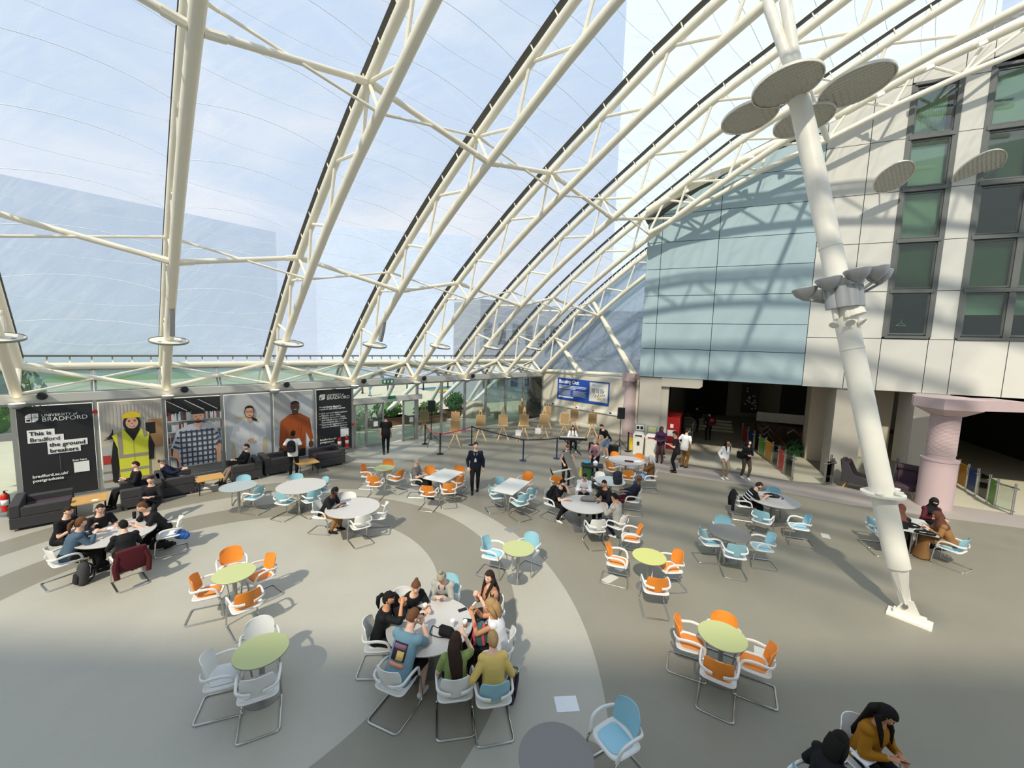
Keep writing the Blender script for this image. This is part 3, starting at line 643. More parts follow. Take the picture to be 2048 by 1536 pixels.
o = MB(); o.bar((.5, .1, 3.68), (2.3, .15, 3.68), .9, .36); o.build('beam_casing', 'pink_paint', t, smooth=False)
c2 = (E(.05, 6.9).x, E(.05, 6.9).y, 0)
t = col('pink_column', c2, None, 'slim pink column at the corner of the cream wall')
o = MB(); o.lathe([(.4, 0), (.4, 1.85), (.37, 1.9), (.36, 3.2), (.42, 3.3)], n=32); o.build('shaft', 'pink_paint', t)
o = MB(); o.box((-.42, -.42, 3.3), (.42, .42, 3.78), rz=R(-45)); o.build('capital', 'pink_paint', t, smooth=False)
# ---------------------------------------------------------------- eave wall: posts, glass, doors
o = MB()
for i, u in enumerate([-27.35, -25.66, -23.97, -22.28, -20.6, -18.9, -17.22, -15.53, -13.84, -10.3, -8.72, -7.06, -5.4, -3.66, -1.99, -.02]):
    o = MB(); o.bar(E(u, 0, 0), E(u, 0, 3.06), .13, .1, up=UX); struct(o.build('trim_%d' % (20+i), 'alu', smooth=False))
o = MB(); o.bar(E(-27, 0, .04), E(-13.84, 0, .04), .12, .08); struct(o.build('baseboard_left', 'alu', smooth=False))
o = MB(); o.bar(E(-10.3, 0, .04), E(0, 0, .04), .12, .08); struct(o.build('baseboard_far', 'alu_light', smooth=False))
def pane(n, u0, u1, z0, z1, m='glass', v=0.):
    o = MB(); o.prism([(u0, z0), (u1, z0), (u1, z1), (u0, z1)], E(0, v), UX, ZX, .012); struct(o.build('window_%d' % n, m, smooth=False))
for i, (a, b_) in enumerate(((-27.3, -25.7), (-25.6, -24.0), (-10.25, -8.78), (-8.66, -7.1), (-7.0, -5.45), (-5.34, -3.72), (-3.6, -2.05), (-1.93, -.06))): pane(40+i, a, b_, .06, 3.0, 'glass_green' if i > 4 else 'glass')
o = MB(); o.bar(E(-27, .0, 2.1), E(-24.0, 0, 2.1), .12, .22); struct(o.build('trim_15', 'alu', smooth=False))
pane(50, -13.78, -10.36, 2.5, 3.0)
# automatic doors
t = struct(thing('door_1', None, None, (0, 0, 0)))
o = MB(); o.bar(E(-13.8, .05, 2.32), E(-10.1, .05, 2.32), .3, .26); o.build('door_header', 'alu_light', t, smooth=False)
for nm, a, b_, m in (('side_panel', -13.75, -13.1, 0), ('door_leaf', -13.2, -12.25, .07), ('door_leaf', -11.2, -10.4, .07)):
    o = MB()
    for u in (a+.04, b_-.04): o.bar(E(u, m, .02), E(u, m, 2.2), .06, .09, up=UX)
    o.bar(E(a, m, .06), E(b_, m, .06), .06, .12); o.bar(E(a, m, 2.16), E(b_, m, 2.16), .06, .09)
    f = o.build(nm, 'alu', t, smooth=False); o = MB(); o.prism([(a+.06, .1), (b_-.06, .1), (b_-.06, 2.12), (a+.06, 2.12)], E(0, m), UX, ZX, .01); o.build('pane', 'glass_green', f)
    if nm == 'door_leaf': o = MB(); o.prism([(a+.4, 1.0), (a+.62, 1.0), (a+.62, 1.25), (a+.4, 1.25)], E(0, m+.02), UX, ZX, .004); o.build('notice_sticker', 'paper', f)
t = thing('exit_sign', 'green running-man exit sign on the beam above the entrance', 'sign', E(-12.05, .16, 3.22))
o = MB(Matrix.Translation(-E(-12.05, .16, 3.22))); o.bar(E(-12.35, .12, 3.22), E(-11.75, .12, 3.22), .05, .22); o.build('panel', 'sign_green', t, smooth=False)
o = MB(Matrix.Translation(-E(-12.05, .16, 3.22)))
for x in (-12.24, -12.05, -11.86): o.bar(E(x-.05, .155, 3.22), E(x+.05, .155, 3.22), .01, .13)
o.build('pictogram', 'white', t, smooth=False)
t = thing('exit_sign', 'small green sign above the sliding doors on the header', 'sign', E(-11.9, .22, 2.42)); o = MB(); o.M = Matrix.Translation(-E(-11.9, .22, 2.42)); o.bar(E(-12.1, .24, 2.42), E(-11.7, .24, 2.42), .04, .16); o.build('panel', 'sign_green', t, smooth=False)
# ---------------------------------------------------------------- banners
def banner(u0, u1, lab, base):
    t = thing('poster_banner', lab, 'poster', E((u0+u1)/2, .09, 0)); t['_'] = 1; del t['_']
    M = Matrix.Translation(-E((u0+u1)/2, .09, 0)); o = MB(M); o.prism([(u0, .1), (u1, .1), (u1, 2.98), (u0, 2.98)], E(0, .07), UX, ZX, .02); o.build('panel', base, t, smooth=False)
    return t, M
class Art:
    """flat printed artwork laid on a banner: polygons in (x, z) metres, y layers of 0.6 mm"""
    def __init__(s, t, M, u0, v=.0905): s.t, s.M, s.u0, s.v, s.k = t, M, u0, v, 0
    def poly(s, pts, m, name='print'):
        s.k += 1; o = MB(s.M); o.prism([(s.u0+x, z) for x, z in pts], E(0, s.v+s.k*.0012), UX, ZX, .0008, 0); s.items = getattr(s, 'items', []); s.items.append((o, m))
    def ell(s, cx, cz, rx, rz, m, a0=0, a1=360, n=22, rot=0):
        c, q = math.cos(R(rot)), math.sin(R(rot)); P = []
        for i in range(n): a = R(a0+(a1-a0)*i/(n if a1-a0 == 360 else n-1)); x, z = rx*math.cos(a), rz*math.sin(a); P.append((cx+x*c-z*q, cz+x*q+z*c))
        s.poly(P, m)
    def rect(s, x0, z0, x1, z1, m): s.poly([(x0, z0), (x1, z0), (x1, z1), (x0, z1)], m)
    def done(s, name='print'):
        ms = []; o = MB()
        for b, m in s.items:
            if m not in ms: ms.append(m)
            o.add(b.v, b.f, ms.index(m))
        o.build(name, ms, s.t, smooth=False); s.items = []
    def text(s, x, z, str_, size, m, bold=0, space=1): s.k += 1; text(str_, size, m, s.t, o=s.M @ E(s.u0+x, s.v+s.k*.0012+.001, z), ax=UX, ay=ZX, th=.001, bold=bold, space=space)
for n, h in (('p_wall', '#c9bfb0'), ('p_skin', '#d8a688'), ('p_dark', '#181818'), ('p_yellow', '#d9dc3c'), ('p_hat', '#e2c52c'), ('p_refl', '#9d9488'), ('p_wood', '#a9825a'), ('p_red', '#b03a30'),
             ('p_plaid', '#b9bec6'), ('p_plaid2', '#3c4250'), ('p_shelf', '#8d8f8e'), ('p_book1', '#7d2f35'), ('p_book2', '#cfd2cc'), ('p_book3', '#4c6275'), ('p_ceil', '#2a2b29'), ('p_lab', '#c4c6c6'),
             ('p_white', '#dfe1e2'), ('p_white2', '#c6cacd'), ('p_cream', '#cbbd99'), ('p_orange', '#a9501c'), ('p_orange2', '#8d3f15'), ('p_dskin', '#5a3a2a'), ('p_grey', '#b3b3b1'), ('p_lip', '#a8434a'), ('p_khaki', '#8c7d60')): mat(n, h, .6)
def logo(A, x, z, s):
    m = 'white'
    A.poly([(x, z+.27*s), (x, z+.36*s), (x+.06*s, z+.45*s), (x+.16*s, z+.5*s), (x+.23*s, z+.5*s), (x+.23*s, z+.27*s)], m)
    A.poly([(x+.26*s, z+.27*s), (x+.5*s, z+.27*s), (x+.5*s, z+.5*s), (x+.26*s, z+.5*s)], m)
    A.poly([(x, z), (x+.23*s, z), (x+.23*s, z+.24*s), (x, z+.24*s)], m)
    A.poly([(x+.26*s, z), (x+.34*s, z+.01*s), (x+.44*s, z+.07*s), (x+.49*s, z+.15*s), (x+.5*s, z+.24*s), (x+.26*s, z+.24*s)], m)
    A.poly([(x+.04*s, z+.06*s), (x+.19*s, z+.06*s), (x+.19*s, z+.18*s), (x+.04*s, z+.18*s)], 'banner_black')
    A.poly([(x+.29*s, z+.36*s), (x+.38*s, z+.31*s), (x+.47*s, z+.36*s), (x+.38*s, z+.34*s)], 'banner_black')
    A.poly([(x+.29*s, z+.44*s), (x+.38*s, z+.39*s), (x+.47*s, z+.44*s), (x+.38*s, z+.42*s)], 'banner_black')
# 1 black text banner
t, M = banner(-23.9, -22.34, 'black banner with white university slogan at the left end', 'banner_black'); A = Art(t, M, -23.9)
logo(A, .16, 2.5, .52)
for x0, z0, x1, z1 in ((.17, 2.05, .72, 2.26), (.17, 1.86, .9, 2.07), (.55, 1.66, 1.4, 1.87), (.55, 1.47, 1.24, 1.68)): A.rect(x0, z0, x1, z1, 'white')
A.rect(1.06, .78, 1.4, 1.12, 'white'); A.rect(.78, .9, .785, 1.4, 'alu'); A.done()
A.text(.48, 2.65, 'UNIVERSITY of', .115, 'white', 0); A.text(.48, 2.5, 'BRADFORD', .185, 'white', 0)
A.text(.21, 2.09, 'This is', .17, 'p_dark', .004); A.text(.21, 1.9, 'Bradford', .17, 'p_dark', .002); A.text(.59, 1.7, 'the ground', .17, 'p_dark', .004); A.text(.59, 1.51, 'breakers', .17, 'p_dark', .004)
A.text(1.04, 1.16, 'Scan here', .08, 'white', .002); A.text(.2, .78, 'bradford.ac.uk/', .12, 'white', .003); A.text(.2, .65, 'postgraduate', .12, 'white', .003)
# 2 hard-hat woman
t, M = banner(-22.2, -20.66, 'poster of a smiling woman in yellow hard hat and hi-vis vest', 'p_wall'); A = Art(t, M, -22.2)
for i in range(18): A.rect(.04+i*.085, 2.0, .07+i*.085, 2.9, 'p_grey')
A.rect(0, .1, .35, 1.5, 'p_grey'); A.rect(1.2, .1, 1.54, 1.2, 'p_cream'); A.rect(1.15, 1.3, 1.54, 2.3, 'p_wood'); A.rect(1.1, 1.8, 1.35, 2.2, 'p_dark'); A.rect(.02, .9, .2, 1.2, 'p_red'); A.rect(0, .3, .3, .36, 'p_khaki'); A.rect(0, .6, .3, .66, 'p_khaki')
for k in range(8): A.poly([(.02+.03*k, 1.7+.05*(k % 3)), (.3, 1.75+.04*k), (.28, 1.8+.04*k)], 'p_dark')
A.poly([(.22, .35), (.32, .3), (.42, .9), (.42, 1.8), (.28, 1.65), (.2, 1.0)], 'p_dark'); A.poly([(1.12, .9), (1.26, .9), (1.3, 1.4), (1.16, 1.85), (1.05, 1.8)], 'p_dark')
A.poly([(.4, .35), (1.12, .35), (1.14, 1.5), (1.18, 1.85), (.98, 2.02), (.52, 2.02), (.26, 1.85), (.38, 1.4)], 'p_yellow')
A.rect(.4, .58, 1.12, .68, 'p_refl'); A.rect(.4, 1.05, 1.13, 1.17, 'p_refl'); A.poly([(.4, 1.1), (.5, 1.1), (.5, 1.98), (.38, 1.93)], 'p_refl'); A.poly([(1.04, 1.7), (1.14, 1.75), (1.1, 1.95), (1.0, 2.0)], 'p_refl')
A.poly([(.56, 2.02), (.96, 2.02), (.78, 1.6)], 'p_dark'); A.rect(.765, .35, .775, 1.6, 'p_refl')
A.ell(.76, 2.22, .22, .29, 'p_dark'); A.ell(.76, 2.24, .155, .2, 'p_skin'); A.ell(.76, 2.43, .23, .2, 'p_hat', 0, 180); A.rect(.52, 2.41, 1.0, 2.46, 'p_hat')
for x in (.69, .83): A.ell(x, 2.29, .03, .012, 'p_dark'); A.ell(x, 2.33, .04, .008, 'p_dark')
A.ell(.76, 2.15, .065, .035, 'p_lip', 180, 360); A.ell(.76, 2.15, .05, .015, 'white', 180, 360); A.ell(.76, 2.22, .02, .012, 'p_orange')
A.ell(.3, .36, .09, .12, 'p_dark'); A.done()
# 3 plaid shirt
t, M = banner(-20.54, -18.96, 'poster of a bearded man in plaid shirt before library shelves', 'p_shelf'); A = Art(t, M, -20.54)
A.rect(0, 2.35, 1.58, 2.97, 'p_ceil')
for a in (0, .5, .9): A.poly([(a, 2.9), (a+.03, 2.9), (a+.6, 2.5), (a+.55, 2.5)], 'white')
rr = random.Random(3)
for z in (.45, .9, 1.35, 1.8, 2.2):
    A.rect(0, z-.04, 1.58, z, 'p_white2'); x = .02
    while x < 1.54: w = rr.uniform(.02, .05); A.rect(x, z, x+w*.85, z+rr.uniform(.22, .32), rr.choice(['p_book1', 'p_book2', 'p_book3', 'p_book2', 'p_plaid'])); x += w
A.poly([(.08, .9), (.2, .85), (.3, .45), (.42, .45), (.3, .9), (.3, 1.2), (.12, 1.2)], 'p_skin'); A.poly([(1.3, 1.3), (1.5, 1.2), (1.5, .9), (1.48, .5), (1.36, .5), (1.36, .9)], 'p_skin')
A.poly([(.3, .5), (1.3, .5), (1.34, 1.2), (1.52, 1.3), (1.4, 1.85), (1.05, 2.05), (.62, 2.05), (.24, 1.85), (.05, 1.25), (.26, 1.1)], 'p_plaid')
for k in range(7): x = .32+k*.15; A.rect(x, .52, x+.05, 1.82, 'p_plaid2')
for k in range(7): z = .6+k*.19; A.rect(.3, z, 1.32, z+.06, 'p_plaid2')
for k in range(3): A.poly([(.1+.06*k, 1.25+.15*k), (.28, 1.15+.2*k), (.3, 1.22+.2*k), (.14+.05*k, 1.33+.15*k)], 'p_plaid2'); A.poly([(1.34, 1.15+.2*k), (1.5-.03*k, 1.3+.15*k), (1.48-.03*k, 1.38+.15*k), (1.33, 1.22+.2*k)], 'p_plaid2')
A.poly([(.72, 2.08), (.98, 2.08), (.86, 1.85)], 'p_skin'); A.ell(.85, 2.3, .16, .23, 'p_skin'); A.ell(.85, 2.16, .13, .1, 'p_book1', 180, 360); A.ell(.85, 2.16, .12, .09, 'p_ceil', 180, 360); A.ell(.85, 2.2, .05, .02, 'p_lip'); A.ell(.85, 2.42, .2, .17, 'p_dark', 0, 180); A.rect(.66, 2.4, 1.04, 2.45, 'p_dark')
for x in (.79, .92): A.ell(x, 2.32, .025, .01, 'p_dark')
A.done()
# 4 lab coat
t, M = banner(-18.84, -17.28, 'poster of a woman with glasses in a crinkled white coat', 'p_lab'); A = Art(t, M, -18.84)
A.rect(.1, .9, 1.5, 2.3, 'p_white2'); A.rect(.3, 2.0, 1.2, 2.1, 'p_cream'); A.poly([(.2, .1), (1.4, .1), (1.4, 1.2), (.2, 1.2)], 'p_cream')
A.poly([(.35, .12), (1.25, .12), (1.25, 1.1), (1.4, 1.2), (1.35, 1.75), (1.0, 2.0), (.62, 2.0), (.28, 1.75), (.12, 1.2), (.3, 1.0)], 'p_white')
for k in range(26): x, z = rr.uniform(.3, 1.25), rr.uniform(.3, 1.8); A.poly([(x, z), (x+.015, z), (x+rr.uniform(-.08, .1), z+rr.uniform(.1, .3))], 'p_white2')
A.rect(.8, .2, .81, 1.7, 'p_white2'); A.poly([(.7, 2.02), (.92, 2.02), (.82, 1.8)], 'p_skin'); A.ell(.98, 1.95, .12, .05, 'p_dark', rot=-35); A.ell(.81, 2.27, .17, .26, 'p_dark'); A.ell(.81, 2.25, .145, .21, 'p_skin'); A.ell(.81, 2.42, .15, .1, 'p_dark', 0, 180)
for x in (.75, .88): A.ell(x, 2.28, .06, .04, 'p_dark'); A.ell(x, 2.28, .045, .028, 'p_skin'); A.ell(x, 2.28, .02, .01, 'p_dark')
A.ell(.81, 2.13, .04, .015, 'p_lip'); A.ell(.83, 1.12, .12, .07, 'p_skin', rot=15); A.done()
# 5 orange jumper
t, M = banner(-17.16, -15.59, 'poster of a smiling man in an orange-brown jumper', 'p_grey'); A = Art(t, M, -17.16)
A.rect(.9, 1.5, 1.5, 2.8, 'p_white2'); A.rect(0, .1, .3, 1.4, 'p_lab'); A.rect(1.25, .5, 1.5, 1.6, 'p_white'); A.poly([(.3, .1), (1.2, .1), (1.2, .5), (.3, .5)], 'p_dark')
A.poly([(.32, .45), (1.2, .45), (1.22, 1.2), (1.42, .7), (1.52, .85), (1.4, 1.75), (1.02, 2.02), (.6, 2.02), (.24, 1.75), (.16, .7), (.3, .6)], 'p_orange')
for k in range(12): x, z = rr.uniform(.35, 1.15), rr.uniform(.5, 1.6); A.poly([(x, z), (x+.02, z), (x+.05, z+.3)], 'p_orange2')
A.rect(.7, 1.98, .93, 2.15, 'p_dskin'); A.ell(.81, 2.32, .17, .24, 'p_dskin'); A.ell(.81, 2.44, .17, .14, 'p_dark', 0, 180)
for x in (.75, .88): A.ell(x, 2.36, .025, .01, 'p_dark')
A.ell(.81, 2.22, .06, .025, 'white', 180, 360); A.ell(.24, .5, .1, .16, 'p_dskin'); A.ell(1.42, .6, .1, .16, 'p_dskin'); A.done()
# 6 black text banner
t, M = banner(-15.47, -13.9, 'black banner listing postgraduate courses beside the entrance door', 'banner_black'); A = Art(t, M, -15.47)
logo(A, .12, 2.52, .5); A.rect(1.04, .72, 1.42, 1.1, 'white')
for z in (1.88, 1.76, 1.64, 1.4): A.rect(.12, z, .155, z+.035, 'white')
A.done(); A.text(.44, 2.68, 'UNIVERSITY of', .12, 'white'); A.text(.44, 2.52, 'BRADFORD', .2, 'white')
A.text(.12, 2.16, "Postgraduate Master's,\nresearch and CPD courses.", .105, 'white', .003)
A.text(.2, 1.87, 'Full and part-time options\nFlexible start dates\nAlumni discounts, loans\nand scholarships available\nGuaranteed offers and\nFast-track applications for\ncurrent Bradford students', .11, 'white', .001)
A.text(1.04, 1.14, 'Scan here', .075, 'white', .002); A.text(.12, .66, 'bradford.ac.uk/', .12, 'white', .003); A.text(.12, .54, 'postgraduate', .12, 'white', .003)
t = thing('call_point', 'small red alarm beacon on the post between the first two posters', 'alarm', E(-22.28, .1, 2.7)); o = MB(); o.lathe([(.001, .06), (.05, .05), (.06, 0), (.06, -.05), (.001, -.06)], n=14, cap=False); o.build('beacon', 'bright_red', t)
t = thing('call_point', 'small red call point on the post beside the entrance door', 'alarm', E(-13.84, .09, 1.25)); o = MB(); o.box((-.05, -.05, -.05), (.05, .05, .05), rz=R(45)); o.build('box', 'bright_red', t)
# blue sign on the end wall
t = thing('wall_sign', 'wide blue exhibition sign with an illustration on the cream wall', 'sign', E(-.01, 3.4, 2.3)); M = Matrix.Translation(-E(-.01, 3.4, 2.3))
def wp(poly, m, k, name):
    o = MB(M); o.prism(poly, E(-.01-.0015*k, 0), VX, ZX, .006 if k == 0 else .001); return o.build(name, m, t, smooth=False)
wp([(1.38, 1.58), (5.48, 1.58), (5.48, 3.06), (1.38, 3.06)], 'sign_blue', 2, 'panel')
wp([(4.0, 1.74), (5.4, 1.74), (5.4, 2.98), (4.0, 2.98)], 'p_cream', 3, 'illustration'); wp([(4.05, 1.79), (5.35, 1.79), (5.35, 2.93), (4.05, 2.93)], 'paper', 4, 'illustration')
for i in range(46):
    x, z = rr.uniform(4.2, 5.15), rr.uniform(1.95, 2.45); s = rr.uniform(.02, .06); wp([(x, z), (x+s, z), (x+s, z+s*1.6), (x, z+s*1.6)], rr.choice(['p_dark', 'p_wood', 'p_hat', 'p_khaki', 'p_skin']), 5, 'figure')
for x in (4.2, 4.5, 4.8): wp([(x, 2.3), (x+.26, 2.3), (x+.26, 2.6), (x, 2.6)], 'p_grey', 5, 'figure')
wp([(4.6, 1.9), (4.95, 1.9), (4.95, 1.98), (4.6, 1.98)], 'p_hat', 6, 'figure'); wp([(1.5, 1.74), (2.75, 1.74), (2.75, 1.85), (1.5, 1.85)], 'paper', 4, 'strip')
def st(x, z, s, size, m='white', bold=0): text(s, size, m, t, o=M @ E(-.022, x, z), ax=VX, ay=ZX, th=.001, bold=bold)
st(1.5, 2.72, 'Bussing Out', .34, bold=.012); st(4.2, 2.74, 'TW', .16, 'p_dark'); st(4.6, 2.76, '------------', .09, 'p_dark')
for k in range(3): st(1.5, 2.56-.085*k, 'l'*0+['mmmmm mmmm mmmm mmmmm mm mmmmmm', 'mmmm mmmmm mm mmmm mmmmm mmmm', 'mmmm mmmmmm'][k], .075, bold=.003) if False else None
for k in range(3): wp([(1.5, 2.53-.09*k), (3.8-(.9 if k == 2 else .1*k), 2.53-.09*k), (3.8-(.9 if k == 2 else .1*k), 2.58-.09*k), (1.5, 2.58-.09*k)], 'p_white', 4, 'text_line')
for c in (0, 1):
    for k in range(7): wp([(1.5+c*1.2, 2.24-.055*k), (2.58+c*1.2-.07*(k % 3), 2.24-.055*k), (2.58+c*1.2-.07*(k % 3), 2.265-.055*k), (1.5+c*1.2, 2.265-.055*k)], 'p_lab', 4, 'text_line')

# ---------------------------------------------------------------- unseen building behind the viewer, sized so its shade covers the near floor
o = MB(); o.box((-60, -20, 0), (45, -14, 22.7)); struct(o.build('wall_back', 'panel_grey', smooth=False))
# ---------------------------------------------------------------- outside
def fbox(name, label, cat, c, size, rz, m, wins=None, group=None):
    t = thing(name, label, cat, c, R(rz), group); sx_, sy_, sz_ = size; o = MB(); o.box((-sx_/2, -sy_/2, 0), (sx_/2, sy_/2, sz_)); o.build('walls', m, t, smooth=False)
    if wins:
        nx, nz, m2 = wins
        for j in range(nz):
            o = MB()
            for i in range(nx): x = -sx_/2+(i+.25)*sx_/nx; z = sz_*(j+.35)/(nz+.3); o.box((x, -sy_/2-.05, z), (x+sx_/nx*.5, -sy_/2+.02, z+sz_/nz*.4))
            o.build('window_row', m2, t, smooth=False)
    return t
fbox('tower_block', 'tall pale panelled tower beyond the roof at upper right', 'building', (36, 62, 0), (40, 16, 60), -20, 'far_white')
fbox('office_block', 'grey office block beyond the glazed end wall', 'building', (19, 52, 0), (26, 10, 9.5), -10, 'far_grey')
fbox('campus_block', 'long blue-grey building seen faintly through the roof foil at left', 'building', (-58, 48, 0), (50, 14, 21), 50, 'far_building')
fbox('campus_block', 'stepped blue-grey building seen through the foil, centre left', 'building', (-22, 78, 0), (26, 14, 24), 10, 'far_building')
fbox('annex', 'dark glazed annex outside behind the far right windows', 'building', E(5.5, -9.5), (9, 5, 9), 35, 'far_grey', (6, 2, 'glass_green'))
SL = ['outside the entrance door', 'outside behind the second easel', 'outside behind the middle easels', 'outside at the far window corner']
for i, k in enumerate((3, 4, 5, 6)):
    u = UT[k]; t = thing('buttress_strut', 'pale V-shaped steel buttress '+SL[i], 'strut', E(u, -4.6), 0, 'V-shaped buttresses outside'); M = Matrix.Translation(-E(u, -4.6))
    for du in (0, 2.3): o = MB(M); a = E(u, -4.6, .1); b_ = E(u+du, -1.1, 4.2); d = b_-a; o.loft([a, a+d*.08, b_-d*.08, b_], [.05, .13, .13, .06], n=12); o.build('tube', 'strut_blue', t)
    o = MB(M); o.box(tuple(E(u, -4.6)-Vector((.3, .3, 0))), tuple(E(u, -4.6)+Vector((.3, .3, .12)))); o.build('footing', 'concrete', t, smooth=False)
def bush(name, c, r, m, label, cat='bush', n=260, pot=None, seed=1, leaf=.07, group=None):
    t = thing(name, label, cat, c, R(45), group); rnd = random.Random(seed); o = MB(); z0 = 0
    if pot: z0 = pot[2]; q = MB(); q.box((-pot[0]/2, -pot[1]/2, 0), (pot[0]/2, pot[1]/2, pot[2])); q.box((-pot[0]/2-.04, -pot[1]/2-.04, pot[2]-.06), (pot[0]/2+.04, pot[1]/2+.04, pot[2]), ); q.build('planter', 'brown_wood', t, smooth=False)
    for i in range(n):
        th = rnd.uniform(0, 6.283); ph = math.acos(rnd.uniform(-.3, 1)); rr_ = rnd.uniform(.55, 1)
        p = Vector((r[0]*math.sin(ph)*math.cos(th)*rr_, r[1]*math.sin(ph)*math.sin(th)*rr_, z0+r[2]*.35+r[2]*math.cos(ph)*rr_*.75)); d = Vector((rnd.gauss(0, 1), rnd.gauss(0, 1), rnd.gauss(.4, 1))).normalized(); x, y = frame_from(d, Vector((0, 0, 1)))
        L_ = leaf*rnd.uniform(.7, 1.5); o.add([p-x*L_*.5, p+d*L_*.3+y*L_*.35, p+x*L_*.9, p+d*L_*.3-y*L_*.35], [(0, 1, 2, 3)])
    o.ell((0, 0, z0+r[2]*.4), (r[0]*.7, r[1]*.7, r[2]*.6)); o.build('foliage', m, t, smooth=False); return t
bush('planted_bush', E(-12.2, -4.4), (1.5, 1.0, 1.5), 'leaf_pale', 'pale blossoming bush outside through the open door', n=520, seed=2, leaf=.13)
bush('planted_bush', E(-9.8, -4.2), (1.1, .6, .95), 'leaf', 'green bush in a wooden planter outside, right of the door', n=420, pot=(2.4, .8, .5), seed=3, leaf=.13)
bush('planted_bush', E(-7.4, -3.4), (1.1, .5, .8), 'leaf', 'green bush in a planter outside behind the first easel', n=420, pot=(2.4, .8, .5), seed=4, leaf=.12)
bush('planted_bush', E(-4.6, -4.2), (.9, .6, 1.2), 'leaf_dark', 'dark green bush outside behind the third easel', n=360, pot=(1.8, .8, .5), seed=5, leaf=.12)
bush('planted_bush', E(-13.6, -2.6), (.5, .5, 1.4), 'leaf_dark', 'slim dark green shrub outside behind the left door leaf', n=240, seed=6, leaf=.12)
bush('tree', E(-27.5, -14), (3.2, 3.2, 4.5), 'leaf', 'leafy green tree outside the far left window', cat='tree', n=900, seed=7, leaf=.3)
o = MB(); o.prism([(0, 0), (30, 0), (30, 18), (0, 18)], E(-45, -60, .0), UX, VX, .01); tag(o.build('lawn', 'lawn', smooth=False), 'strip of lawn outside beyond the clerestory windows', 'lawn')
RB = ['red', 'p_hat', 'green_panel', 'sign_blue']
t = thing('rainbow_crossing', 'rainbow striped patch painted on the paving outside', 'crossing', E(2.5, -15.0, .0)); 
for i, m in enumerate(RB): o = MB(); o.prism([(-.5, i*1.3), (7, i*1.3), (7, i*1.3+1.25), (-.5, i*1.3+1.25)], (0, 0, .004), UX, -VX, .006); o.build('stripe', m, t, smooth=False)
BL = ['left of the walking figure', 'above the door centre', 'behind the strut', 'left of the rainbow patch', 'by the rainbow patch far end']
for i, (u, v) in enumerate(((-4.7, -19), (-2.5, -18.1), (-.3, -18.2), (1.85, -18.5), (5.5, -19.1))):
    t = thing('bollard', 'black bollard outside '+BL[i], 'bollard', E(u, v), 0, 'black bollards outside'); o = MB(); o.lathe([(.11, 0), (.11, .1), (.08, .12), (.07, .85), (.09, .87), (.09, .93), (.06, 1.0)], n=14); o.build('post', 'black', t)
t = thing('bench', 'slatted timber bench outside right of the third easel', 'bench', E(-3.5, -1.8), R(45)); o = MB()
for k in range(5): o.box((-1, -.25+k*.1, .42), (1, -.17+k*.1, .46))
o.build('seat', 'wood', t, smooth=False); o = MB(); o.box((-.9, -.25, 0), (-.7, .25, .42)); o.box((.7, -.25, 0), (.9, .25, .42)); o.build('leg', 'concrete', t, smooth=False)
t = thing('stone_seat', 'faceted pale stone block outside behind the third easel', 'seat', E(-3.4, -3.3), R(30)); o = MB(); o.loft([(0, 0, 0), (0, 0, .5), (0, 0, 1.1)], [(1.2, .7), (1.1, .65), (.5, .3)], n=6); o.build('block', 'concrete', t, smooth=False)
# ---------------------------------------------------------------- lobby contents
o = MB()
for k in range(4): o.prism([(-2.45, 8.2+k*.5), (.5, 8.2+k*.5), (.5, 12), (-2.45, 12)], FO+ZX*(.13*k+.004), WX, DX, .13)
tag(o.build('steps', 'terrazzo', smooth=False), 'broad shallow steps inside the dark lobby', 'steps')
t = thing('parcel_cabinet', 'tall red cabinet with labels standing at the left of the lobby', 'cabinet', Fc(-3.0, 2.0), R(-30)); o = MB(); o.box((-.38, -.35, 0), (.38, .35, 1.75)); o.box((-.41, -.38, 1.75), (.41, .38, 1.98)); o.build('body', 'red', t, bevel=.02); o = MB(); o.box((-.2, -.362, .7), (.2, -.35, 1.02)); o.box((-.08, -.362, 1.15), (.08, -.35, 1.35)); o.build('label', 'paper', t, smooth=False)
t = thing('lobby_doors', 'dark framed glass doors at the left of the lobby behind the red cabinet', 'door', Fc(-3.5, 1.4)); o = MB(); M = Matrix.Translation(-Fc(-3.5, 1.4))
for d in (1.6, 3.0, 4.4): o = o
o = MB(M)
for d in (1.4, 2.8, 4.2, 5.6): o.bar(Fc(-3.5, d, 0), Fc(-3.5, d, 3.4), .1, .08)
for z in (2.1, 3.35): o.bar(Fc(-3.5, 1.4, z), Fc(-3.5, 5.6, z), .1, .1)
o.build('door_frame', 'black', t, smooth=False)
o = MB(M); o.prism([(1.4, 0), (5.6, 0), (5.6, 3.3), (1.4, 3.3)], Fc(-3.52, 0), DX, ZX, .01); o.build('pane', 'window_glass', t, smooth=False)
t = thing('reception_counter', 'reception counter clad in herringbone timber inside the lobby', 'counter', Fc(2.3, 6.2)); M = Matrix.Translation(-Fc(2.3, 6.2))
o = MB(M); o.prism([(1.5, 6.3), (3.9, 5.2), (3.9, 6.1), (1.5, 7.2)], FO, WX, DX, 1.05); o.build('carcass', 'brown_wood', t, smooth=False)
a, b_ = Fc(1.5, 6.3), Fc(3.9, 5.2); ax = (b_-a).normalized(); mats_ = ['wood', 'lobby_dark', 'plum', 'alu', 'brown_wood']; o = MB(M); rr = random.Random(5)
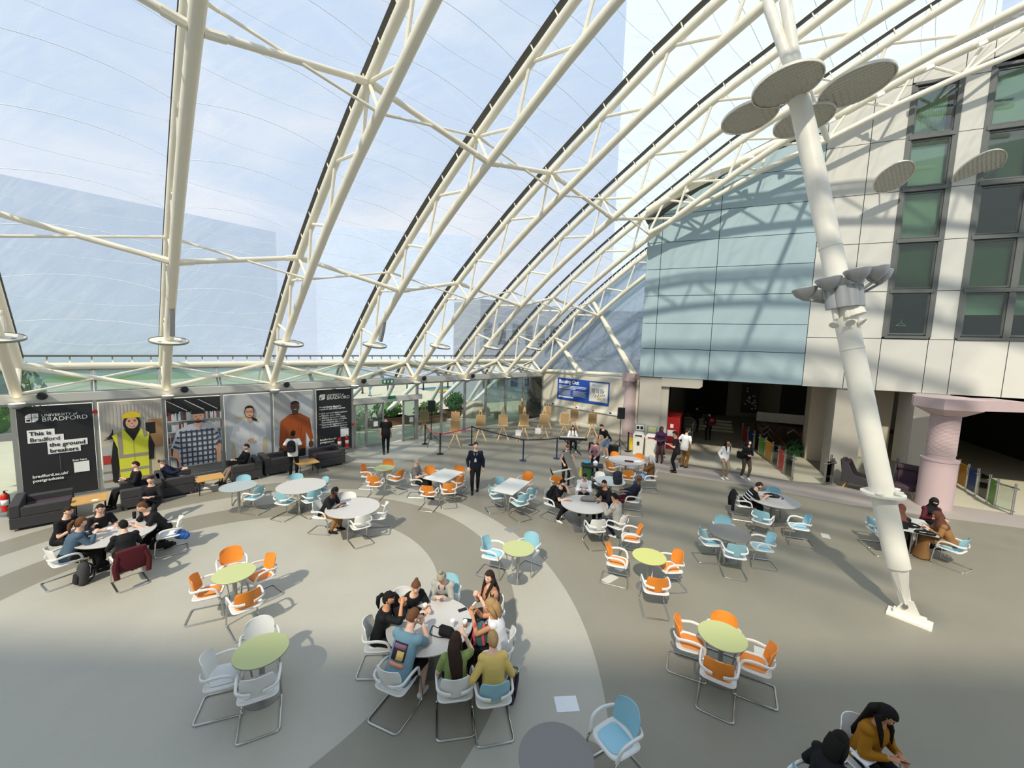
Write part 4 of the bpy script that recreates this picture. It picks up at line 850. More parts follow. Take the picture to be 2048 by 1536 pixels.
for i in range(9):
    for j in range(-1, 7):
        x = i*.3; z = j*.17; s_ = 1 if i % 2 else -1; P_ = [(x, z+(0 if s_ > 0 else .3)), (x+.3, z+(.3 if s_ > 0 else 0)), (x+.3, z+.15+(.3 if s_ > 0 else 0)), (x, z+.15+(0 if s_ > 0 else .3))]
        P_ = [(min(p[0], 2.62), max(0, min(1.05, p[1]))) for p in P_]
        if max(p[1] for p in P_)-min(p[1] for p in P_) < .03: continue
        o.prism(P_, a, ax, ZX, -.01, rr.randrange(5))
o.build('herringbone_front', mats_, t, smooth=False)
o = MB(M); o.prism([(1.6, 7.5), (4.0, 7.5), (4.0, 7.6), (1.6, 7.6)], FO+ZX*1.05, WX, DX, .55); o.build('back_screen', 'wall_cream', t, smooth=False)
bush('potted_palm', Fc(2.9, 3.6), (.45, .45, .7), 'leaf_dark', 'potted palm in a black tub before the reception counter', cat='plant', n=120, pot=None, seed=9, leaf=.25)
t = thing('plant_tub', 'black round tub holding the palm by the reception counter', 'pot', Fc(2.9, 3.6)); o = MB(); o.lathe([(.22, 0), (.28, .5), (.25, .5), (.24, .45), (.001, .45)], n=18, cap=False); o.build('tub', 'black', t)
t = thing('framed_poster', 'dark framed poster on the lobby back wall', 'poster', Fc(1.9, 11.8, 1.2)); M = Matrix.Translation(-Fc(1.9, 11.8, 1.2)); o = MB(M); o.prism([(1.2, .9), (2.3, .9), (2.3, 2.9), (1.2, 2.9)], Fc(0, 11.94), WX, ZX, .03); o.build('frame', 'black', t, smooth=False)
o = MB(M)
for i in range(20): x, z = rr.uniform(1.3, 2.1), rr.uniform(1.0, 2.7); o.prism([(x, z), (x+.12, z), (x+.1, z+.1), (x, z+.08)], Fc(0, 11.9), WX, ZX, .002)
o.build('print', 'lobby_wall', t, smooth=False)
t = thing('wall_lettering', 'dark lettering on the pale lobby screen wall', 'sign', Fc(-1.6, 15.1, 2.7)); text('bradford', .55, 'black', t, o=(0, 0, 0), ax=WX, ay=ZX, th=.03)
o = MB(); o.prism([(-2.3, 2.3), (.4, 2.3), (.4, 3.4), (-2.3, 3.4)], Fc(0, 15.15), WX, ZX, .02); struct(o.build('trim_17', 'lobby_wall', smooth=False))
# balustrades
def balustrade(label, pts, cols, h=1.02, name='balustrade', endpost=True):
    t = thing(name, label, 'railing', Fc(*pts[0])); M = Matrix.Translation(-Fc(*pts[0]))
    for i, (w, d) in enumerate(pts):
        o = MB(M); 
        for k in (-.022, .022): o.bar(Fc(w+k, d, 0), Fc(w+k, d, h+.08), .012, .03)
        o.cyl(Fc(w-.09, d-.02, h-.12), Fc(w+.1, d-.02, h-.12), .016, n=8); o.build('post', 'steel', t)
    for (a, c, m) in zip(pts, pts[1:], cols):
        A_, B_ = Fc(*a), Fc(*c); d = (B_-A_).normalized(); o = MB(M); L_ = (B_-A_).length
        o.prism([(.06, .1), (L_-.06, .1), (L_-.06, h-.04), (.06, h-.04)], A_, d, ZX, .012); o.build('infill_panel', m, t, smooth=False)
    o = MB(M); o.tube([Fc(w+.09, d, h-.1) for w, d in pts], .022, n=8); o.tube([Fc(w+.06, d, .12) for w, d in pts], .014, n=6); o.build('handrail', 'steel', t)
    return t
RP = [(1.75, -1.32), (1.62, -.45), (1.52, .25), (1.42, 1.1), (1.27, 1.95), (1.13, 2.75), (1.0, 3.6), (.85, 4.6), (.7, 5.7)]
balustrade('glass balustrade with red, amber, green and blue panels leading into the lobby', RP, ['rail_glass', 'red_panel', 'rail_glass', 'amber_panel', 'green_panel', 'rail_glass', 'blue_panel', 'red_panel'])
balustrade('clear glass balustrade along the left side of the lobby entrance', [(-2.45, -.75), (-2.3, .8), (-2.15, 2.4), (-2.0, 4.0), (-1.9, 5.6), (-1.8, 7.2)], ['rail_glass']*5)
balustrade('short clear balustrade beside the square concrete pier', [(2.85, -1.3), (3.15, -1.05), (3.25, -.4)], ['rail_glass']*2)
balustrade('glass balustrade with green, blue and amber panels behind the fat pink column', [(7.95, -1.8), (7.75, -1.35), (7.85, -.75), (7.95, .1), (8.0, .8), (8.1, 1.6), (8.3, 2.6), (8.5, 3.8), (8.8, 5.2)], ['rail_glass', 'green_panel', 'rail_glass', 'blue_panel', 'amber_panel', 'rail_glass', 'amber_panel', 'red_panel'])
balustrade('low clear rail between the two wing chairs in front of the glass', [(4.35, .55), (5.65, .35)], ['rail_glass'])
# timber stairs strips seen on the dark ceiling at right
o = MB()
for k in range(9): o.bar(Fc(9.5, 1.5+k*.9, 3.6-.12*k), Fc(13.5, 1.2+k*.9, 3.7-.12*k), .05, .03)
tag(o.build('ceiling_slats', 'brown_wood', smooth=False), 'thin slanting strips on the dark ceiling behind the pink column', 'slats', None, 'stuff')
# floor boxes and marks
FB = [((1133, 1408), .17, .13, 'paper', 'square pale floor hatch near the dark grey table', 5), ((1220, 1158), .2, .1, 'alu_light', 'worn tape patch under the orange chair left of the lime table', 40), ((1024, 1058), .2, .14, 'alu', 'grey floor box by the white rectangular table', 45), ((1651, 1072), .16, .1, 'alu_light', 'pale floor box beyond the lone blue chair', 60),
      ((1529, 1307), .12, .16, 'alu_light', 'pale floor box under the right-hand orange chair', 60), ((1243, 1136), .16, .1, 'alu_light', 'smaller worn tape patch behind the orange chair legs', 40)]
FXY = [(0.956, 5.441), (2.385, 8.689), (0.127, 11.025), (9.275, 11.188), (4.601, 6.559), (2.776, 9.162)]
for (px, a, c, m, lab, rz), p in zip(FB, FXY): o = MB(); o.box((-a, -c, .001), (a, c, .006)); q = o.build('floor_box', m, smooth=False); tag(q, lab, 'floor box'); q.location = (p[0], p[1], 0); q.rotation_euler = (0, 0, R(rz))

# ---------------------------------------------------------------- chairs
def smooth_path(pts, r=.06, n=5):
    """round the corners of a polyline"""
    P = [V(*p) for p in pts]; out = [P[0]]
    for i in range(1, len(P)-1):
        a, b, c = P[i-1], P[i], P[i+1]; d1 = (a-b); d2 = (c-b); k = min(r, d1.length*.48, d2.length*.48); s, e = b+d1.normalized()*k, b+d2.normalized()*k
        for j in range(n+1): t = j/n; out.append(s*(1-t)**2+b*2*t*(1-t)+e*t*t)
    out.append(P[-1]); return out
def chair_proto(back_m, pad_m, shell='white_plastic'):
    """front is +y, origin on the floor under the seat centre"""
    t = thing('cantilever_chair', 'x', 'chair')
    o = MB()                                                       # seat shell: rounded slab, dished, open centre rim
    def rr_(hx, hy, z, k=28, p=.45, fy=0): return [(math.copysign(abs(math.cos(2*math.pi*i/k))**p, math.cos(2*math.pi*i/k))*hx*(1-.10*math.sin(2*math.pi*i/k)), math.copysign(abs(math.sin(2*math.pi*i/k))**p, math.sin(2*math.pi*i/k))*hy+fy, z) for i in range(k)]
    rings = [rr_(.19, .18, .425), rr_(.235, .225, .435), rr_(.245, .235, .452), rr_(.235, .225, .468), rr_(.19, .185, .462), rr_(.1, .1, .45)]
    k = 28; o.add(sum(rings, []), [(i*k+j, i*k+(j+1) % k, (i+1)*k+(j+1) % k, (i+1)*k+j) for i in range(5) for j in range(k)]+[tuple(range(k-1, -1, -1)), tuple(range(5*k, 6*k))])
    o.build('seat_shell', shell, t)
    o = MB(); rings = [rr_(.165, .165, .458, fy=.01), rr_(.178, .175, .468, fy=.01), rr_(.165, .165, .476, fy=.01), rr_(.08, .08, .474, fy=.01)]
    o.add(sum(rings, []), [(i*k+j, i*k+(j+1) % k, (i+1)*k+(j+1) % k, (i+1)*k+j) for i in range(3) for j in range(k)]+[tuple(range(k-1, -1, -1)), tuple(range(3*k, 4*k))])
    o.build('seat_pad', pad_m, t)
    o = MB(); nx, nz = 12, 8; vs = []                               # curved backrest
    for s in (0, 1):
        for j in range(nz+1):
            for i in range(nx+1):
                a = -1+2*i/nx; b_ = -1+2*j/nz
                q = 1-.16*abs(a)**3; x = a*.205*(1-.14*abs(b_)**4); z = .66+b_*.165*(q if abs(b_) > 0 else 1)
                y = -.255+.075*a*a-.05*(z-.66)/.165*.8+(.012 if s else 0); vs.append((x, y, z))
    m = (nx+1)*(nz+1); fs = []
    for j in range(nz):
        for i in range(nx):
            a = j*(nx+1)+i; fs.append((a, a+1, a+nx+2, a+nx+1)); fs.append((m+a, m+a+nx+1, m+a+nx+2, m+a+1))
    ed = [i for i in range(nx+1)]+[j*(nx+1)+nx for j in range(1, nz+1)]+[nz*(nx+1)+i for i in range(nx-1, -1, -1)]+[j*(nx+1) for j in range(nz-1, 0, -1)]
    fs += [(ed[i], m+ed[i], m+ed[(i+1) % len(ed)], ed[(i+1) % len(ed)]) for i in range(len(ed))]
    o.add(vs, fs); o.build('backrest', back_m, t, ang=50)
    for s in (-1, 1):
        o = MB(); pts = smooth_path([(s*.07, -.272, .60), (s*.17, -.25, .605), (s*.245, -.2, .62), (s*.262, .0, .655), (s*.255, .16, .625), (s*.235, .205, .46)], .07, 4)
        n_ = len(pts); o.loft(pts, [(.023, .019) if i > 5 else (.026, .015) for i in range(n_)], ref=(0, 0, 1), n=8); o.build('arm', shell, t)
    o = MB(); pts = [(-.225, .17, .45), (-.235, .235, .40), (-.25, .27, .014), (-.25, -.34, .014), (.25, -.34, .014), (.25, .27, .014), (.235, .235, .40), (.225, .17, .45)]
    o.tube(smooth_path(pts, .06, 5), .0145, n=8); o.cyl((-.22, .17, .435), (.22, .17, .435), .01, n=6); o.cyl((-.2, -.12, .435), (.2, -.12, .435), .01, n=6)
    o.build('cantilever_frame', 'chrome', t); return t
PROTO = {'O': chair_proto('orange', 'orange_pad'), 'B': chair_proto('blue', 'blue_pad'), 'W': chair_proto('white_plastic', 'white_pad')}
CNAME = {'O': 'orange-backed', 'B': 'pale blue', 'W': 'all-white'}; USED = set()
def chair(kind, back, target, lab, ang=None):
    """back = floor point below the middle of the backrest, target = point the sitter faces"""
    b_ = Vector(back); d = (Vector(target)-b_) if ang is None else Vector((math.sin(R(ang)), math.cos(R(ang)))); d.normalize(); p = b_+d*.25
    t = PROTO[kind]
    if kind in USED: t = copy_tree(t)
    USED.add(kind); t.location = (p.x, p.y, 0); t.rotation_euler = (0, 0, math.atan2(-d.x, d.y)); tag(t, '%s cantilever chair %s' % (CNAME[kind], lab), 'chair', 'cantilever chairs in the atrium'); return t
# ---------------------------------------------------------------- tables
def round_table(c, r, top, lab, base='disc', z=.74, edge='edge', rz=0):
    t = thing('round_table', lab, 'table', c, R(rz), 'round cafe tables'); o = MB(); o.lathe([(r-.01, -.028), (r, -.02), (r, -.004)], c=(0, 0, z), n=64, cap=False); o.lathe([(.001, -.028), (r-.01, -.028)], c=(0, 0, z), n=64, cap=False); o.build('edge_band', edge, t)
    o = MB(); o.lathe([(r, -.004), (r-.004, 0), (.001, 0)], c=(0, 0, z), n=64, cap=False); o.build('tabletop', top, t)
    if base == 'disc':
        o = MB(); o.lathe([(.24, 0), (.24, .008), (.08, .018), (.04, .022), (.001, .022)], n=40, cap=False); o.build('base_disc', 'brushed', t); o = MB(); o.lathe([(.038, .02), (.038, .715)], n=18); o.build('stem', 'steel', t)
    elif base == 'block':
        o = MB(); o.box((-.3, -.3, 0), (.3, .3, .012)); o.build('base_plate', 'brushed', t, smooth=False); o = MB(); o.box((-.06, -.045, .012), (.06, .045, .712)); o.build('stem', 'brushed', t, smooth=False)
    elif base == 'legs':
        o = MB(); o.lathe([(.038, .02), (.038, .712)], n=18); o.build('stem', 'steel', t); o = MB(); o.lathe([(.26, 0), (.26, .01), (.05, .02)], n=36); o.build('base_disc', 'brushed', t)
    return t
def rect_table(P, lab, top='laminate_white'):
    P = [Vector(p) for p in P]; c = sum(P, Vector((0, 0)))/4; a = ((P[1]-P[0])+(P[2]-P[3]))/2; b_ = ((P[2]-P[1])+(P[3]-P[0]))/2
    t = thing('rectangular_table', lab, 'table', (c.x, c.y, 0), math.atan2(a.y, a.x), 'white rectangular tables'); L_, W_ = a.length/2, b_.length/2
    L_, W_ = max(L_, .6), min(max(W_, .36), .42)
    o = MB(); o.box((-L_, -W_, .715), (L_, W_, .74)); o.build('tabletop', top, t, bevel=.004)
    for s in (-1, 1):
        o = MB()
        for k in (-.05, .05): o.cyl((s*L_*.45, k, .02), (s*L_*.45, k, .715), .022, n=10)
        f = o.build('pedestal', 'steel', t); o = MB(); o.box((s*L_*.45-.03, -.3, 0), (s*L_*.45+.03, .3, .02)); o.build('foot', 'brushed', f, bevel=.003)
    return t
TBL = dict(A=((-5.25, 7.3), .36, 'lime', 'pale green round table with four orange chairs, left of centre', 'disc'), B=((-3.55, 5.42), .36, 'lime', 'pale green round table among three white chairs, nearest the camera at left', 'disc'),
    C=((3.14, 8.4), .36, 'lime_yellow', 'yellow-green round table with orange chairs beyond the tape patch', 'disc'), D=((3.51, 6.01), .36, 'lime', 'pale green round table with four orange chairs in the right foreground', 'disc'),
    E=((.26, 8.58), .36, 'lime', 'pale green round table between two pale blue chairs', 'disc'), F=((-4.48, 13.94), .36, 'lime', 'pale green round table with orange chairs near the entrance', 'disc'),
    L=((-8.94, 8.71), .71, 'laminate', 'large white round table where five people in black sit, far left', 'block'), M=((-1.21, 6.07), .69, 'laminate', 'large round table with eight people around it, centre foreground', 'block'),
    W=((-4.23, 10.49), .70, 'laminate', 'large white round table where a man in headphones writes', 'block'), P=((-6.41, 11.97), .70, 'laminate', 'large round table with blue chairs near the sofas', 'block'),
    G=((-8.23, 11.77), .49, 'laminate_blue', 'grey-blue round table on a single steel stem near the sofas', 'legs'), Q=((2.21, 11.22), .68, 'laminate', 'large white round table where four young men sit, with a grey bag on it', 'block'),
    S=((4.72, 15.82), .71, 'laminate', 'round table with a brown bag on it by the recycling bins', 'disc'), T=((3.46, 13.28), .5, 'laminate_blue', 'grey round table carrying a navy backpack', 'disc'),
    U=((5.6, 9.68), .49, 'laminate_grey', 'dark grey round table ringed by four blue chairs', 'disc'), X=((8.22, 12.01), .70, 'laminate', 'large round table of the man in a striped shirt', 'block'),
    Y=((.62, 4.02), .42, 'laminate_grey', 'dark grey round table cut by the bottom edge of the photo', 'disc'))
for k, (c, r, m, lab, bs) in TBL.items(): round_table(c, r, m, lab, bs, rz={'M': 20, 'W': 30, 'Q': 0}.get(k, 15))
RT1 = [(-2.86, 13.04), (-2.35, 14.12), (-1.6, 13.71), (-2.12, 12.55)]; RT2 = [(-.53, 12.13), (.03, 13.3), (.73, 12.98), (.1, 11.69)]; RT3 = [(10.35, 10.15), (11.0, 11.2), (11.65, 10.8), (11.0, 9.75)]
rect_table(RT1, 'white rectangular table with papers beside the man in grey'); rect_table(RT2, 'empty white rectangular table between blue chairs'); rect_table(RT3, 'white table heaped with black bags where three veiled women sit')
def tc_(k): return TBL[k][0]
CH = [
 ('O', (-5.873, 8.096), 'A', 'on the far side of the left-hand pale green table'), ('O', (-5.843, 7.019), 'A', 'on the left side of the left-hand pale green table'), ('O', (-4.846, 7.876), 'A', 'on the right side of the left-hand pale green table'), ('O', (-4.540, 6.653), 'A', 'with its back to the camera at the left-hand pale green table'),
 ('W', (-3.937, 5.980), 'B', 'behind the nearest pale green table at left'), ('W', (-4.199, 5.173), 'B', 'left of the nearest pale green table, facing right'), ('W', (-3.262, 4.860), 'B', 'back to the camera in front of the nearest pale green table'),
 ('O', (2.287, 8.732), 'C', 'standing over the worn tape patch'), ('O', (3.872, 8.499), 'C', 'right of the yellow-green table'), ('O', (2.999, 7.442), 'C', 'back to the camera at the yellow-green table'),
 ('O', (2.878, 6.291), 'D', 'on the left of the right foreground green table'), ('O', (3.779, 6.454), 'D', 'on the far side of the right foreground green table'), ('O', (4.126, 5.676), 'D', 'on the right of the right foreground green table'), ('O', (3.128, 5.382), 'D', 'back to the camera at the right foreground green table'),
 ('B', (-0.539, 8.883), 'E', 'left of the green table behind the group of eight'), ('B', (0.615, 9.174), 'E', 'right of the green table behind the group of eight'),
 ('O', (-5.284, 13.950), 'F', 'left of the small green table near the entrance'), ('O', (-4.564, 14.693), 'F', 'behind the small green table near the entrance'), ('O', (-4.504, 12.798), 'F', 'in front of the small green table near the entrance'), ('O', (-3.753, 13.537), 'F', 'between the small green table and the man in grey'),
 ('B', (-8.564, 12.526), 'G', 'behind the grey-blue table by the sofas'), ('B', (-7.457, 11.638), 'G', 'right of the grey-blue table by the sofas'),
 ('B', (-7.038, 12.813), 'P', 'on the sofa side of the large table, left one'), ('B', (-5.903, 12.575), 'P', 'at the right end of the large table near the standing student'), ('B', (-6.643, 11.148), 'P', 'in front of the large table near the sofas, left one'), ('B', (-5.740, 11.455), 'P', 'in front of the large table near the sofas, right one'),
 ('W', (-5.319, 10.602), 'W', 'under the man with headphones'), ('W', (-4.700, 11.343), 'W', 'with a black strap over its back, behind the writing man'), ('W', (-3.707, 9.862), 'W', 'back to the camera at the writing man\'s table'), ('W', (-3.361, 10.682), 'W', 'right of the writing man\'s table'),
 ('W', (-9.456, 7.805), 'L', 'under the woman in a denim jacket'), ('W', (-7.800, 7.882), 'L', 'hung with a maroon coat'), ('W', (-8.040, 9.445), 'L', 'under the man reaching over the far left table'), ('W', (-9.950, 9.070), 'L', 'behind the grinning man in black, far left table'),
 ('W', (-1.921, 6.852), 'M', 'under the woman with a fringe, black T-shirt'), ('B', (-1.098, 7.346), 'M', 'behind the woman with a topknot'), ('W', (-0.097, 6.754), 'M', 'under the woman in a tan top'), ('W', (0.137, 5.843), 'M', 'under the blonde woman in a white top'),
 ('W', (-2.235, 5.997), 'M', 'under the woman in black with a ponytail'), ('W', (-1.612, 5.049), 'M', 'under the man in the blue T-shirt'), ('W', (-0.629, 4.939), (-1.0, 6.9), 'under the long-haired woman in green'), ('B', (-0.088, 4.880), (-.52, 6.9), 'under the woman in yellow'),
 ('W', (1.194, 12.066), 'Q', 'under the man resting his chin on his hand'), ('W', (2.501, 12.938), 'Q', 'behind the man in a white jacket'), ('W', (3.253, 11.944), 'Q', 'under the man in a black hoodie'), ('W', (3.174, 10.344), 'Q', 'under the man in a grey tracksuit top'), ('W', (2.379, 10.019), 'Q', 'empty, back to the camera at the young men\'s table'),
 ('W', (3.223, 13.977), 'T', 'beside the grey table with the navy backpack'), ('O', (4.362, 14.252), 'S', 'back to the camera between the backpack and the bins'), ('O', (4.468, 16.792), 'S', 'on the far left of the table with the brown bag'), ('O', (5.524, 16.600), 'S', 'on the far right of the table with the brown bag'), ('O', (3.858, 15.299), 'S', 'at the left of the table with the brown bag'),
 ('B', (4.908, 9.738), 'U', 'on the left of the dark grey table'), ('B', (5.852, 10.501), 'U', 'on the far side of the dark grey table'), ('B', (6.580, 9.476), 'U', 'on the right of the dark grey table'), ('B', (5.364, 8.894), 'U', 'back to the camera at the dark grey table'),
 ('W', (7.211, 12.347), 'X', 'under the man in a striped shirt'), ('B', (8.809, 12.918), 'X', 'behind the striped man\'s table, by the balustrade'), ('B', (7.158, 10.916), 'X', 'back to the camera at the striped man\'s table'),
]
for k, b_, tk, lab in CH: chair(k, b_, tc_(tk) if isinstance(tk, str) else tk, lab)
MD1 = (-2.23, 13.35); MD2 = (.08, 12.5); MD3 = (11.0, 10.5)
for k, b_, tg, lab in (('W', (-3.363, 13.308), MD1, 'under the grey-haired man by the papers'), ('O', (-2.923, 14.066), (-2.35, 13.4), 'behind the white table with papers, left one'), ('O', (-1.799, 14.177), (-2.0, 13.3), 'behind the white table with papers, right one'), ('O', (-2.570, 12.093), (-2.4, 13.3), 'back to the camera at the table with papers'), ('O', (-1.895, 12.371), (-2.1, 13.1), 'second along the front of the table with papers'), ('O', (-1.590, 13.112), (-1.9, 13.3), 'at the walking man\'s side of the table with papers'),
  ('B', (-0.356, 13.074), (-.05, 12.8), 'left rear of the empty white table'), ('B', (-0.595, 12.260), (-.2, 12.4), 'left front of the empty white table'), ('B', (0.495, 11.643), (.1, 12.2), 'right front of the empty white table'), ('B', (0.795, 12.203), (.3, 12.6), 'right rear of the empty white table'), ('O', (0.698, 13.740), (.5, 13.4), 'at the far end of the empty white table'),
  ('B', (10.083, 10.765), MD3, 'left of the veiled women\'s table, rear one'), ('B', (9.922, 10.295), (10.8, 10.0), 'left of the veiled women\'s table, behind the mast'), ('B', (11.435, 9.526), MD3, 'behind the woman in a tan cloak')):
    chair(k, b_, tg, lab)
for k, b_, a, lab in (('O', (3.401, 9.748), -75, 'facing left near the grey tracksuit man'), ('O', (1.634, 13.405), 20, 'turned away behind the chin-resting man'), ('W', (5.447, 14.470), -85, 'under the white-haired person in a brown coat'), ('W', (4.188, 12.313), -75, 'under the reclining person in a navy jacket'),
  ('B', (8.369, 10.677), -70, 'standing alone left of the long mast shadow'), ('B', (1.637, 4.639), -120, 'large in the foreground beside the dark table'), ('W', (4.337, 4.571), 165, 'under the woman in a mustard raincoat'), ('B', (3.258, 3.813), 75, 'under the black-haired person at the bottom edge'), ('W', (-2.205, 11.584), 0, 'x')):
    if lab != 'x': chair(k, b_, None, lab, a)
# ---------------------------------------------------------------- soft seating
def sofa(c, rz, L_, D, lab, right_arm=True, left_arm=True):
    t = thing('low_sofa', lab, 'sofa', c, R(rz), 'charcoal sofas along the posters'); o = MB(); o.box((-L_/2, -D/2, .06), (L_/2, D/2, .36)); o.build('base', 'charcoal', t, bevel=.02)
    o = MB(); o.box((-L_/2, D/2-.2, .36), (L_/2, D/2, .7)); o.build('backrest', 'charcoal', t, bevel=.025)
    for s, f in ((-1, left_arm), (1, right_arm)):
        if f: o = MB(); x = s*(L_/2-.1); o.box((x-.1, -D/2, .36), (x+.1, D/2-.2, .62)); o.build('armrest', 'charcoal', t, bevel=.025)
    o = MB(); o.box((-L_/2+(.21 if left_arm else .02), -D/2+.01, .362), (L_/2-(.21 if right_arm else .02), D/2-.21, .46)); o.build('seat_cushion', 'plum', t, bevel=.03)
    for sx_ in (-1, 1):
        for sy_ in (-1, 1): o = MB(); o.box((sx_*(L_/2-.12)-.05, sy_*(D/2-.1)-.03, 0), (sx_*(L_/2-.12)+.05, sy_*(D/2-.1)+.03, .06)); o.build('leg', 'steel', t, smooth=False)
    return t
SF = [((*(-13.008, 10.765), 0), 135, 1.25, 1.1, 'charcoal armchair sofa under the black banner, far left'), ((*(-11.506, 12.093), 0), -45, 1.1, .95, 'charcoal sofa of the man in glasses holding a drink'), ((*(-11.205, 12.968), 0), 135, 1.1, .95, 'charcoal sofa of the person in a cap'),
      ((*(-9.925, 14.546), 0), -45, 1.1, .95, 'charcoal sofa of the bearded man by the white-coat poster'), ((*(-9.291, 15.375), 0), 135, 1.1, .9, 'empty charcoal sofa with plum seat in front of the posters'), ((*(-7.746, 16.527), 0), -45, 1.15, 1.1, 'charcoal sofa with plum cushion beside the extinguishers')]
for c, rz, L_, D, lab in SF:
    sofa(c, rz, L_, D, lab)
def cafe_block(c, rz, sx_, sy_, z, lab):
    t = thing('coffee_table', lab, 'table', c, R(rz), 'square timber coffee tables'); o = MB(); o.box((-sx_/2, -sy_/2, z-.03), (sx_/2, sy_/2, z)); o.build('tabletop', 'wood', t, bevel=.004)
    for a in (-1, 1):
        for b_ in (-1, 1): o = MB(); o.cyl((a*(sx_/2-.06), b_*(sy_/2-.06), 0), (a*(sx_/2-.06), b_*(sy_/2-.06), z-.03), .014, n=8); o.build('leg', 'black', t)
cafe_block((*(-12.041, 11.084), 0), 45, .72, .78, .5, 'square timber coffee table with a plate, far left'); cafe_block((*(-10.139, 13.121), 0), 45, .75, .7, .5, 'square timber coffee table between the two middle sofas'); cafe_block((*(-7.893, 15.141), 0), 45, .75, .7, .5, 'square timber coffee table beside the student with a backpack')
def wing(c, rz, lab):
    t = thing('wing_chair', lab, 'armchair', c, R(rz), 'plum wing chairs'); o = MB(); o.loft([(0, -.34, .3), (0, -.42, .7), (0, -.5, 1.12)], [(.36, .08), (.38, .08), (.36, .07)], ref=(1, 0, 0), n=12, sq=.5); o.build('back_shell', 'charcoal', t)
    o = MB(); o.loft([(0, -.28, .4), (0, -.34, .72), (0, -.38, .9)], [(.28, .07), (.3, .07), (.28, .05)], ref=(1, 0, 0), n=12, sq=.6); o.build('back_cushion', 'plum', t)
    o = MB(); o.loft([(-.3, -.36, 1.0), (.3, -.36, 1.0)], [(.11, .08), (.11, .08)], ref=(0, 0, 1), n=10); o.build('headrest', 'plum', t)
    for s in (-1, 1):
        o = MB(); o.prism([(-.45, .28), (.34, .28), (.34, .52), (-.1, .62), (-.3, 1.05), (-.5, 1.1)], (s*.36-.03, 0, 0), (0, 1, 0), (0, 0, 1), .06); o.build('side_wing', 'charcoal', t, bevel=.02)
    o = MB(); o.box((-.32, -.3, .26), (.32, .36, .44)); o.build('seat_cushion', 'plum', t, bevel=.04)
    for s in (-1, 1):
        for k in (-.3, .25): o = MB(); o.bar((s*.25, k, .27), (s*.36, k*1.35, 0), .035, .03); o.build('leg', 'wood', t, smooth=False)
wing((*(13.756, 15.351), 0), -140, 'high-backed plum wing chair left of the mast collar'); wing((*(15.068, 14.828), 0), 125, 'high-backed plum wing chair between the mast and the pink column')

# ---------------------------------------------------------------- people
for n, h in (('skin_light', '#e3b8a0'), ('skin_mid', '#c48f6c'), ('skin_dark', '#5c3d2e'), ('hair_black', '#17130f'), ('hair_dark', '#33241b'), ('hair_brown', '#6a472e'), ('hair_blonde', '#a2845a'), ('hair_ash', '#a39a85'), ('hair_grey', '#9b9a96'), ('hair_white', '#e6e3dd'),
             ('c_black', '#17171a'), ('c_black2', '#232226'), ('c_denim', '#4a5f70'), ('c_grey', '#a3a19b'), ('c_midgrey', '#7c7a78'), ('c_white', '#e9e9ea'), ('c_tan', '#b5856a'), ('c_blue', '#7396a4'), ('c_green', '#86975a'), ('c_yellow', '#d8bc6c'), ('c_mustard', '#a06c14'),
             ('c_navy', '#1d2233'), ('c_khaki', '#8b7a66'), ('c_camel', '#9c6a34'), ('c_maroon', '#4d1820'), ('c_purple', '#3b2440'), ('c_mauve', '#8f6f78'), ('c_brown', '#6a4a2a'), ('c_jean', '#7f99b5'), ('c_cloak', '#8f6840'), ('c_scarf', '#5f3a2c'), ('c_dark_jean', '#2d3642'), ('c_shoe_white', '#e4e4e2'), ('c_red', '#a81f26'), ('lip', '#a4564f'), ('c_coral', '#e79a78'), ('c_leopard', '#564a3a'), ('eye_white', '#efece6')):
    mat(n, h, .75 if n[0] != 's' else .5, bump=(.25 if n[:2] == 'c_' else .6 if n[:4] == 'hair' else 0), bscale=28 if n[:2] == 'c_' else 75, spec=.25)
def ik(S, T, l1, l2, pole):
    d = T-S; L_ = min(d.length, (l1+l2)*.995); dn = d.normalized(); T = S+dn*L_; a = (l1*l1-l2*l2+L_*L_)/(2*L_); h = math.sqrt(max(0, l1*l1-a*a)); p = Vector(pole); p = p-dn*p.dot(dn)
    if p.length < 1e-4: p = Vector((0, 0, -1))
    return S+dn*a+p.normalized()*h, T
def limb(o, pts, rad, m=None, n=10, corner=.06):
    """tapered limb through joints, radii given per joint"""
    P = [V(*p) for p in pts]; path = [P[0]]; rr_ = [rad[0]]
    for i in range(1, len(P)):
        a, b = P[i-1], P[i]
        for t in ((.2, .5, .85, 1) if i == len(P)-1 else (.2, .5, .82)): path.append(a.lerp(b, t)); rr_.append(rad[i-1]*(1-t)+rad[i]*t+(.06*rad[i-1]*math.sin(math.pi*min(1, t*1.3)) if t < 1 else 0))
        if i < len(P)-1:
            c = P[i+1]; k1 = a.lerp(b, .93); k2 = b.lerp(c, .07); path += [k1.lerp(b, .6), b.lerp(k2, .4).lerp(b, .5), k2]; rr_ += [rad[i]]*3
    o.loft(path, rr_, ref=(0, 0, 0), n=n, m=m)
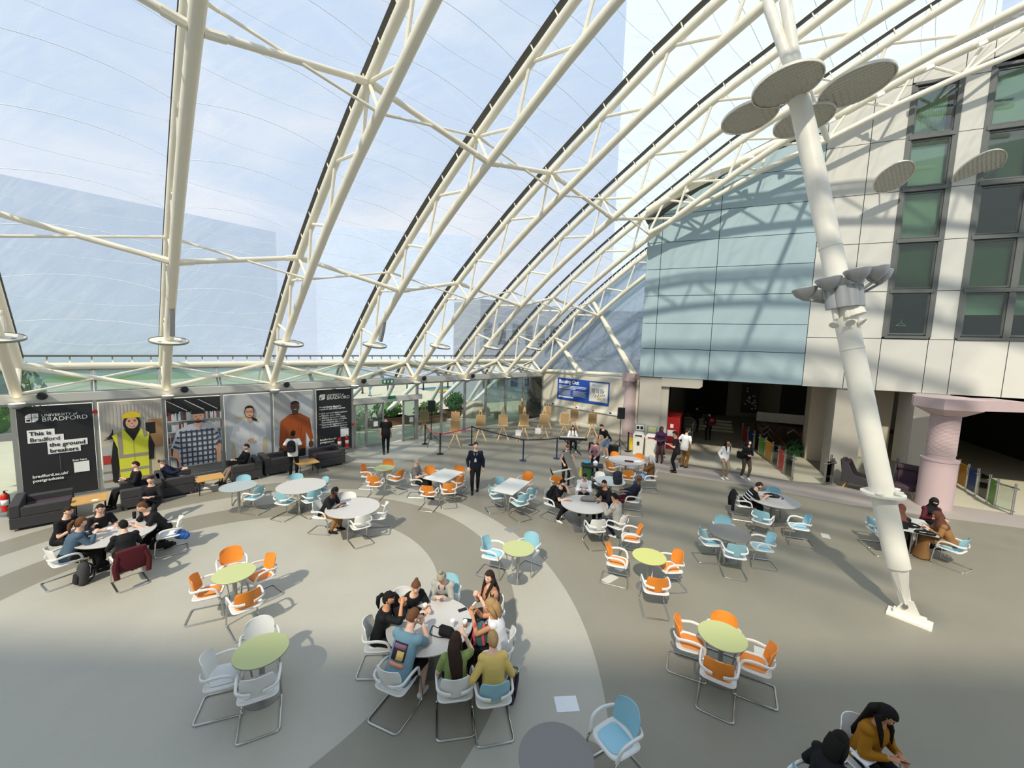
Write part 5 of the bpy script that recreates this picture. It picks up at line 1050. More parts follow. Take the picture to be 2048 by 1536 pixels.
def hand(o, w, d, nrm, side, curl=.35, s=1., m=None):
    d = d.normalized(); nrm = (nrm-d*nrm.dot(d)).normalized(); wv = d.cross(nrm)*side
    o.loft([w-d*.03*s, w+d*.01*s, w+d*.045*s, w+d*.09*s, w+d*.098*s], [(.024*s, .02*s), (.029*s, .019*s), (.038*s, .016*s), (.041*s, .013*s), (.036*s, .009*s)], ref=wv, n=10, m=m)
    for k, (off, L_) in enumerate(((.030, .066), (.010, .077), (-.010, .072), (-.029, .056))):
        p = w+d*.088*s+wv*off*s; q = d; pts = [p]; 
        for j, f in enumerate((.45, .32, .23)):
            a = curl*(1.0+.15*k)*(.6+.5*j); q = (q*math.cos(a)+nrm*math.sin(a)).normalized(); pts.append(pts[-1]+q*L_*f*s)
        o.loft(pts, [.0095*s, .009*s, .0082*s, .0062*s], ref=(0, 0, 0), n=7, m=m)
    p = w+d*.022*s+wv*.028*s; a = p+(d*.55+wv*.75+nrm*.25).normalized()*.034*s; b = a+(d*.85+wv*.35+nrm*.35).normalized()*.03*s; c = b+(d*.95+nrm*.35).normalized()*.022*s
    o.loft([p, a, b, c], [.014*s, .012*s, .0105*s, .007*s], ref=(0, 0, 0), n=7, m=m)
def head_mesh(o, Mh, m=None, n=22, k=18):
    vs = []
    for i in range(k+1):
        ph = math.pi*i/k
        for j in range(n):
            th = 2*math.pi*j/n; x, y, z = math.sin(ph)*math.cos(th), math.sin(ph)*math.sin(th), math.cos(ph); X, Y, Z = x*.075, y*.093, z*.116
            if z < 0: X *= 1-.38*(-z)**1.6; Y *= (1-.30*(-z)) if y < 0 else (1-.06*(-z))
            if y > .2: Y *= 1-.05*(1-abs(x))
            if y > .55 and abs(x) < .3:
                if -.42 < z < .18: Y += .020*(1-abs(x)/.3)*max(0, 1-abs(z+.2)/.36)
                if -.62 < z < -.42: Y += .004
            if y > .5 and .2 < abs(x) < .6 and -.02 < z < .22: Y -= .006
            vs.append(Mh @ Vector((X, Y, Z)))
    o.add(vs, [(i*n+j, (i+1)*n+j, (i+1)*n+(j+1) % n, i*n+(j+1) % n) for i in range(k) for j in range(n)], m)
    for s in (-1, 1): o.ell(Mh @ Vector((s*.073, -.005, -.012)), (.011, .018, .03), n=8, k=6, M=Mh.to_3x3(), m=m)
def hair_shell(o, Mh, test, f=1.1, n=28, k=20, grow=None):
    vs = []
    for i in range(k+1):
        ph = math.pi*i/k
        for j in range(n):
            th = 2*math.pi*j/n; x, y, z = math.sin(ph)*math.cos(th), math.sin(ph)*math.sin(th), math.cos(ph); q = f if test(x, y, z) else .84
            if q > 1: q *= 1+.02*math.sin(j*2.4+i*1.7)
            X = x*.075*q; Y = y*.093*q; Z = z*.116*(q if q < 1 else 1+(q-1)*.8)
            if z < 0: X *= 1-.3*(-z)**1.6
            vs.append(Mh @ Vector((X, Y, Z)))
    o.add(vs, [(i*n+j, (i+1)*n+j, (i+1)*n+(j+1) % n, i*n+(j+1) % n) for i in range(k) for j in range(n)])
SHORT = lambda x, y, z: z > .42+.25*(y > .3)*(abs(x) < .5)*0 and (y < .75 or z > .62) or (y < .12 and z > -.02) or (y < -.25 and z > -.5)
LONG = lambda x, y, z: (z > .5) or (y < .42 and abs(x) > .45 and z > -.75) or (y < .1)
def person(label, loc, face, sit=True, H=1.72, lean=8, lh=(-.14, .3, .70), rh=(.14, .3, .70), feet=None, head=(0, 8), skin='skin_light', hair=('short', 'hair_dark'), top=('c_black', 'short'), legs=('c_black', 'long'), shoes='c_black2',
           fem=False, curl=.45, palm=(0, 0, -1), near=False, lanyard=None, side=0, twist=0, seat=.46, extra=None, fat=1., hz=None, name='person', cat='person', hood=None):
    t = thing(name, label, cat, (loc[0], loc[1], 0), -R(face)); s = H/1.72; hz = hz if hz is not None else ((seat+.085) if sit else .93*s)
    l = R(lean); sd = Vector((math.sin(R(side)), math.sin(l), math.cos(l))).normalized(); Pv = Vector((0, -.03 if sit else 0, hz)); X = Vector((math.cos(R(twist)), math.sin(R(twist)), 0)); sw = (.165 if fem else .185)*s
    at_ = lambda k: Pv+sd*(k*s)
    hd = (sd*.6+Vector((0, math.sin(R(head[1]*.4)), math.cos(R(head[1]*.4))))*.6).normalized(); nb = at_(.505); hb = nb+hd*.075*s; Mh = Matrix.Translation(hb+hd*.10*s+Vector((0, .015, 0))) @ Matrix.Rotation(R(head[0]), 4, 'Z') @ Matrix.Rotation(-R(head[1]), 4, 'X') @ Matrix.Scale(s*1.0, 4)
    S = [at_(.435)-X*sw, at_(.435)+X*sw]; hn = [Vector(lh), Vector(rh)]; el = []; wr = []
    for i in range(2):
        e, w = ik(S[i], hn[i], .285*s, .25*s, ((-1 if i == 0 else 1)*.55, -.45, -.8)); el.append(e); wr.append(w)
    hip = [Pv+Vector((-.088*s, .02, -.03)), Pv+Vector((.088*s, .02, -.03))]
    if feet is None: feet = ((-.12, .42), (.12, .42)) if sit else ((-.10, 0), (.10, .02))
    ank = [Vector((f[0], f[1], (f[2] if len(f) > 2 else 0)+.085)) for f in feet]; kn = []
    for i in range(2):
        k_, a = ik(hip[i], ank[i], .43*s, .425*s, ((-.1 if i == 0 else .1), 1, .35 if sit else .05)); kn.append(k_); ank[i] = a
    tor = [(-.1, .13, .10), (-.02, .165, .12), (.1, .15, .108), (.22, .148, .108), (.34, .165 if not fem else .155, .118), (.42, .172 if not fem else .155, .098), (.475, .125, .08), (.51, .066, .064), (.57, .054, .056), (.62, .05, .05)]
    o = MB(); o.loft([at_(k) for k, a, b in tor[:8]]+[hb-hd*.01, hb+hd*.05], [(a*s, b*s) for k, a, b in tor], ref=X, n=18)
    for i in range(2):
        limb(o, [S[i]-X*(-1 if i == 0 else 1)*.03, el[i], wr[i]], [.040*s, .038*s, .025*s]); d = (wr[i]-el[i]).normalized(); hand(o, wr[i], (d+Vector((0, .12, -.02))).normalized(), Vector(palm), 1 if i == 1 else -1, curl, s)
        limb(o, [hip[i], kn[i], ank[i]+Vector((0, 0, -.02))], [.075*s, .052*s, .036*s])
    head_mesh(o, Mh); o.build('body', skin, t, ang=180)
    # face
    for sx_ in (-1, 1):
        q = MB(); q.ell(Mh @ Vector((sx_*.030, .081, .012)), (.013, .006, .0075), n=8, k=6, M=Mh.to_3x3()); e_ = q.build('eye', 'eye_white', t, ang=180)
        q = MB(); q.ell(Mh @ Vector((sx_*.030, .0865, .011)), (.0062, .003, .0065), n=8, k=6, M=Mh.to_3x3()); q.build('pupil', 'hair_black', e_, ang=180)
        if near: q = MB(); q.ell(Mh @ Vector((sx_*.031, .0855, .033)), (.018, .005, .004), n=8, k=6, M=Mh.to_3x3()); q.build('eyebrow', hair[1], t, ang=180)
    q = MB(); q.ell(Mh @ Vector((0, .088, -.056)), (.023, .007, .0075), n=10, k=6, M=Mh.to_3x3()); q.build('mouth', 'lip', t, ang=180)
    # hair
    st, hm = hair
    if st != 'none':
        q = MB(); Rr = Mh.to_3x3()
        if st in ('short', 'cap', 'beard'): hair_shell(q, Mh, SHORT, 1.10)
        elif st in ('long', 'pony', 'knot', 'updo', 'bob'):
            hair_shell(q, Mh, LONG if st in ('long', 'bob') else (lambda x, y, z: (z > .45) or (y < .2 and z > -.15) or (y < -.2 and z > -.6)), 1.13)
        if st == 'long':
            b0 = Mh @ Vector((0, -.06, .02)); b1 = Mh @ Vector((0, -.085, -.09)); b2 = at_(.44)+Vector((0, -.125*s, 0)); b3 = at_(.22)+Vector((.02, -.15*s, 0)); b4 = at_(.12)+Vector((.03, -.14*s, 0))
            q.loft([b0, b1, b2, b3, b4], [(.08, .05), (.085, .05), (.095, .035), (.075, .028), (.02, .012)], ref=X, n=12)
            for sx_ in (-1, 1): q.loft([Mh @ Vector((sx_*.07, .01, .02)), Mh @ Vector((sx_*.082, .0, -.07)), at_(.45)+X*sx_*.085+Vector((0, .09, .02)), at_(.3)+X*sx_*.08+Vector((0, .145, 0))], [(.02, .03), (.026, .04), (.026, .03), (.008, .008)], ref=X, n=8)
        if st == 'bob':
            q.loft([Mh @ Vector((0, -.05, .04)), Mh @ Vector((0, -.075, -.06)), Mh @ Vector((0, -.08, -.17)), Mh @ Vector((0, -.07, -.22))], [(.082, .05), (.09, .055), (.09, .045), (.06, .02)], ref=X, n=12)
            for sx_ in (-1, 1): q.loft([Mh @ Vector((sx_*.065, .02, .03)), Mh @ Vector((sx_*.085, .0, -.07)), Mh @ Vector((sx_*.085, -.01, -.2))], [(.02, .035), (.022, .045), (.012, .03)], ref=X, n=8)
        if st == 'pony': q.ell(Mh @ Vector((0, -.12, .05)), (.032, .035, .035), M=Rr); q.loft([Mh @ Vector((0, -.12, .05)), Mh @ Vector((.01, -.17, .0)), Mh @ Vector((.01, -.17, -.1)), Mh @ Vector((.0, -.15, -.2))], [.028, .036, .034, .01], n=8, ref=(1, 0, 0))
        if st == 'knot': q.ell(Mh @ Vector((0, -.04, .15)), (.035, .035, .045), M=Rr)
        if st == 'updo': q.ell(Mh @ Vector((0, -.105, .0)), (.05, .035, .07), M=Rr)
        if st == 'cap': q2 = MB(); q2.ell(Mh @ Vector((0, 0, .055)), (.088, .104, .075), M=Rr, n=16); q2.loft([Mh @ Vector((0, .07, .05)), Mh @ Vector((0, .15, .035))], [(.07, .008), (.05, .006)], ref=Mh.to_3x3() @ Vector((1, 0, 0)), n=12); q2.build('cap', 'c_midgrey', t)
        if st in ('hijab', 'niqab'):
            op = (lambda x, y, z: not (y > .42 and abs(x) < .62 and -.72 < z < .52)) if st == 'hijab' else (lambda x, y, z: not (y > .5 and abs(x) < .7 and -.02 < z < .3))
            hair_shell(q, Mh, op, 1.22); q.loft([Mh @ Vector((0, -.03, .02)), Mh @ Vector((0, -.02, -.1)), at_(.48), at_(.40)+Vector((0, .01, 0)), at_(.36)+Vector((0, .01, 0))], [(.088, .1), (.085, .09), (.15, .12), (.195, .15), (.195, .15)], ref=X, n=18)
            q.build('headscarf', hm, t, ang=180, sm=0)
        else: q.build('hair', hm, t, ang=180)
        if st == 'beard':
            q = MB(); hair_shell(q, Mh @ Matrix.Scale(1, 4), lambda x, y, z: (y > -.1 and z < -.38 and not (y > .6 and abs(x) < .25 and z > -.6)), 1.06); q.build('beard', hm, t, ang=180)
    vox = .012 if near else .02
    # trousers / robe
    lm, lk = legs; q = MB(); q.loft([at_(-.115), at_(-.03), at_(.08)], [(.14*s*fat, .115*s), (.178*s*fat, .132*s), (.158*s*fat, .118*s)], ref=X, n=16)
    if lk == 'robe':
        kc = (kn[0]+kn[1])/2; ac = (ank[0]+ank[1])/2
        if sit: q.loft([at_(-.02), Pv+Vector((0, .12, .0)), kc+Vector((0, .03, .02)), kc+Vector((0, .06, -.2)), Vector((ac.x, ac.y+.05, .02))], [(.2, .12), (.2, .11), (.22, .11), (.24, .13), (.28, .2)], ref=X, n=18)
        else: q.loft([at_(.05), Vector((0, 0, hz*.5)), Vector((0, 0, .14 if legs[0] != 'c_purple' else .4))], [(.17, .13), (.2, .16), (.23, .19)], ref=X, n=18)
        q.build('robe_skirt', lm, t, ang=180, remesh=.02, sm=4)
    else:
        for i in range(2):
            if lk == 'long': limb(q, [hip[i], kn[i], ank[i]+Vector((0, 0, .0))], [.092*s*fat, .066*s, .05*s])
            else: e = hip[i].lerp(kn[i], .95); q.loft([hip[i], hip[i].lerp(e, .5), e], [.094*s*fat, .088*s*fat, .078*s], ref=(0, 0, 0), n=12)
        q.build('trousers' if lk == 'long' else 'shorts', lm, t, ang=180, remesh=vox, sm=3)
    # top
    tm, tk = top; q = MB(); e_ = .012; lo_ = -.12 if sit else -.16
    rings = [(lo_, .165*fat, .125), (-.02, .182*fat, .138), (.1, .165*fat, .126), (.22, .163*fat, .124), (.34, .185 if not fem else .175, .138), (.42, .19 if not fem else .175, .12), (.47, .15, .1), (.5, .09, .08)]
    q.loft([at_(k) for k, a, b in rings], [(a*s, b*s) for k, a, b in rings], ref=X, n=18)
    for i in range(2):
        x0 = S[i]-X*(-1 if i == 0 else 1)*.04; q.ell(S[i]-X*(-1 if i == 0 else 1)*(.012 if tk != 'none' else .035)+sd*.004, (.076*s, .076*s, .074*s) if tk != 'none' else (.06, .07, .066), n=12, k=8)
        if tk == 'long': limb(q, [x0, el[i], wr[i]+(el[i]-wr[i]).normalized()*.01], [.07*s, .056*s, .038*s])
        elif tk == 'short': c_ = S[i].lerp(el[i], .72); q.loft([x0, S[i].lerp(el[i], .2), c_], [.07*s, .068*s, .062*s], ref=(0, 0, 0), n=12)
        elif tk == 'half': c_ = el[i].lerp(wr[i], .35); limb(q, [x0, el[i], c_], [.064*s, .052*s, .046*s])
    q.build('top', tm, t, ang=180, remesh=vox, sm=3)
    if hood: q = MB(); q.loft([at_(.42)+Vector((0, -.09, 0)), at_(.48)+Vector((0, -.1, .0)), at_(.52)+Vector((0, -.085, 0))], [(.1, .05), (.12, .06), (.09, .03)], ref=X, n=12); q.build('hood', hood, t, ang=180)
    for i in range(2):
        q = MB(); a = ank[i]; f = Vector((0, 1, 0)) if len(feet[i]) < 4 else Vector((math.sin(R(feet[i][3])), math.cos(R(feet[i][3])), 0)); z0 = a.z-.085
        q.loft([a-f*.055+Vector((0, 0, -.035)), a+Vector((0, 0, -.035)), a+f*.07+Vector((0, 0, -.045)), a+f*.15+Vector((0, 0, -.058)), a+f*.19+Vector((0, 0, -.065))], [(.032, .045), (.038, .05), (.042, .038), (.042, .025), (.022, .014)], ref=f.cross(ZX), n=12); q.build('shoe', shoes, t, ang=180)
    if lanyard:
        q = MB(); c = at_(.24)+Vector((0, .135*s, 0))
        for sx_ in (-1, 1): q.loft([at_(.505)+X*sx_*.05, at_(.44)+X*sx_*.055+Vector((0, .115*s, 0)), c], [(.008, .003)]*3, ref=X, n=4)
        lo = q.build('lanyard', lanyard, t); q = MB(); q.box(tuple(c+Vector((-.035, -.004, -.1))), tuple(c+Vector((.035, .004, 0)))); q.build('card', 'paper', lo, smooth=False)
    t['sd'] = 0; del t['sd']; person.last = dict(t=t, at=at_, Mh=Mh, wr=wr, el=el, X=X, sd=sd, kn=kn); return t
def seated(label, back, target, off=.22, **k):
    b_ = Vector(back); d = (Vector(target)-b_) if isinstance(target, tuple) else Vector((math.sin(R(target)), math.cos(R(target)))); d.normalize(); p = b_+d*off
    return person(label, (p.x, p.y), math.degrees(math.atan2(d.x, d.y)), **k)
def wpt(v): return person.last['t'].matrix_basis @ Vector(v) if False else (Matrix.Translation(person.last['t'].location) @ Matrix.Rotation(person.last['t'].rotation_euler.z, 4, 'Z')) @ Vector(v)
def phone(lab, p, rz=0, tilt=0, m='black'):
    o = MB(); o.box((-.036, -.075, 0), (.036, .075, .008)); q = o.build('phone', m, None, bevel=.003); tag(q, lab, 'phone'); q.location = p; q.rotation_euler = (R(tilt), 0, R(rz)); return q
TABH = .742
M0 = (-1.21, 6.07); L0 = (-8.94, 8.71); Q0 = (2.21, 11.22)
# centre foreground group
seated('woman with a light brown fringe in a black T-shirt leaning on the table', (-1.921, 6.852), M0, off=.3, lean=30, lh=(-.12, .50, .80), rh=(.12, .47, .80), head=(-35, 12), hair=('pony', 'hair_brown'), near=True, fem=True, H=1.68)
seated('woman with a topknot in a grey cardigan looking down at her hands', (-1.098, 7.346), M0, off=.3, lean=30, lh=(-.07, .42, .82), rh=(.07, .42, .82), head=(0, 45), hair=('knot', 'hair_ash'), top=('c_grey', 'long'), legs=('c_jean', 'long'), near=True, fem=True, H=1.68, curl=.8, lanyard='black')
seated('woman with long dark hair in a tan top holding a clear cup', (-0.097, 6.754), M0, lean=2, lh=(-.03, .2, .93), rh=(.06, .22, .93), head=(25, 5), hair=('long', 'hair_dark'), top=('c_tan', 'half'), legs=('c_black2', 'long'), feet=((-.1, .55), (.05, .62, .12)), near=True, fem=True, curl=.9, palm=(0, 0, -1), lanyard='black')
seated('blonde woman in a white sleeveless top opening a pink and green bag', (0.137, 5.843), M0, lean=14, lh=(-.06, .42, 1.02), rh=(.07, .40, 1.05), head=(10, 22), hair=('bob', 'hair_blonde'), top=('c_white', 'none'), near=True, fem=True, curl=.8, skin='skin_mid')
seated('woman in black with a ponytail resting her chin on her hands', (-2.235, 5.997), M0, off=.24, lean=14, lh=(-.05, .36, 1.12), rh=(.06, .34, 1.12), head=(-5, 5), hair=('pony', 'hair_black'), top=('c_black', 'half'), skin='skin_mid', near=True, fem=True, curl=1.0, H=1.66)
pm = seated('man in a blue printed T-shirt and black shorts holding a phone', (-1.612, 5.049), M0, off=.3, lean=30, lh=(-.05, .45, .98), rh=(.08, .47, .98), head=(-8, 34), hair=('short', 'hair_brown'), top=('c_blue', 'short'), legs=('c_black', 'shorts'), shoes='c_shoe_white', near=True, fat=1.15, H=1.82, curl=.8, feet=((-.16, .3), (.2, .25)))
L_ = person.last; q = MB(); a = L_['at']; sdv = L_['sd']; bk = lambda x, k, e: a(k)+Vector((x, -.128-e, 0))+Vector((0, -.0, 0))
def onback(x0, x1, k0, k1, e, m, nm):
    o = MB(); vs = []; n = 6
    for j in range(2):
        for i in range(n+1): x = x0+(x1-x0)*i/n; k = (k0, k1)[j]; vs.append(a(k)+Vector((x, 0, 0))-Vector((0, math.cos(R(30)), -math.sin(R(30))))*(.142*math.sqrt(max(0, 1-(x/.2)**2))+e))
    o.add(vs, [(i, i+1, n+2+i, n+1+i) for i in range(n)]); return o.build(nm, m, pm, solid=.002)
onback(-.11, .11, .16, .38, .006, 'c_purple', 'shirt_print'); onback(-.1, .1, .30, .36, .009, 'c_mauve', 'shirt_print'); onback(-.02, .09, .17, .28, .009, 'c_yellow', 'shirt_print'); onback(-.12, .12, .09, .14, .006, 'c_coral', 'shirt_print')
phone('phone held by the man in the blue T-shirt', wpt((.03, .52, 1.02)), 20, 50)
seated('woman with very long dark hair in a green top, back to the camera', (-0.629, 4.939), (-1.0, 6.9), H=1.6, lean=4, lh=(-.14, .25, .72), rh=(.14, .34, 1.0), head=(-20, 5), hair=('long', 'hair_dark'), top=('c_green', 'short'), legs=('c_black2', 'long'), near=True, fem=True, curl=.8)
seated('woman in a yellow cardigan with pinned blonde hair, back to the camera', (-0.088, 4.880), (-.52, 6.9), H=1.64, lean=14, lh=(-.2, .18, .72), rh=(.15, .22, .70), head=(5, 10), hair=('updo', 'hair_blonde'), top=('c_yellow', 'long'), legs=('c_black2', 'long'), near=True, fem=True)
# bottom right
seated('woman with long black hair in a mustard raincoat looking down', (4.337, 4.571), 165, H=1.68, lean=14, lh=(-.08, .27, .78), rh=(.08, .27, .78), head=(5, 35), hair=('long', 'hair_black'), top=('c_mustard', 'long'), legs=('c_black', 'long'), near=True, fem=True, skin='skin_mid', curl=.7)
q = phone('phone held by the woman in the mustard raincoat', wpt((0, .35, .80)), 160, 40)
seated('black-clad person with black hair seen from above at the bottom edge', (3.258, 3.813), 75, lean=20, H=1.6, head=(0, 20), hair=('bob', 'hair_black'), top=('c_black', 'long'), skin='skin_dark', near=True, fem=True)
# far left table
seated('woman with auburn hair in a denim jacket at the far left table', (-9.456, 7.805), L0, off=.3, lean=22, lh=(-.05, .4, 1.0), rh=(.12, .38, .9), head=(0, 8), hair=('pony', 'hair_brown'), top=('c_denim', 'long'), fem=True, near=True, curl=.9)
seated('man in black polo sitting behind the woman in denim', (-10.568, 8.725), (-8.9, 8.9), off=.32, lean=20, lh=(-.1, .4, .8), rh=(.1, .35, .8), head=(-5, 18), hair=('short', 'hair_dark'), top=('c_black', 'short'), near=True)
seated('grinning man in a black shirt behind the far left table', (-9.883, 9.075), L0, off=.3, lean=16, lh=(-.15, .4, .8), rh=(.15, .4, .8), head=(-25, 12), hair=('short', 'hair_dark'), near=True)
seated('man in glasses and black T-shirt reaching across the far left table', (-8.420, 9.735), L0, off=.3, lean=34, lh=(-.1, .55, .82), rh=(.15, .6, .82), head=(0, 18), hair=('short', 'hair_brown'), near=True, H=1.82, lanyard='black', feet=((-.14, -.15), (.12, -.1)), curl=.2)
seated('young man in a black jacket facing the camera behind the reaching man', (-10.168, 11.131), L0, off=.25, lean=12, lh=(-.1, .36, .8), rh=(.1, .34, .8), head=(0, 10), hair=('short', 'hair_dark'), top=('c_black2', 'long'))
seated('person in black with their back to the camera, maroon coat behind them', (-7.872, 7.958), L0, off=.3, lean=22, lh=(-.14, .42, .8), rh=(.14, .42, .8), head=(10, 12), hair=('short', 'hair_black'), top=('c_black', 'long'), near=True, H=1.65)
# sofas
def sofa_p(label, loc, face, **k): return person(label, loc, face, seat=.44, **k)
sofa_p('man in glasses and black jumper on the sofa by the hi-vis poster', (-11.642, 12.003), 215, lean=-6, lh=(-.12, .2, .85), rh=(.1, .2, .78), head=(0, 8), hair=('short', 'hair_dark'), top=('c_black', 'long'), feet=((-.15, .5), (.1, .55)))
sofa_p('reclining person in a cap and green jacket on the sofa', (-11.103, 12.886), 60, lean=-32, lh=(-.1, .2, .8), rh=(.1, .2, .8), head=(0, 30), hair=('cap', 'hair_dark'), top=('c_navy', 'long'), legs=('c_midgrey', 'long'), shoes='c_shoe_white', feet=((-.1, .75, .1), (.1, .8, .0)))
sofa_p('bearded man in a black hoodie on the sofa under the white-coat poster', (-9.907, 14.380), 215, lean=-18, lh=(-.1, .2, .78), rh=(.1, .2, .78), head=(0, 10), hair=('beard', 'hair_dark'), top=('c_black', 'long'), legs=('c_khaki', 'long'), feet=((-.1, .6), (.1, .65)))
# standing and walking
person('student in a white T-shirt wearing a black backpack, seen from behind', (-8.233, 14.815), -15, sit=False, head=(-20, 5), hair=('short', 'hair_black'), top=('c_white', 'short'), legs=('c_black', 'long'), skin='skin_dark', lh=(-.2, .12, 1.0), rh=(.2, .14, 1.0), H=1.76)
L_ = person.last; bpk = L_['t']
def backpack(label, o, rot, m='c_black', s=1., group=None):
    t = thing('backpack', label, 'backpack', o); t.rotation_euler = rot; b = MB(); b.loft([(0, 0, 0), (0, 0, .03), (0, 0, .2), (0, 0, .36), (0, 0, .43), (0, 0, .455)], [(.10*s, .06*s), (.145*s, .09*s), (.15*s, .095*s), (.135*s, .085*s), (.09*s, .06*s), (.03, .02)], ref=(1, 0, 0), n=18, sq=.7); b.build('bag_body', m, t)
    b = MB(); b.loft([(0, -.085*s, .04), (0, -.095*s, .06), (0, -.095*s, .2), (0, -.085*s, .22)], [(.09*s, .02), (.11*s, .035), (.11*s, .035), (.09*s, .02)], ref=(1, 0, 0), n=12, sq=.6); b.build('front_pocket', 'c_black2', t)
    for k in (-1, 1): b = MB(); b.tube([(k*.06, .08*s, .4), (k*.075, .15*s, .34), (k*.08, .16*s, .15), (k*.08, .08*s, .04)], .014, n=6); b.build('strap', 'c_black2', t)
    b = MB(); b.tube([(-.03, .03, .44), (-.02, .04, .49), (.02, .04, .49), (.03, .03, .44)], .008, n=6); b.build('grab_handle', 'c_black2', t); return t
q_ = wpt((0, -.2, 1.0)); backpack('black backpack worn by the student in the white T-shirt', q_, (0, 0, R(15)))
person('man in a black T-shirt walking out through the entrance doors', (-5.774, 18.211), -20, sit=False, head=(0, 4), hair=('short', 'hair_dark'), lh=(-.24, -.02, .86), rh=(.25, .1, .88), feet=((-.1, -.12), (.1, .2)), H=1.84, fat=1.1)
person('man in a navy shirt and lanyard walking towards the camera', (-1.201, 13.794), 178, sit=False, head=(12, 6), hair=('short', 'hair_dark'), top=('c_navy', 'long'), legs=('c_black', 'long'), lh=(-.28, .02, .90), rh=(.24, .16, .94), feet=((-.08, -.18), (.09, .16)), H=1.84, lanyard='white', fat=1.08)
person('woman in a white jacket and khaki trousers covering her mouth', (8.870, 16.142), 172, sit=False, fem=True, H=1.66, head=(0, 5), hair=('long', 'hair_black'), top=('c_white', 'long'), legs=('c_khaki', 'long'), shoes='c_shoe_white', rh=(.2, .08, .86), lh=(-.04, .15, 1.4), skin='skin_mid')
person('woman in black with patterned trousers and a shoulder bag', (9.812, 16.227), 185, sit=False, fem=True, H=1.66, head=(35, 0), hair=('long', 'hair_black'), top=('c_black', 'long'), legs=('c_leopard', 'long'), shoes='c_shoe_white', lh=(-.04, .22, 1.05), rh=(.04, .22, 1.05), feet=((-.08, .1), (.1, -.1)))
t = thing('shoulder_bag', 'black shoulder bag on the woman with patterned trousers', 'bag', wpt((.26, 0, .85))); o = MB(); o.box((-.08, -.14, 0), (.08, .14, .28)); o.build('bag_body', 'c_black', t, bevel=.03); o = MB(); o.tube([(0, -.1, .26), (-.06, -.05, .58), (-.06, .05, .58), (0, .1, .26)], .01, n=6); o.build('strap', 'c_black2', t)
person('person with a red bag walking away inside the dark lobby', Fc(-1.1, 5.0)[:2], 10, sit=False, hair=('short', 'hair_black'), top=('c_black2', 'long'), lh=(-.22, 0, .9), rh=(.22, 0, .9)); q_ = wpt((.05, -.22, .95)); backpack('red backpack inside the dark lobby', q_, (0, 0, R(-10)), 'red')
person('dark figure standing on the lobby steps', Fc(-1.75, 7.2)[:2], 30, sit=False, hair=('short', 'hair_black'), top=('c_black', 'long'), lh=(-.2, 0, .9), rh=(.2, 0, .9))
person('person in a long purple coat and hood by the recycling bins', (6.979, 18.188), -150, sit=False, H=1.72, head=(40, 10), hair=('hijab', 'c_purple'), top=('c_purple', 'long'), legs=('c_purple', 'robe'), skin='skin_dark', lh=(-.1, .26, 1.1), rh=(.1, .26, 1.1))
person('man in a black and red shirt eating beside the walkway', (7.123, 16.751), -70, sit=False, H=1.8, head=(0, 22), hair=('short', 'hair_dark'), top=('c_black2', 'short'), lh=(-.1, .32, 1.2), rh=(.1, .34, 1.2), lanyard=None)
L_ = person.last; o = MB(); [o.loft([L_['at'](.49)+L_['X']*s_*.06, L_['at'](.45)+L_['X']*s_*.16+Vector((0, -.05, .05)), L_['el'][0 if s_ < 0 else 1].lerp(L_['at'](.435)+L_['X']*s_*.185, .5)+Vector((s_*.06, 0, 0))], [(.02, .02)]*3, n=8) for s_ in (-1, 1)]; o.build('shoulder_stripes', 'c_red', L_['t'])
person('man in white sleeves and tan trousers hidden behind the black and red shirt', (7.789, 17.513), 60, sit=False, H=1.78, hair=('short', 'hair_dark'), top=('c_white', 'short'), legs=('c_camel', 'long'), lh=(-.2, .1, 1.0), rh=(.2, .1, 1.0))
# right part of the hall
W0 = (-4.23, 10.49)
seated('man with headphones and tan trousers writing at the large white table', (-5.319, 10.602), W0, off=.3, lean=28, lh=(-.06, .48, .8), rh=(.1, .46, .8), head=(0, 28), hair=('short', 'hair_black'), skin='skin_dark', legs=('c_camel', 'long'), shoes='c_black', near=True, feet=((-.15, .3), (.12, .22)))
L_ = person.last; Mh = L_['Mh']; t = thing('headphones', 'black over-ear headphones on the writing man', 'headphones', L_['t'].location); t.rotation_euler = L_['t'].rotation_euler; o = MB(); o.tube([Mh @ Vector((.1*math.cos(a_), -.01, .13*math.sin(a_)+.0)) for a_ in lin(0, math.pi, 9)], .009, n=6); o.build('headband', 'black', t)
for s_ in (-1, 1): o = MB(); o.ell(Mh @ Vector((s_*.092, -.01, -.01)), (.022, .035, .042), M=Mh.to_3x3()); o.build('ear_cup', 'black', t)
seated('grey-haired man in a grey shirt reading his phone', (-3.363, 13.308), 100, off=.22, lean=-2, lh=(-.04, .26, .78), rh=(.06, .26, .78), head=(0, 25), hair=('short', 'hair_grey'), top=('c_midgrey', 'short'), lanyard='c_red', feet=((-.1, .45), (.15, .5)), fat=1.1)
seated('young man in black resting his chin on his fist', (1.194, 12.066), Q0, off=.3, lean=26, lh=(-.05, .34, 1.08), rh=(.18, .55, .8), head=(5, 18), hair=('beard', 'hair_black'), skin='skin_light', shoes='c_shoe_white', feet=((-.15, .1), (.2, .25)), near=True, curl=.9)
q_ = wpt((0, -.17, .58)); backpack('black backpack hanging behind the chin-resting man', q_, (R(-18), 0, person.last['t'].rotation_euler.z))
seated('young man in a white hooded jacket leaning on the table', (2.501, 12.938), Q0, off=.3, lean=26, lh=(-.05, .46, .8), rh=(.08, .44, .8), head=(0, 32), hair=('short', 'hair_dark'), top=('c_white', 'long'), near=True, hood='c_white')
seated('young man in a black hoodie turned to the left', (3.253, 11.944), Q0, off=.3, lean=18, lh=(-.15, .46, .8), rh=(.1, .42, .8), head=(20, 12), hair=('short', 'hair_black'), top=('c_black', 'long'), skin='skin_mid', near=True, hood='c_black')
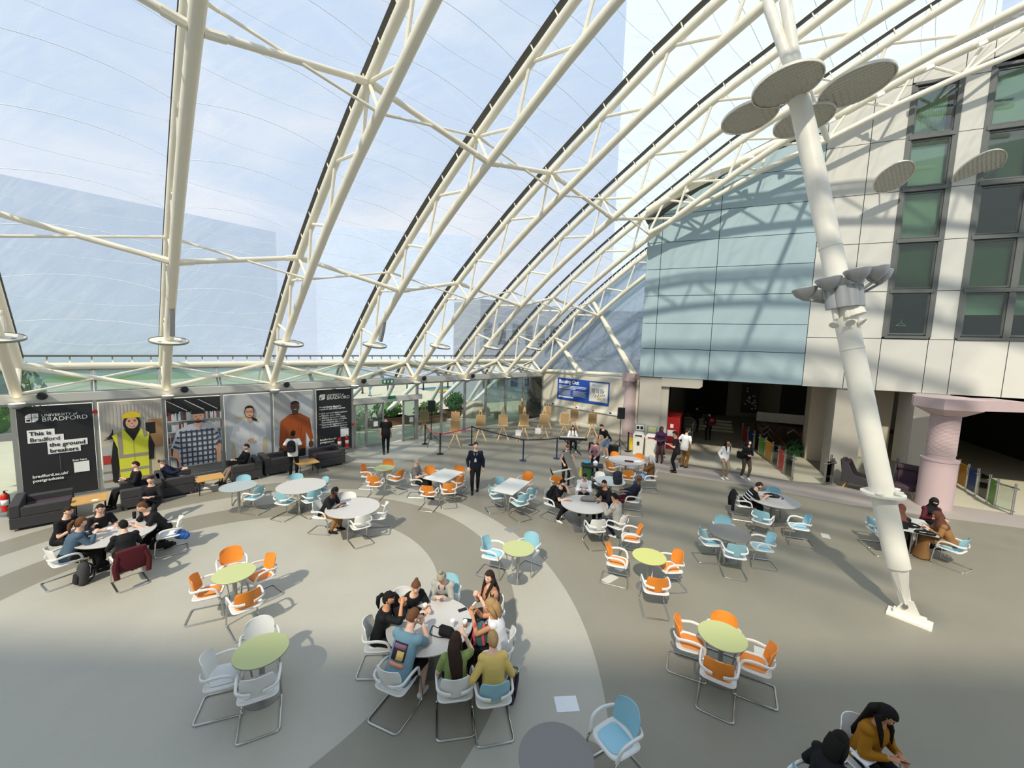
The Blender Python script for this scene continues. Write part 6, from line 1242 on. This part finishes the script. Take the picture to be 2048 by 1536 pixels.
seated('young man in a grey tracksuit top holding a phone', (3.174, 10.344), Q0, off=.26, lean=10, lh=(-.08, .36, .9), rh=(.1, .34, .74), head=(0, 22), hair=('short', 'hair_black'), top=('c_grey', 'long'), legs=('c_dark_jean', 'long'), shoes='c_shoe_white', near=True, skin='skin_mid', feet=((-.1, .45), (.1, .1)))
seated('reclining person in a navy jacket and maroon trousers', (4.188, 12.313), -75, off=.3, lean=-22, lh=(-.1, .2, .7), rh=(.1, .22, .72), head=(15, 12), hair=('none', 'hair_black'), skin='skin_dark', top=('c_navy', 'long'), legs=('c_maroon', 'long'), feet=((-.1, .72, .0), (.12, .75, .08)))
seated('white-haired person in a brown coat and blue jeans', (5.447, 14.470), -85, off=.22, lean=0, lh=(-.05, .2, 1.05), rh=(.1, .25, .75), head=(-20, 12), hair=('bob', 'hair_white'), top=('c_brown', 'long'), legs=('c_jean', 'long'), feet=((-.1, .5), (.1, .52)), fem=True)
person('cleaner in a dark tabard with bare arms carrying a folded sign', (2.171, 14.904), 185, sit=False, H=1.6, lean=14, head=(0, 25), hair=('updo', 'hair_brown'), top=('c_black2', 'none'), legs=('c_black2', 'long'), lh=(-.22, .3, 1.0), rh=(.12, .32, .9), skin='skin_light', fem=True, fat=1.15)
person('girl with long dark hair sitting at the keyboard', (3.132, 19.940), 178, lean=10, lh=(-.15, .36, .78), rh=(.15, .36, .78), head=(0, 15), hair=('long', 'hair_dark'), top=('c_white', 'long'), fem=True, shoes='c_shoe_white', H=1.62)
person('man in a black T-shirt and denim shorts bending over a guitar', (4.641, 18.757), -120, sit=False, lean=38, lh=(-.15, .45, .9), rh=(.1, .4, .8), head=(0, 30), hair=('short', 'hair_dark'), legs=('c_jean', 'shorts'), shoes='c_shoe_white', H=1.78)
person('grey-haired woman in a mauve jacket standing behind the table of books', (3.546, 16.089), -150, sit=False, lean=22, H=1.6, lh=(-.12, .42, .88), rh=(.12, .4, .88), head=(0, 30), hair=('short', 'hair_grey'), top=('c_mauve', 'long'), fem=True)
X0 = (8.22, 12.01)
seated('bearded man in a black and white striped shirt leaning on the table', (7.211, 12.347), X0, off=.3, lean=34, lh=(-.08, .52, .8), rh=(.12, .5, .8), head=(0, 30), hair=('beard', 'hair_dark'), top=('c_black', 'short'), near=True)
L_ = person.last
for k_ in (.08, .17, .26, .35):
    o = MB(); o.loft([L_['at'](k_), L_['at'](k_+.028)], [(.176, .138), (.178, .138)] if k_ < .3 else [(.187, .137), (.188, .134)], ref=(1, 0, 0), n=24); o.build('white_stripe', 'c_white', L_['t'])
V0 = (11.0, 10.5)
person('veiled woman in black headscarf and burgundy sleeves facing the camera', (12.111, 11.133), 195, lean=16, lh=(-.14, .42, .8), rh=(.14, .42, .8), head=(0, 8), hair=('niqab', 'c_black'), top=('c_maroon', 'long'), legs=('c_black', 'robe'), fem=True, near=True)
person('woman in a brown headscarf and tan cloak with her back turned', (11.447, 9.966), -62, lean=26, lh=(-.12, .42, .82), rh=(.12, .44, .82), head=(0, 20), hair=('hijab', 'c_scarf'), top=('c_cloak', 'long'), legs=('c_cloak', 'robe'), fem=True, near=True, fat=1.35)
person('woman in black robes with a dark brown headscarf behind the mast', (10.448, 10.299), 50, lean=20, lh=(-.12, .42, .82), rh=(.12, .44, .82), head=(0, 15), hair=('hijab', 'c_scarf'), top=('c_black', 'long'), legs=('c_black', 'robe'), fem=True, near=True, fat=1.2)
q_ = E(-4.9, -16.9); person('person in pale blue walking outside past the bollards', (q_.x, q_.y), -60, sit=False, hair=('short', 'hair_dark'), top=('c_jean', 'long'), legs=('c_jean', 'long'), feet=((-.1, -.22), (.1, .25)), lh=(-.22, .15, .95), rh=(.22, -.1, .95))

# ---------------------------------------------------------------- props on tables
def cup(lab, p, z=TABH, tall=.115, m='cup_kraft', lid='white', grp='paper coffee cups on the centre table'):
    t = thing('coffee_cup', lab, 'cup', (p[0], p[1], z), 0, grp); o = MB(); o.lathe([(.026, 0), (.037, tall), (.034, tall), (.001, tall-.005)], n=20, cap=False); o.build('cup_body', m if m == 'white' else 'white', t)
    if m != 'white': o = MB(); o.lathe([(.0285, tall*.2), (.0365, tall*.78)], n=20, cap=False); o.build('sleeve', m, t, solid=.002)
    if lid: o = MB(); o.lathe([(.039, tall-.004), (.039, tall+.004), (.034, tall+.014), (.03, tall+.012), (.001, tall+.012)], n=20, cap=False); o.build('lid', lid, t)
cup('kraft-sleeved white cup beside the phone near the fringe woman', (-1.361, 6.371)); cup('pale cup right of the black handbag', (-0.836, 5.997), m='white'); cup('kraft-sleeved cup nearest the right edge of the centre table', (-0.635, 5.994)); cup('lidless pale cup by the man in blue', (-1.242, 5.868), m='white', lid=None)
for lab, p, rz in (('black phone flat on the centre table by the fringe woman', (-1.499, 6.417), 60), ('dark notebook near the far right rim of the centre table', (-0.730, 6.426), -60), ('dark wallet at the right rim of the centre table', (-0.615, 6.170), 85)):
    phone(lab, (p[0], p[1], TABH), rz)
def handbag(lab, p, rz, z, m='c_black', strap=True, s=1.):
    t = thing('handbag', lab, 'bag', (p[0], p[1], z), R(rz)); o = MB(); o.loft([(0, 0, 0), (0, 0, .03*s), (0, 0, .12*s), (0, 0, .16*s)], [(.12*s, .045*s), (.13*s, .055*s), (.12*s, .045*s), (.10*s, .02*s)], ref=(1, 0, 0), n=16, sq=.4); o.build('bag_body', m, t)
    o = MB(); o.box((-.1*s, -.058*s, .06*s), (.1*s, -.045*s, .15*s)); o.build('flap', 'c_black2', t, bevel=.005)
    if strap: o = MB(); o.tube(smooth_path([(-.11*s, 0, .14*s), (-.2*s, .08*s, .012), (-.32*s, .12*s, .012), (-.26*s, -.08*s, .012), (-.1*s, -.09*s, .01), (.11*s, -.06, .05)], .06), .007, n=6); o.build('strap', m, t)
    return t
handbag('black handbag with long strap in the middle of the centre table', (-0.901, 5.807), -20, TABH)
handbag('dark brown handbag on the floor behind the yellow cardigan', (0.129, 5.583), 80, 0, 'plum', False, 1.6)
t = backpack('black rucksack propped on the left rim of the centre table', (*(-1.694, 6.134), TABH), (R(-30), 0, R(60)), s=.7)
t = thing('open_bag', 'pink and green drawstring bag on the blonde woman\'s lap', 'bag', (*(-0.365, 5.848), .62)); o = MB(); o.loft([(0, 0, 0), (0, 0, .1), (0, 0, .25), (.02, -.02, .36)], [(.1, .08), (.13, .1), (.11, .08), (.03, .02)], ref=(1, 0, 0), n=14); o.build('bag_body', mat('c_teal', '#3f6468', .8), t)
for k in (-.09, .05): o = MB(); o.loft([(k, -.09, .02), (k-.02, -.1, .2), (k, -.05, .36)], [(.02, .006)]*3, ref=(1, 0, 0), n=6); o.build('strap', mat('c_pink', '#d0505c', .8), t)
t = thing('clear_cup', 'clear plastic cup held by the woman in tan', 'cup', (*(-0.231, 6.463), .93)); o = MB(); o.lathe([(.028, 0), (.04, .11), (.038, .11), (.027, .004), (.001, .004)], n=16, cap=False); o.build('cup_body', 'rail_glass', t)
cup('small kraft coffee cup on the far left table', (-9.158, 8.375), tall=.085, lid=None, grp=None)
t = thing('thermos', 'black travel mug at the far end of the far left table', 'cup', (*(-9.188, 9.433), TABH)); o = MB(); o.lathe([(.033, 0), (.038, .14), (.034, .17), (.001, .172)], n=18); o.build('body', 'black', t)
phone('black phone on the far left table', (*(-9.398, 8.835), TABH), 60); phone('second black phone near the woman in denim', (*(-9.229, 8.349), TABH), 80)
for lab, p, a, c, m, rz, z in (('white tissue packet in the middle of the far left table', (-9.209, 8.923), .1, .05, 'paper', 30, TABH), ('thin white stick of paper by the small coffee cup', (-8.970, 8.342), .09, .012, 'paper', 20, TABH), ('sheets of paper on the white table with papers', (-2.671, 13.107), .15, .12, 'paper', 40, .741),
    ('white plate with leftovers on the far left coffee table', (-11.788, 10.993), .07, .05, 'white', 20, .5), ('white card on the middle coffee table', (-11.403, 14.522), .08, .02, 'paper', 60, .5), ('brown leather folder on the table by the bins', (4.786, 15.663), .17, .11, 'c_maroon', -20, .742), ('white cloth on the table by the bins', (5.138, 15.699), .14, .09, 'paper', 10, .742),
    ('white sheet of notes on the mustard woman\'s lap', (4.230, 4.202), .11, .08, 'paper', 20, .65), ('sheet of notes under the writing man\'s hand', (-4.499, 10.616), .1, .07, 'paper', 20, .742)):
    o = MB(); o.box((-a, -c, 0), (a, c, .012)); q = o.build('paper_item', m, smooth=False); q.name = 'paper_sheet' if m == 'paper' else ('plate' if m == 'white' else 'folder'); tag(q, lab, q.name.replace('_', ' ')); q.location = (p[0], p[1], z); q.rotation_euler = (0, 0, R(rz))
def softbag(lab, p, rz, s, m='c_black2', z=TABH, nm='bag', squash=1.):
    t = thing(nm, lab, 'bag', (p[0], p[1], z), R(rz)); o = MB(); o.loft([(-.26*s, 0, .03*s), (-.2*s, 0, .05*s*squash), (0, 0, .075*s*squash), (.2*s, 0, .06*s*squash), (.27*s, 0, .03*s)], [(.03*s, .06*s), (.05*s*squash, .12*s), (.075*s*squash, .15*s), (.06*s*squash, .12*s), (.03*s, .05*s)], ref=(0, 0, 1), n=14); o.build('bag_body', m, t)
    o = MB(); o.tube([(.2*s, .02, .1*s), (.33*s, .04, .05*s), (.4*s, -.05, .012), (.3*s, -.14, .012)], .01, n=6); o.build('strap', 'c_black', t); o = MB(); o.tube([(-.18*s, -.11*s, .085*s), (0, -.13*s, .1*s), (.18*s, -.1*s, .09*s)], .005, n=5); o.build('zip', 'steel', t); return t
softbag('grey rucksack lying on the young men\'s table', (2.351, 11.435), -10, .85, 'c_midgrey', squash=1.3); softbag('black rucksack lying on the striped man\'s table', (8.292, 12.229), -20, .8)
softbag('black bag heaped on the veiled women\'s table, far one', (10.794, 10.362), -40, .8, 'c_black'); softbag('black bag heaped on the veiled women\'s table, near one', (10.752, 9.901), -30, .75, 'c_black')
backpack('navy backpack standing on the grey round table', (*(3.628, 12.981), TABH), (0, 0, R(20)), 'c_navy'); backpack('charcoal backpack on the floor beside the woman in denim', (*(-8.925, 7.920), 0), (R(-8), 0, R(-30)), 'charcoal')
def coat(lab, p, rz, m, w=.24):
    t = thing('coat', lab, 'coat', (p[0], p[1], 0), R(rz)); o = MB(); o.loft([(0, -.30, .42), (.01, -.33, .6), (0, -.30, .83), (0, -.24, .845), (0, -.2, .78)], [(w, .04), (w*1.05, .045), (w, .03), (w, .02), (w*.9, .02)], ref=(1, 0, 0), n=14); o.build('drape', m, t)
    for s_ in (-1, 1): o = MB(); o.tube([(s_*w*.9, -.3, .75), (s_*w*1.1, -.34, .55), (s_*w*1.0, -.33, .3)], .05, n=8); o.build('sleeve', m, t)
def chair_axis(back, target): b_ = Vector(back); d = (Vector(target)-b_).normalized(); p = b_+d*.25; return p, math.degrees(math.atan2(-d.x, d.y))
p, a = chair_axis((-7.800, 7.882), L0); coat('maroon coat hanging over the back of a chair at the far left table', p, a, 'c_maroon')
p, a = chair_axis((7.211, 12.347), (8.22, 12.01)); coat('black coat over the back of the striped man\'s chair', p, a, 'c_black')
t = thing('blue_jacket', 'crumpled blue jacket hanging from the reaching man\'s chair', 'jacket', (*(-8.005, 9.344), .42)); o = MB(); o.ell((0, 0, 0), (.16, .1, .12)); o.ell((.1, .03, -.04), (.1, .08, .1)); o.build('cloth', mat('c_royal', '#2c5fae', .8), t)
# fire extinguishers
def ext(lab, c, h=.52):
    t = thing('fire_extinguisher', lab, 'fire extinguisher', c, 0, 'red fire extinguishers'); o = MB(); o.lathe([(.075, 0), (.08, .03), (.08, h-.1), (.06, h-.04), (.025, h)], n=20); o.build('cylinder', 'bright_red', t); o = MB(); o.cyl((0, 0, h), (0, 0, h+.06), .02); o.bar((-.02, 0, h+.06), (.1, 0, h+.09), .02, .012); o.build('valve', 'black', t); o = MB(); o.tube([(.02, 0, h+.03), (.11, .02, h-.05), (.095, .02, .12)], .011, n=6); o.build('hose', 'black', t)
    o = MB(); o.lathe([(.0805, h*.35), (.0805, h*.65)], n=20, cap=False); o.build('label', 'paper', t, solid=.001)
ext('red fire extinguisher by the far left window', (*(-14.222, 10.869), .15)); ext('left red fire extinguisher beside the course banner', E(-14.62, .45, .28)); ext('right red fire extinguisher beside the course banner', E(-14.28, .45, .28))
for i_, (lab, c) in enumerate((('steel stand of the far left fire extinguisher', (*(-14.242, 10.881), 0)), ('steel stand under the two fire extinguishers', E(-14.45, .45, 0)))): o = MB(); o.box((-.14, -.1, 0), (.14, .1, .02)); o.cyl((0, .03, 0), (0, .03, .15 if i_ == 0 else .28), .02); o.box((-.3 if i_ else -.1, -.08, .13 if i_ == 0 else .26), (.3 if i_ else .1, .08, .15 if i_ == 0 else .28), rz=R(45)); q = o.build('extinguisher_stand', 'steel', smooth=False); tag(q, lab, 'stand'); q.location = c
# queue barriers
POSTS = [(-4.400, 20.242), (-3.304, 18.485), (-2.004, 20.327), (0.609, 17.840), (2.194, 18.328), (5.998, 19.982), (6.533, 19.577)]
PL = ['black barrier post nearest the entrance doors', 'black barrier post left of the walking man', 'dark barrier post hidden behind the walking man\'s head', 'navy barrier post in the middle of the blue tape', 'navy barrier post left of the keyboard', 'black barrier post by the loudspeaker at right', 'black barrier post beside the recycling bins']
for i, (p, lab) in enumerate(zip(POSTS, PL)):
    m = 'navy' if i in (3, 4) else 'black'; t = thing('barrier_post', lab, 'barrier post', (p[0], p[1], 0), 0, 'retractable barrier posts'); o = MB(); o.lathe([(.17, 0), (.17, .015), (.04, .04), (.032, .06), (.032, .93), (.04, .94), (.04, 1.0), (.03, 1.01)], n=20); o.build('post', m, t)
for i, j, m, sag, lab in ((0, 1, 'strap_red', .1, 'red barrier tape left of the easels'), (1, 2, 'strap_red', .05, 'red barrier tape in front of the first easel'), (2, 3, 'strap_blue', .02, 'long navy barrier tape, left half'), (3, 4, 'strap_blue', .02, 'navy barrier tape, right half'), (5, 6, 'strap_red', .02, 'short red barrier tape by the loudspeaker')):
    a = Vector((*POSTS[i], .96)); b_ = Vector((*POSTS[j], .96)); o = MB(); pts = [a.lerp(b_, k/8)-Vector((0, 0, sag*4*(k/8)*(1-k/8))) for k in range(9)]
    o.loft(pts, [(.026, .003)]*9, ref=(0, 0, 1), n=6); tag(o.build('barrier_tape', m), lab, 'barrier tape')
# speakers on stands
for lab, p, z in (('left', (-4.056, 20.079), 1.75), ('right', (5.550, 19.931), 1.7)):
    ds = 'near the first easel' if lab == 'left' else 'beside the slim pink column'
    t = thing('speaker_stand', 'black tripod speaker stand '+ds, 'stand', (p[0], p[1], 0)); o = MB(); o.cyl((0, 0, .25), (0, 0, z), .02); o.build('pole', 'black', t)
    for k in range(3): a_ = k*2.094+.4; o = MB(); o.cyl((.55*math.cos(a_), .55*math.sin(a_), 0.01), (0, 0, .65), .014, n=6); o.cyl((.25*math.cos(a_), .25*math.sin(a_), .35), (0, 0, .3), .009, n=6); o.build('leg', 'black', t)
    t = thing('loudspeaker', 'black loudspeaker on the tripod stand '+ds, 'loudspeaker', (p[0], p[1], z), R(20 if lab == 'left' else -10)); o = MB(); o.loft([(0, 0, 0), (0, 0, .55)], [(.19, .16), (.18, .15)], ref=(1, 0, 0), n=8, sq=.5); o.build('cabinet', 'black', t); o = MB(); o.cyl((0, -.15, .18), (0, -.165, .18), .11); o.build('woofer', 'dark_metal', t); o = MB(); o.cyl((0, -.15, .42), (0, -.165, .42), .04); o.build('tweeter', 'dark_metal', t)
# easels
EA = [((-2.803, 19.929), 'first easel from the left, two boards stacked'), ((-1.656, 21.452), 'second easel from the left'), ((-0.435, 21.838), 'third easel from the left'), ((0.738, 21.989), 'easel in front of the far corner glass, left one'), ((1.889, 22.376), 'easel in front of the wall corner'), ((3.109, 22.781), 'easel left of the keyboard girl'), ((4.772, 23.126), 'rightmost easel, behind the guitarist'), ((0.699, 25.528), 'back-row easel in the glass corner'), ((2.301, 25.297), 'back-row easel at the cream wall corner'), ((3.916, 24.492), 'back-row easel under the blue sign'), ((-4.945, 22.462), 'small easel board behind the left loudspeaker')]
def easel():
    t = thing('easel', 'x', 'easel'); 
    for p, q in (((-.3, -.32, 0), (-.04, .02, .62)), ((.3, -.32, 0), (.04, .02, .62)), ((-.28, .38, 0), (-.04, .02, .62)), ((.28, .38, 0), (.04, .02, .62))): o = MB(); o.bar(p, q, .05, .045); o.build('leg', 'easel_wood', t, smooth=False)
    for x in (-.07, .07): o = MB(); o.bar((x, .0, .45), (x, .06, 1.62), .03, .03); o.build('upright', 'easel_wood', t, smooth=False)
    o = MB(); o.prism([(-.05, 1.55), (.05, 1.55), (.07, 1.68), (.03, 1.82), (-.03, 1.82), (-.07, 1.68)], (0, .08, 0), (1, 0, 0), (0, 0, 1), .03); o.build('top_clamp', 'easel_wood', t, smooth=False)
    o = MB(); o.box((-.3, -.08, .74), (.3, .02, .78)); o.build('tray', 'easel_wood', t, smooth=False)
    o = MB(); o.box((-.24, -.045, .78), (.24, -.025, 1.36)); o.build('board', 'board', t, smooth=False); o = MB()
    for a, c in (((-.25, -.05, .78), (-.23, -.02, 1.37)), ((.23, -.05, .78), (.25, -.02, 1.37)), ((-.25, -.05, 1.36), (.25, -.02, 1.38))): o.box(a, c)
    o.build('board_frame', 'easel_wood', t, smooth=False); return t
e0 = easel()
for i, (p, lab) in enumerate(EA):
    e = e0 if i == 0 else copy_tree(e0); e.location = (p[0], p[1], 0); e.rotation_euler = (0, 0, R([5, 12, 8, -4, -8, -10, 0, 14, -6, 0, 25][i])); tag(e, 'wooden artist\'s '+lab if 'easel' in lab[:20] else lab, 'easel', 'wooden easels with boards')
t = thing('spare_board', 'second brown board propped high on the first easel', 'board', (*(-2.803, 19.929), 1.34)); o = MB(); o.box((-.22, .0, 0), (.22, .02, .45)); o.build('board', 'board', t, smooth=False)
for lab, p in (('small white notice stand below the middle easels, left', (0.421, 21.264)), ('small white notice stand below the middle easels, right', (1.515, 21.855))):
    t = thing('notice_stand', lab, 'sign', (p[0], p[1], 0), 0, 'small notice stands'); o = MB(); o.box((-.15, -.012, .35), (.15, 0, .68)); o.build('notice', 'paper', t, smooth=False); o = MB(); o.bar((-.1, .02, 0), (0, .03, .85), .02, .02); o.bar((.1, .02, 0), (0, .03, .85), .02, .02); o.bar((0, .25, 0), (0, .03, .8), .02, .02); o.build('mini_easel', 'easel_wood', t, smooth=False)
# keyboard, guitar, amps, stool
p = (3.048, 19.190); t = thing('keyboard', 'long electric piano keyboard with white keys', 'keyboard', (p[0], p[1], .72), R(-2)); o = MB(); o.box((-.68, -.15, 0), (.68, .15, .1)); o.build('case', 'black', t, bevel=.01); o = MB(); o.box((-.62, -.0, .1), (.62, .145, .108)); o.build('keys', 'white', t, smooth=False); o = MB(); o.box((-.6, -.13, .1), (.6, -.03, .104)); o.build('control_panel', 'p_khaki', t, smooth=False)
t = thing('keyboard_stand', 'black cross-legged stand under the keyboard', 'stand', (p[0], p[1], 0)); o = MB(); 
for y in (-.12, .12): o.bar((-.4, y, .02), (.4, y, .70), .03, .03); o.bar((.4, y, .02), (-.4, y, .70), .03, .03)
o.bar((-.4, -.25, .02), (-.4, .25, .02), .03, .03); o.bar((.4, -.25, .02), (.4, .25, .02), .03, .03); o.bar((-.4, -.14, .70), (-.4, .14, .70), .03, .02); o.bar((.4, -.14, .70), (.4, .14, .70), .03, .02); o.build('x_frame', 'black', t, smooth=False)
p = (3.175, 20.238); t = thing('piano_stool', 'black stool under the keyboard girl', 'stool', (p[0], p[1], 0)); o = MB(); o.box((-.25, -.16, .4), (.25, .16, .46)); o.build('seat', 'black', t, bevel=.02)
for a_ in (-1, 1):
    for b_ in (-1, 1): o = MB(); o.bar((a_*.2, b_*.12, .4), (a_*.22, b_*.14, 0), .03, .03); o.build('leg', 'black', t, smooth=False)
p = (4.504, 20.799); t = thing('guitar', 'brown guitar held upright by the bending man', 'guitar', (p[0], p[1], .04)); t.rotation_euler = (R(-12), R(20), R(0)); o = MB(); o.loft([(0, 0, 0), (0, 0, .12), (0, 0, .26), (0, 0, .4), (0, 0, .46)], [(.06, .04), (.19, .05), (.12, .05), (.14, .05), (.04, .04)], ref=(1, 0, 0), n=20); o.build('body', 'wood', t); o = MB(); o.box((-.025, -.06, .4), (.025, -.03, 1.0)); o.box((-.04, -.06, 1.0), (.04, -.03, 1.15)); o.build('neck', 'brown_wood', t, smooth=False)
for i, (lab, p) in enumerate((('black amplifier left of the guitarist', (4.183, 19.589)), ('black amplifier right of the guitarist', (5.072, 19.236)))):
    t = thing('amplifier', lab, 'amplifier', (p[0], p[1], 0), R(-15)); o = MB(); o.box((-.25, -.15, 0), (.25, .15, .5)); o.build('cabinet', 'black', t, bevel=.01); o = MB(); o.box((-.22, -.16, .05), (.22, -.15, .38)); o.build('grille', 'dark_metal', t, smooth=False)
# recycling bins
for i, (lab, p, gm) in enumerate((('left cream recycling bin with black and white sign', (6.372, 19.379), 'paper'), ('right cream recycling bin with green sign', (6.859, 18.995), 'lime'))):
    t = thing('recycling_bin', lab, 'bin', (p[0]+.05, p[1]+.25, 0), R(-23), 'cream recycling bins'); o = MB(); o.loft([(0, 0, 0), (0, 0, .9)], [(.27, .27), (.29, .29)], ref=(1, 0, 0), n=8, sq=.35); o.M = None; o.build('body', 'bin_cream', t, bevel=.02)
    o = MB(); o.loft([(0, 0, .9), (0, 0, .98), (0, .05, 1.08)], [(.3, .3), (.29, .28), (.2, .16)], ref=(1, 0, 0), n=12, sq=.5); o.build('hood', 'bin_cream', t); o = MB(); o.box((-.16, -.3, .93), (.16, -.22, 1.0)); o.build('slot', 'black' if i == 0 else 'red', t, bevel=.01)
    o = MB(); o.box((-.26, .16, 1.1), (.26, .2, 1.5)); o.build('sign_board', 'bin_grey', t, bevel=.03); o = MB(); o.box((-.18, .148, 1.18), (.18, .16, 1.42)); o.build('sign_face', gm, t, smooth=False)
    o = MB(); o.box((-.06, -.302, .5), (.06, -.288, .68)) if i == 0 else o.lathe([(.06, -.31), (.05, -.31)], n=4); o.build('bin_label', 'black', t, smooth=False) if i == 0 else None
    if i == 0: o = MB(); [o.box((x-.07, .14, 1.22), (x+.07, .147, 1.38)) for x in (-.09, .09)]; o.build('pictogram', 'black', t, smooth=False)
p = (6.047, 19.799); t = thing('caution_sign', 'narrow yellow caution sign leaning by the barrier post', 'sign', (p[0]+.1, p[1]+.1, 0)); t.rotation_euler = (R(-8), 0, 0); o = MB(); o.box((-.09, -.015, .1), (.09, .015, .75)); o.build('panel', 'p_hat', t, bevel=.02)
# cleaning trolley and carried sign
p = (3.094, 14.608); t = thing('cleaning_trolley', 'dark green cleaning trolley loaded with bottles and cloths', 'trolley', (p[0], p[1], 0), R(-10)); o = MB(); o.box((-.35, -.22, .12), (.35, .22, .2)); o.build('chassis', 'black', t, bevel=.02); o = MB(); o.loft([(-.18, 0, .2), (-.18, 0, .85)], [(.15, .19), (.19, .22)], ref=(1, 0, 0), n=10, sq=.6); o.build('waste_sack', 'leaf_dark', t); o = MB(); o.box((-.4, -.26, .84), (.4, .26, .88)); o.box((.02, -.22, .5), (.36, .22, .54)); o.build('tray', 'black', t, bevel=.01)
for x in (-.3, .3):
    for y in (-.18, .18): o = MB(); o.cyl((x, y-.02, .06), (x, y+.02, .06), .06); o.build('wheel', 'dark_metal', t)
for lab, x, y, z, sz, m in (('turquoise cloth bundle on the cleaning trolley', -.2, .12, .88, (.14, .1, .05), 'c_teal2'), ('white spray bottles on the cleaning trolley', .12, .0, .88, (.1, .12, .1), 'paper'), ('yellow cloth hanging from the cleaning trolley', -.42, -.15, .45, (.04, .08, .2), 'p_hat'), ('blue bucket on the trolley base', -.3, -.3, .0, (.12, .12, .14), 'c_royal')):
    if m == 'c_teal2': mat('c_teal2', '#2f9fc4', .7)
    q_ = Vector((p[0], p[1], 0))+Matrix.Rotation(R(-10), 3, 'Z') @ Vector((x, y, z)); o = MB(); o.loft([(0, 0, 0), (0, 0, sz[2]), (0, 0, sz[2]*1.6)], [(sz[0]*.8, sz[1]*.8), (sz[0], sz[1]), (sz[0]*.4, sz[1]*.4)], ref=(1, 0, 0), n=10); q = o.build('cleaning_item', m); q.name = ['cloth', 'spray_bottles', 'yellow_cloth', 'bucket'][['c_teal2', 'paper', 'p_hat', 'c_royal'].index(m)]; tag(q, lab, 'cleaning item'); q.location = q_
a = Vector((*(2.024, 14.126), 1.4)); b_ = Vector((*(2.622, 14.508), .08)); t = thing('folded_sign', 'long grey folded board carried slantwise by the cleaner', 'board', a); M = Matrix.Translation(-a); o = MB(M); o.bar(a+Vector((-.02, -.1, .1)), b_, .26, .03, up=(0, 1, .3)); o.build('board', 'alu', t, smooth=False)
o = MB(M); c1 = Vector((*(1.513, 13.796), .8)); o.bar(c1, a.lerp(b_, .45), .06, .04); o.bar(c1+Vector((.25, .0, -.35)), a.lerp(b_, .7), .05, .03); o.build('cross_bar', 'alu_light', t, smooth=False); o = MB(M); o.bar(c1+Vector((-.06, 0, .12)), c1+Vector((.06, 0, -.14)), .2, .04); o.build('foot_plate', 'black', t, smooth=False)
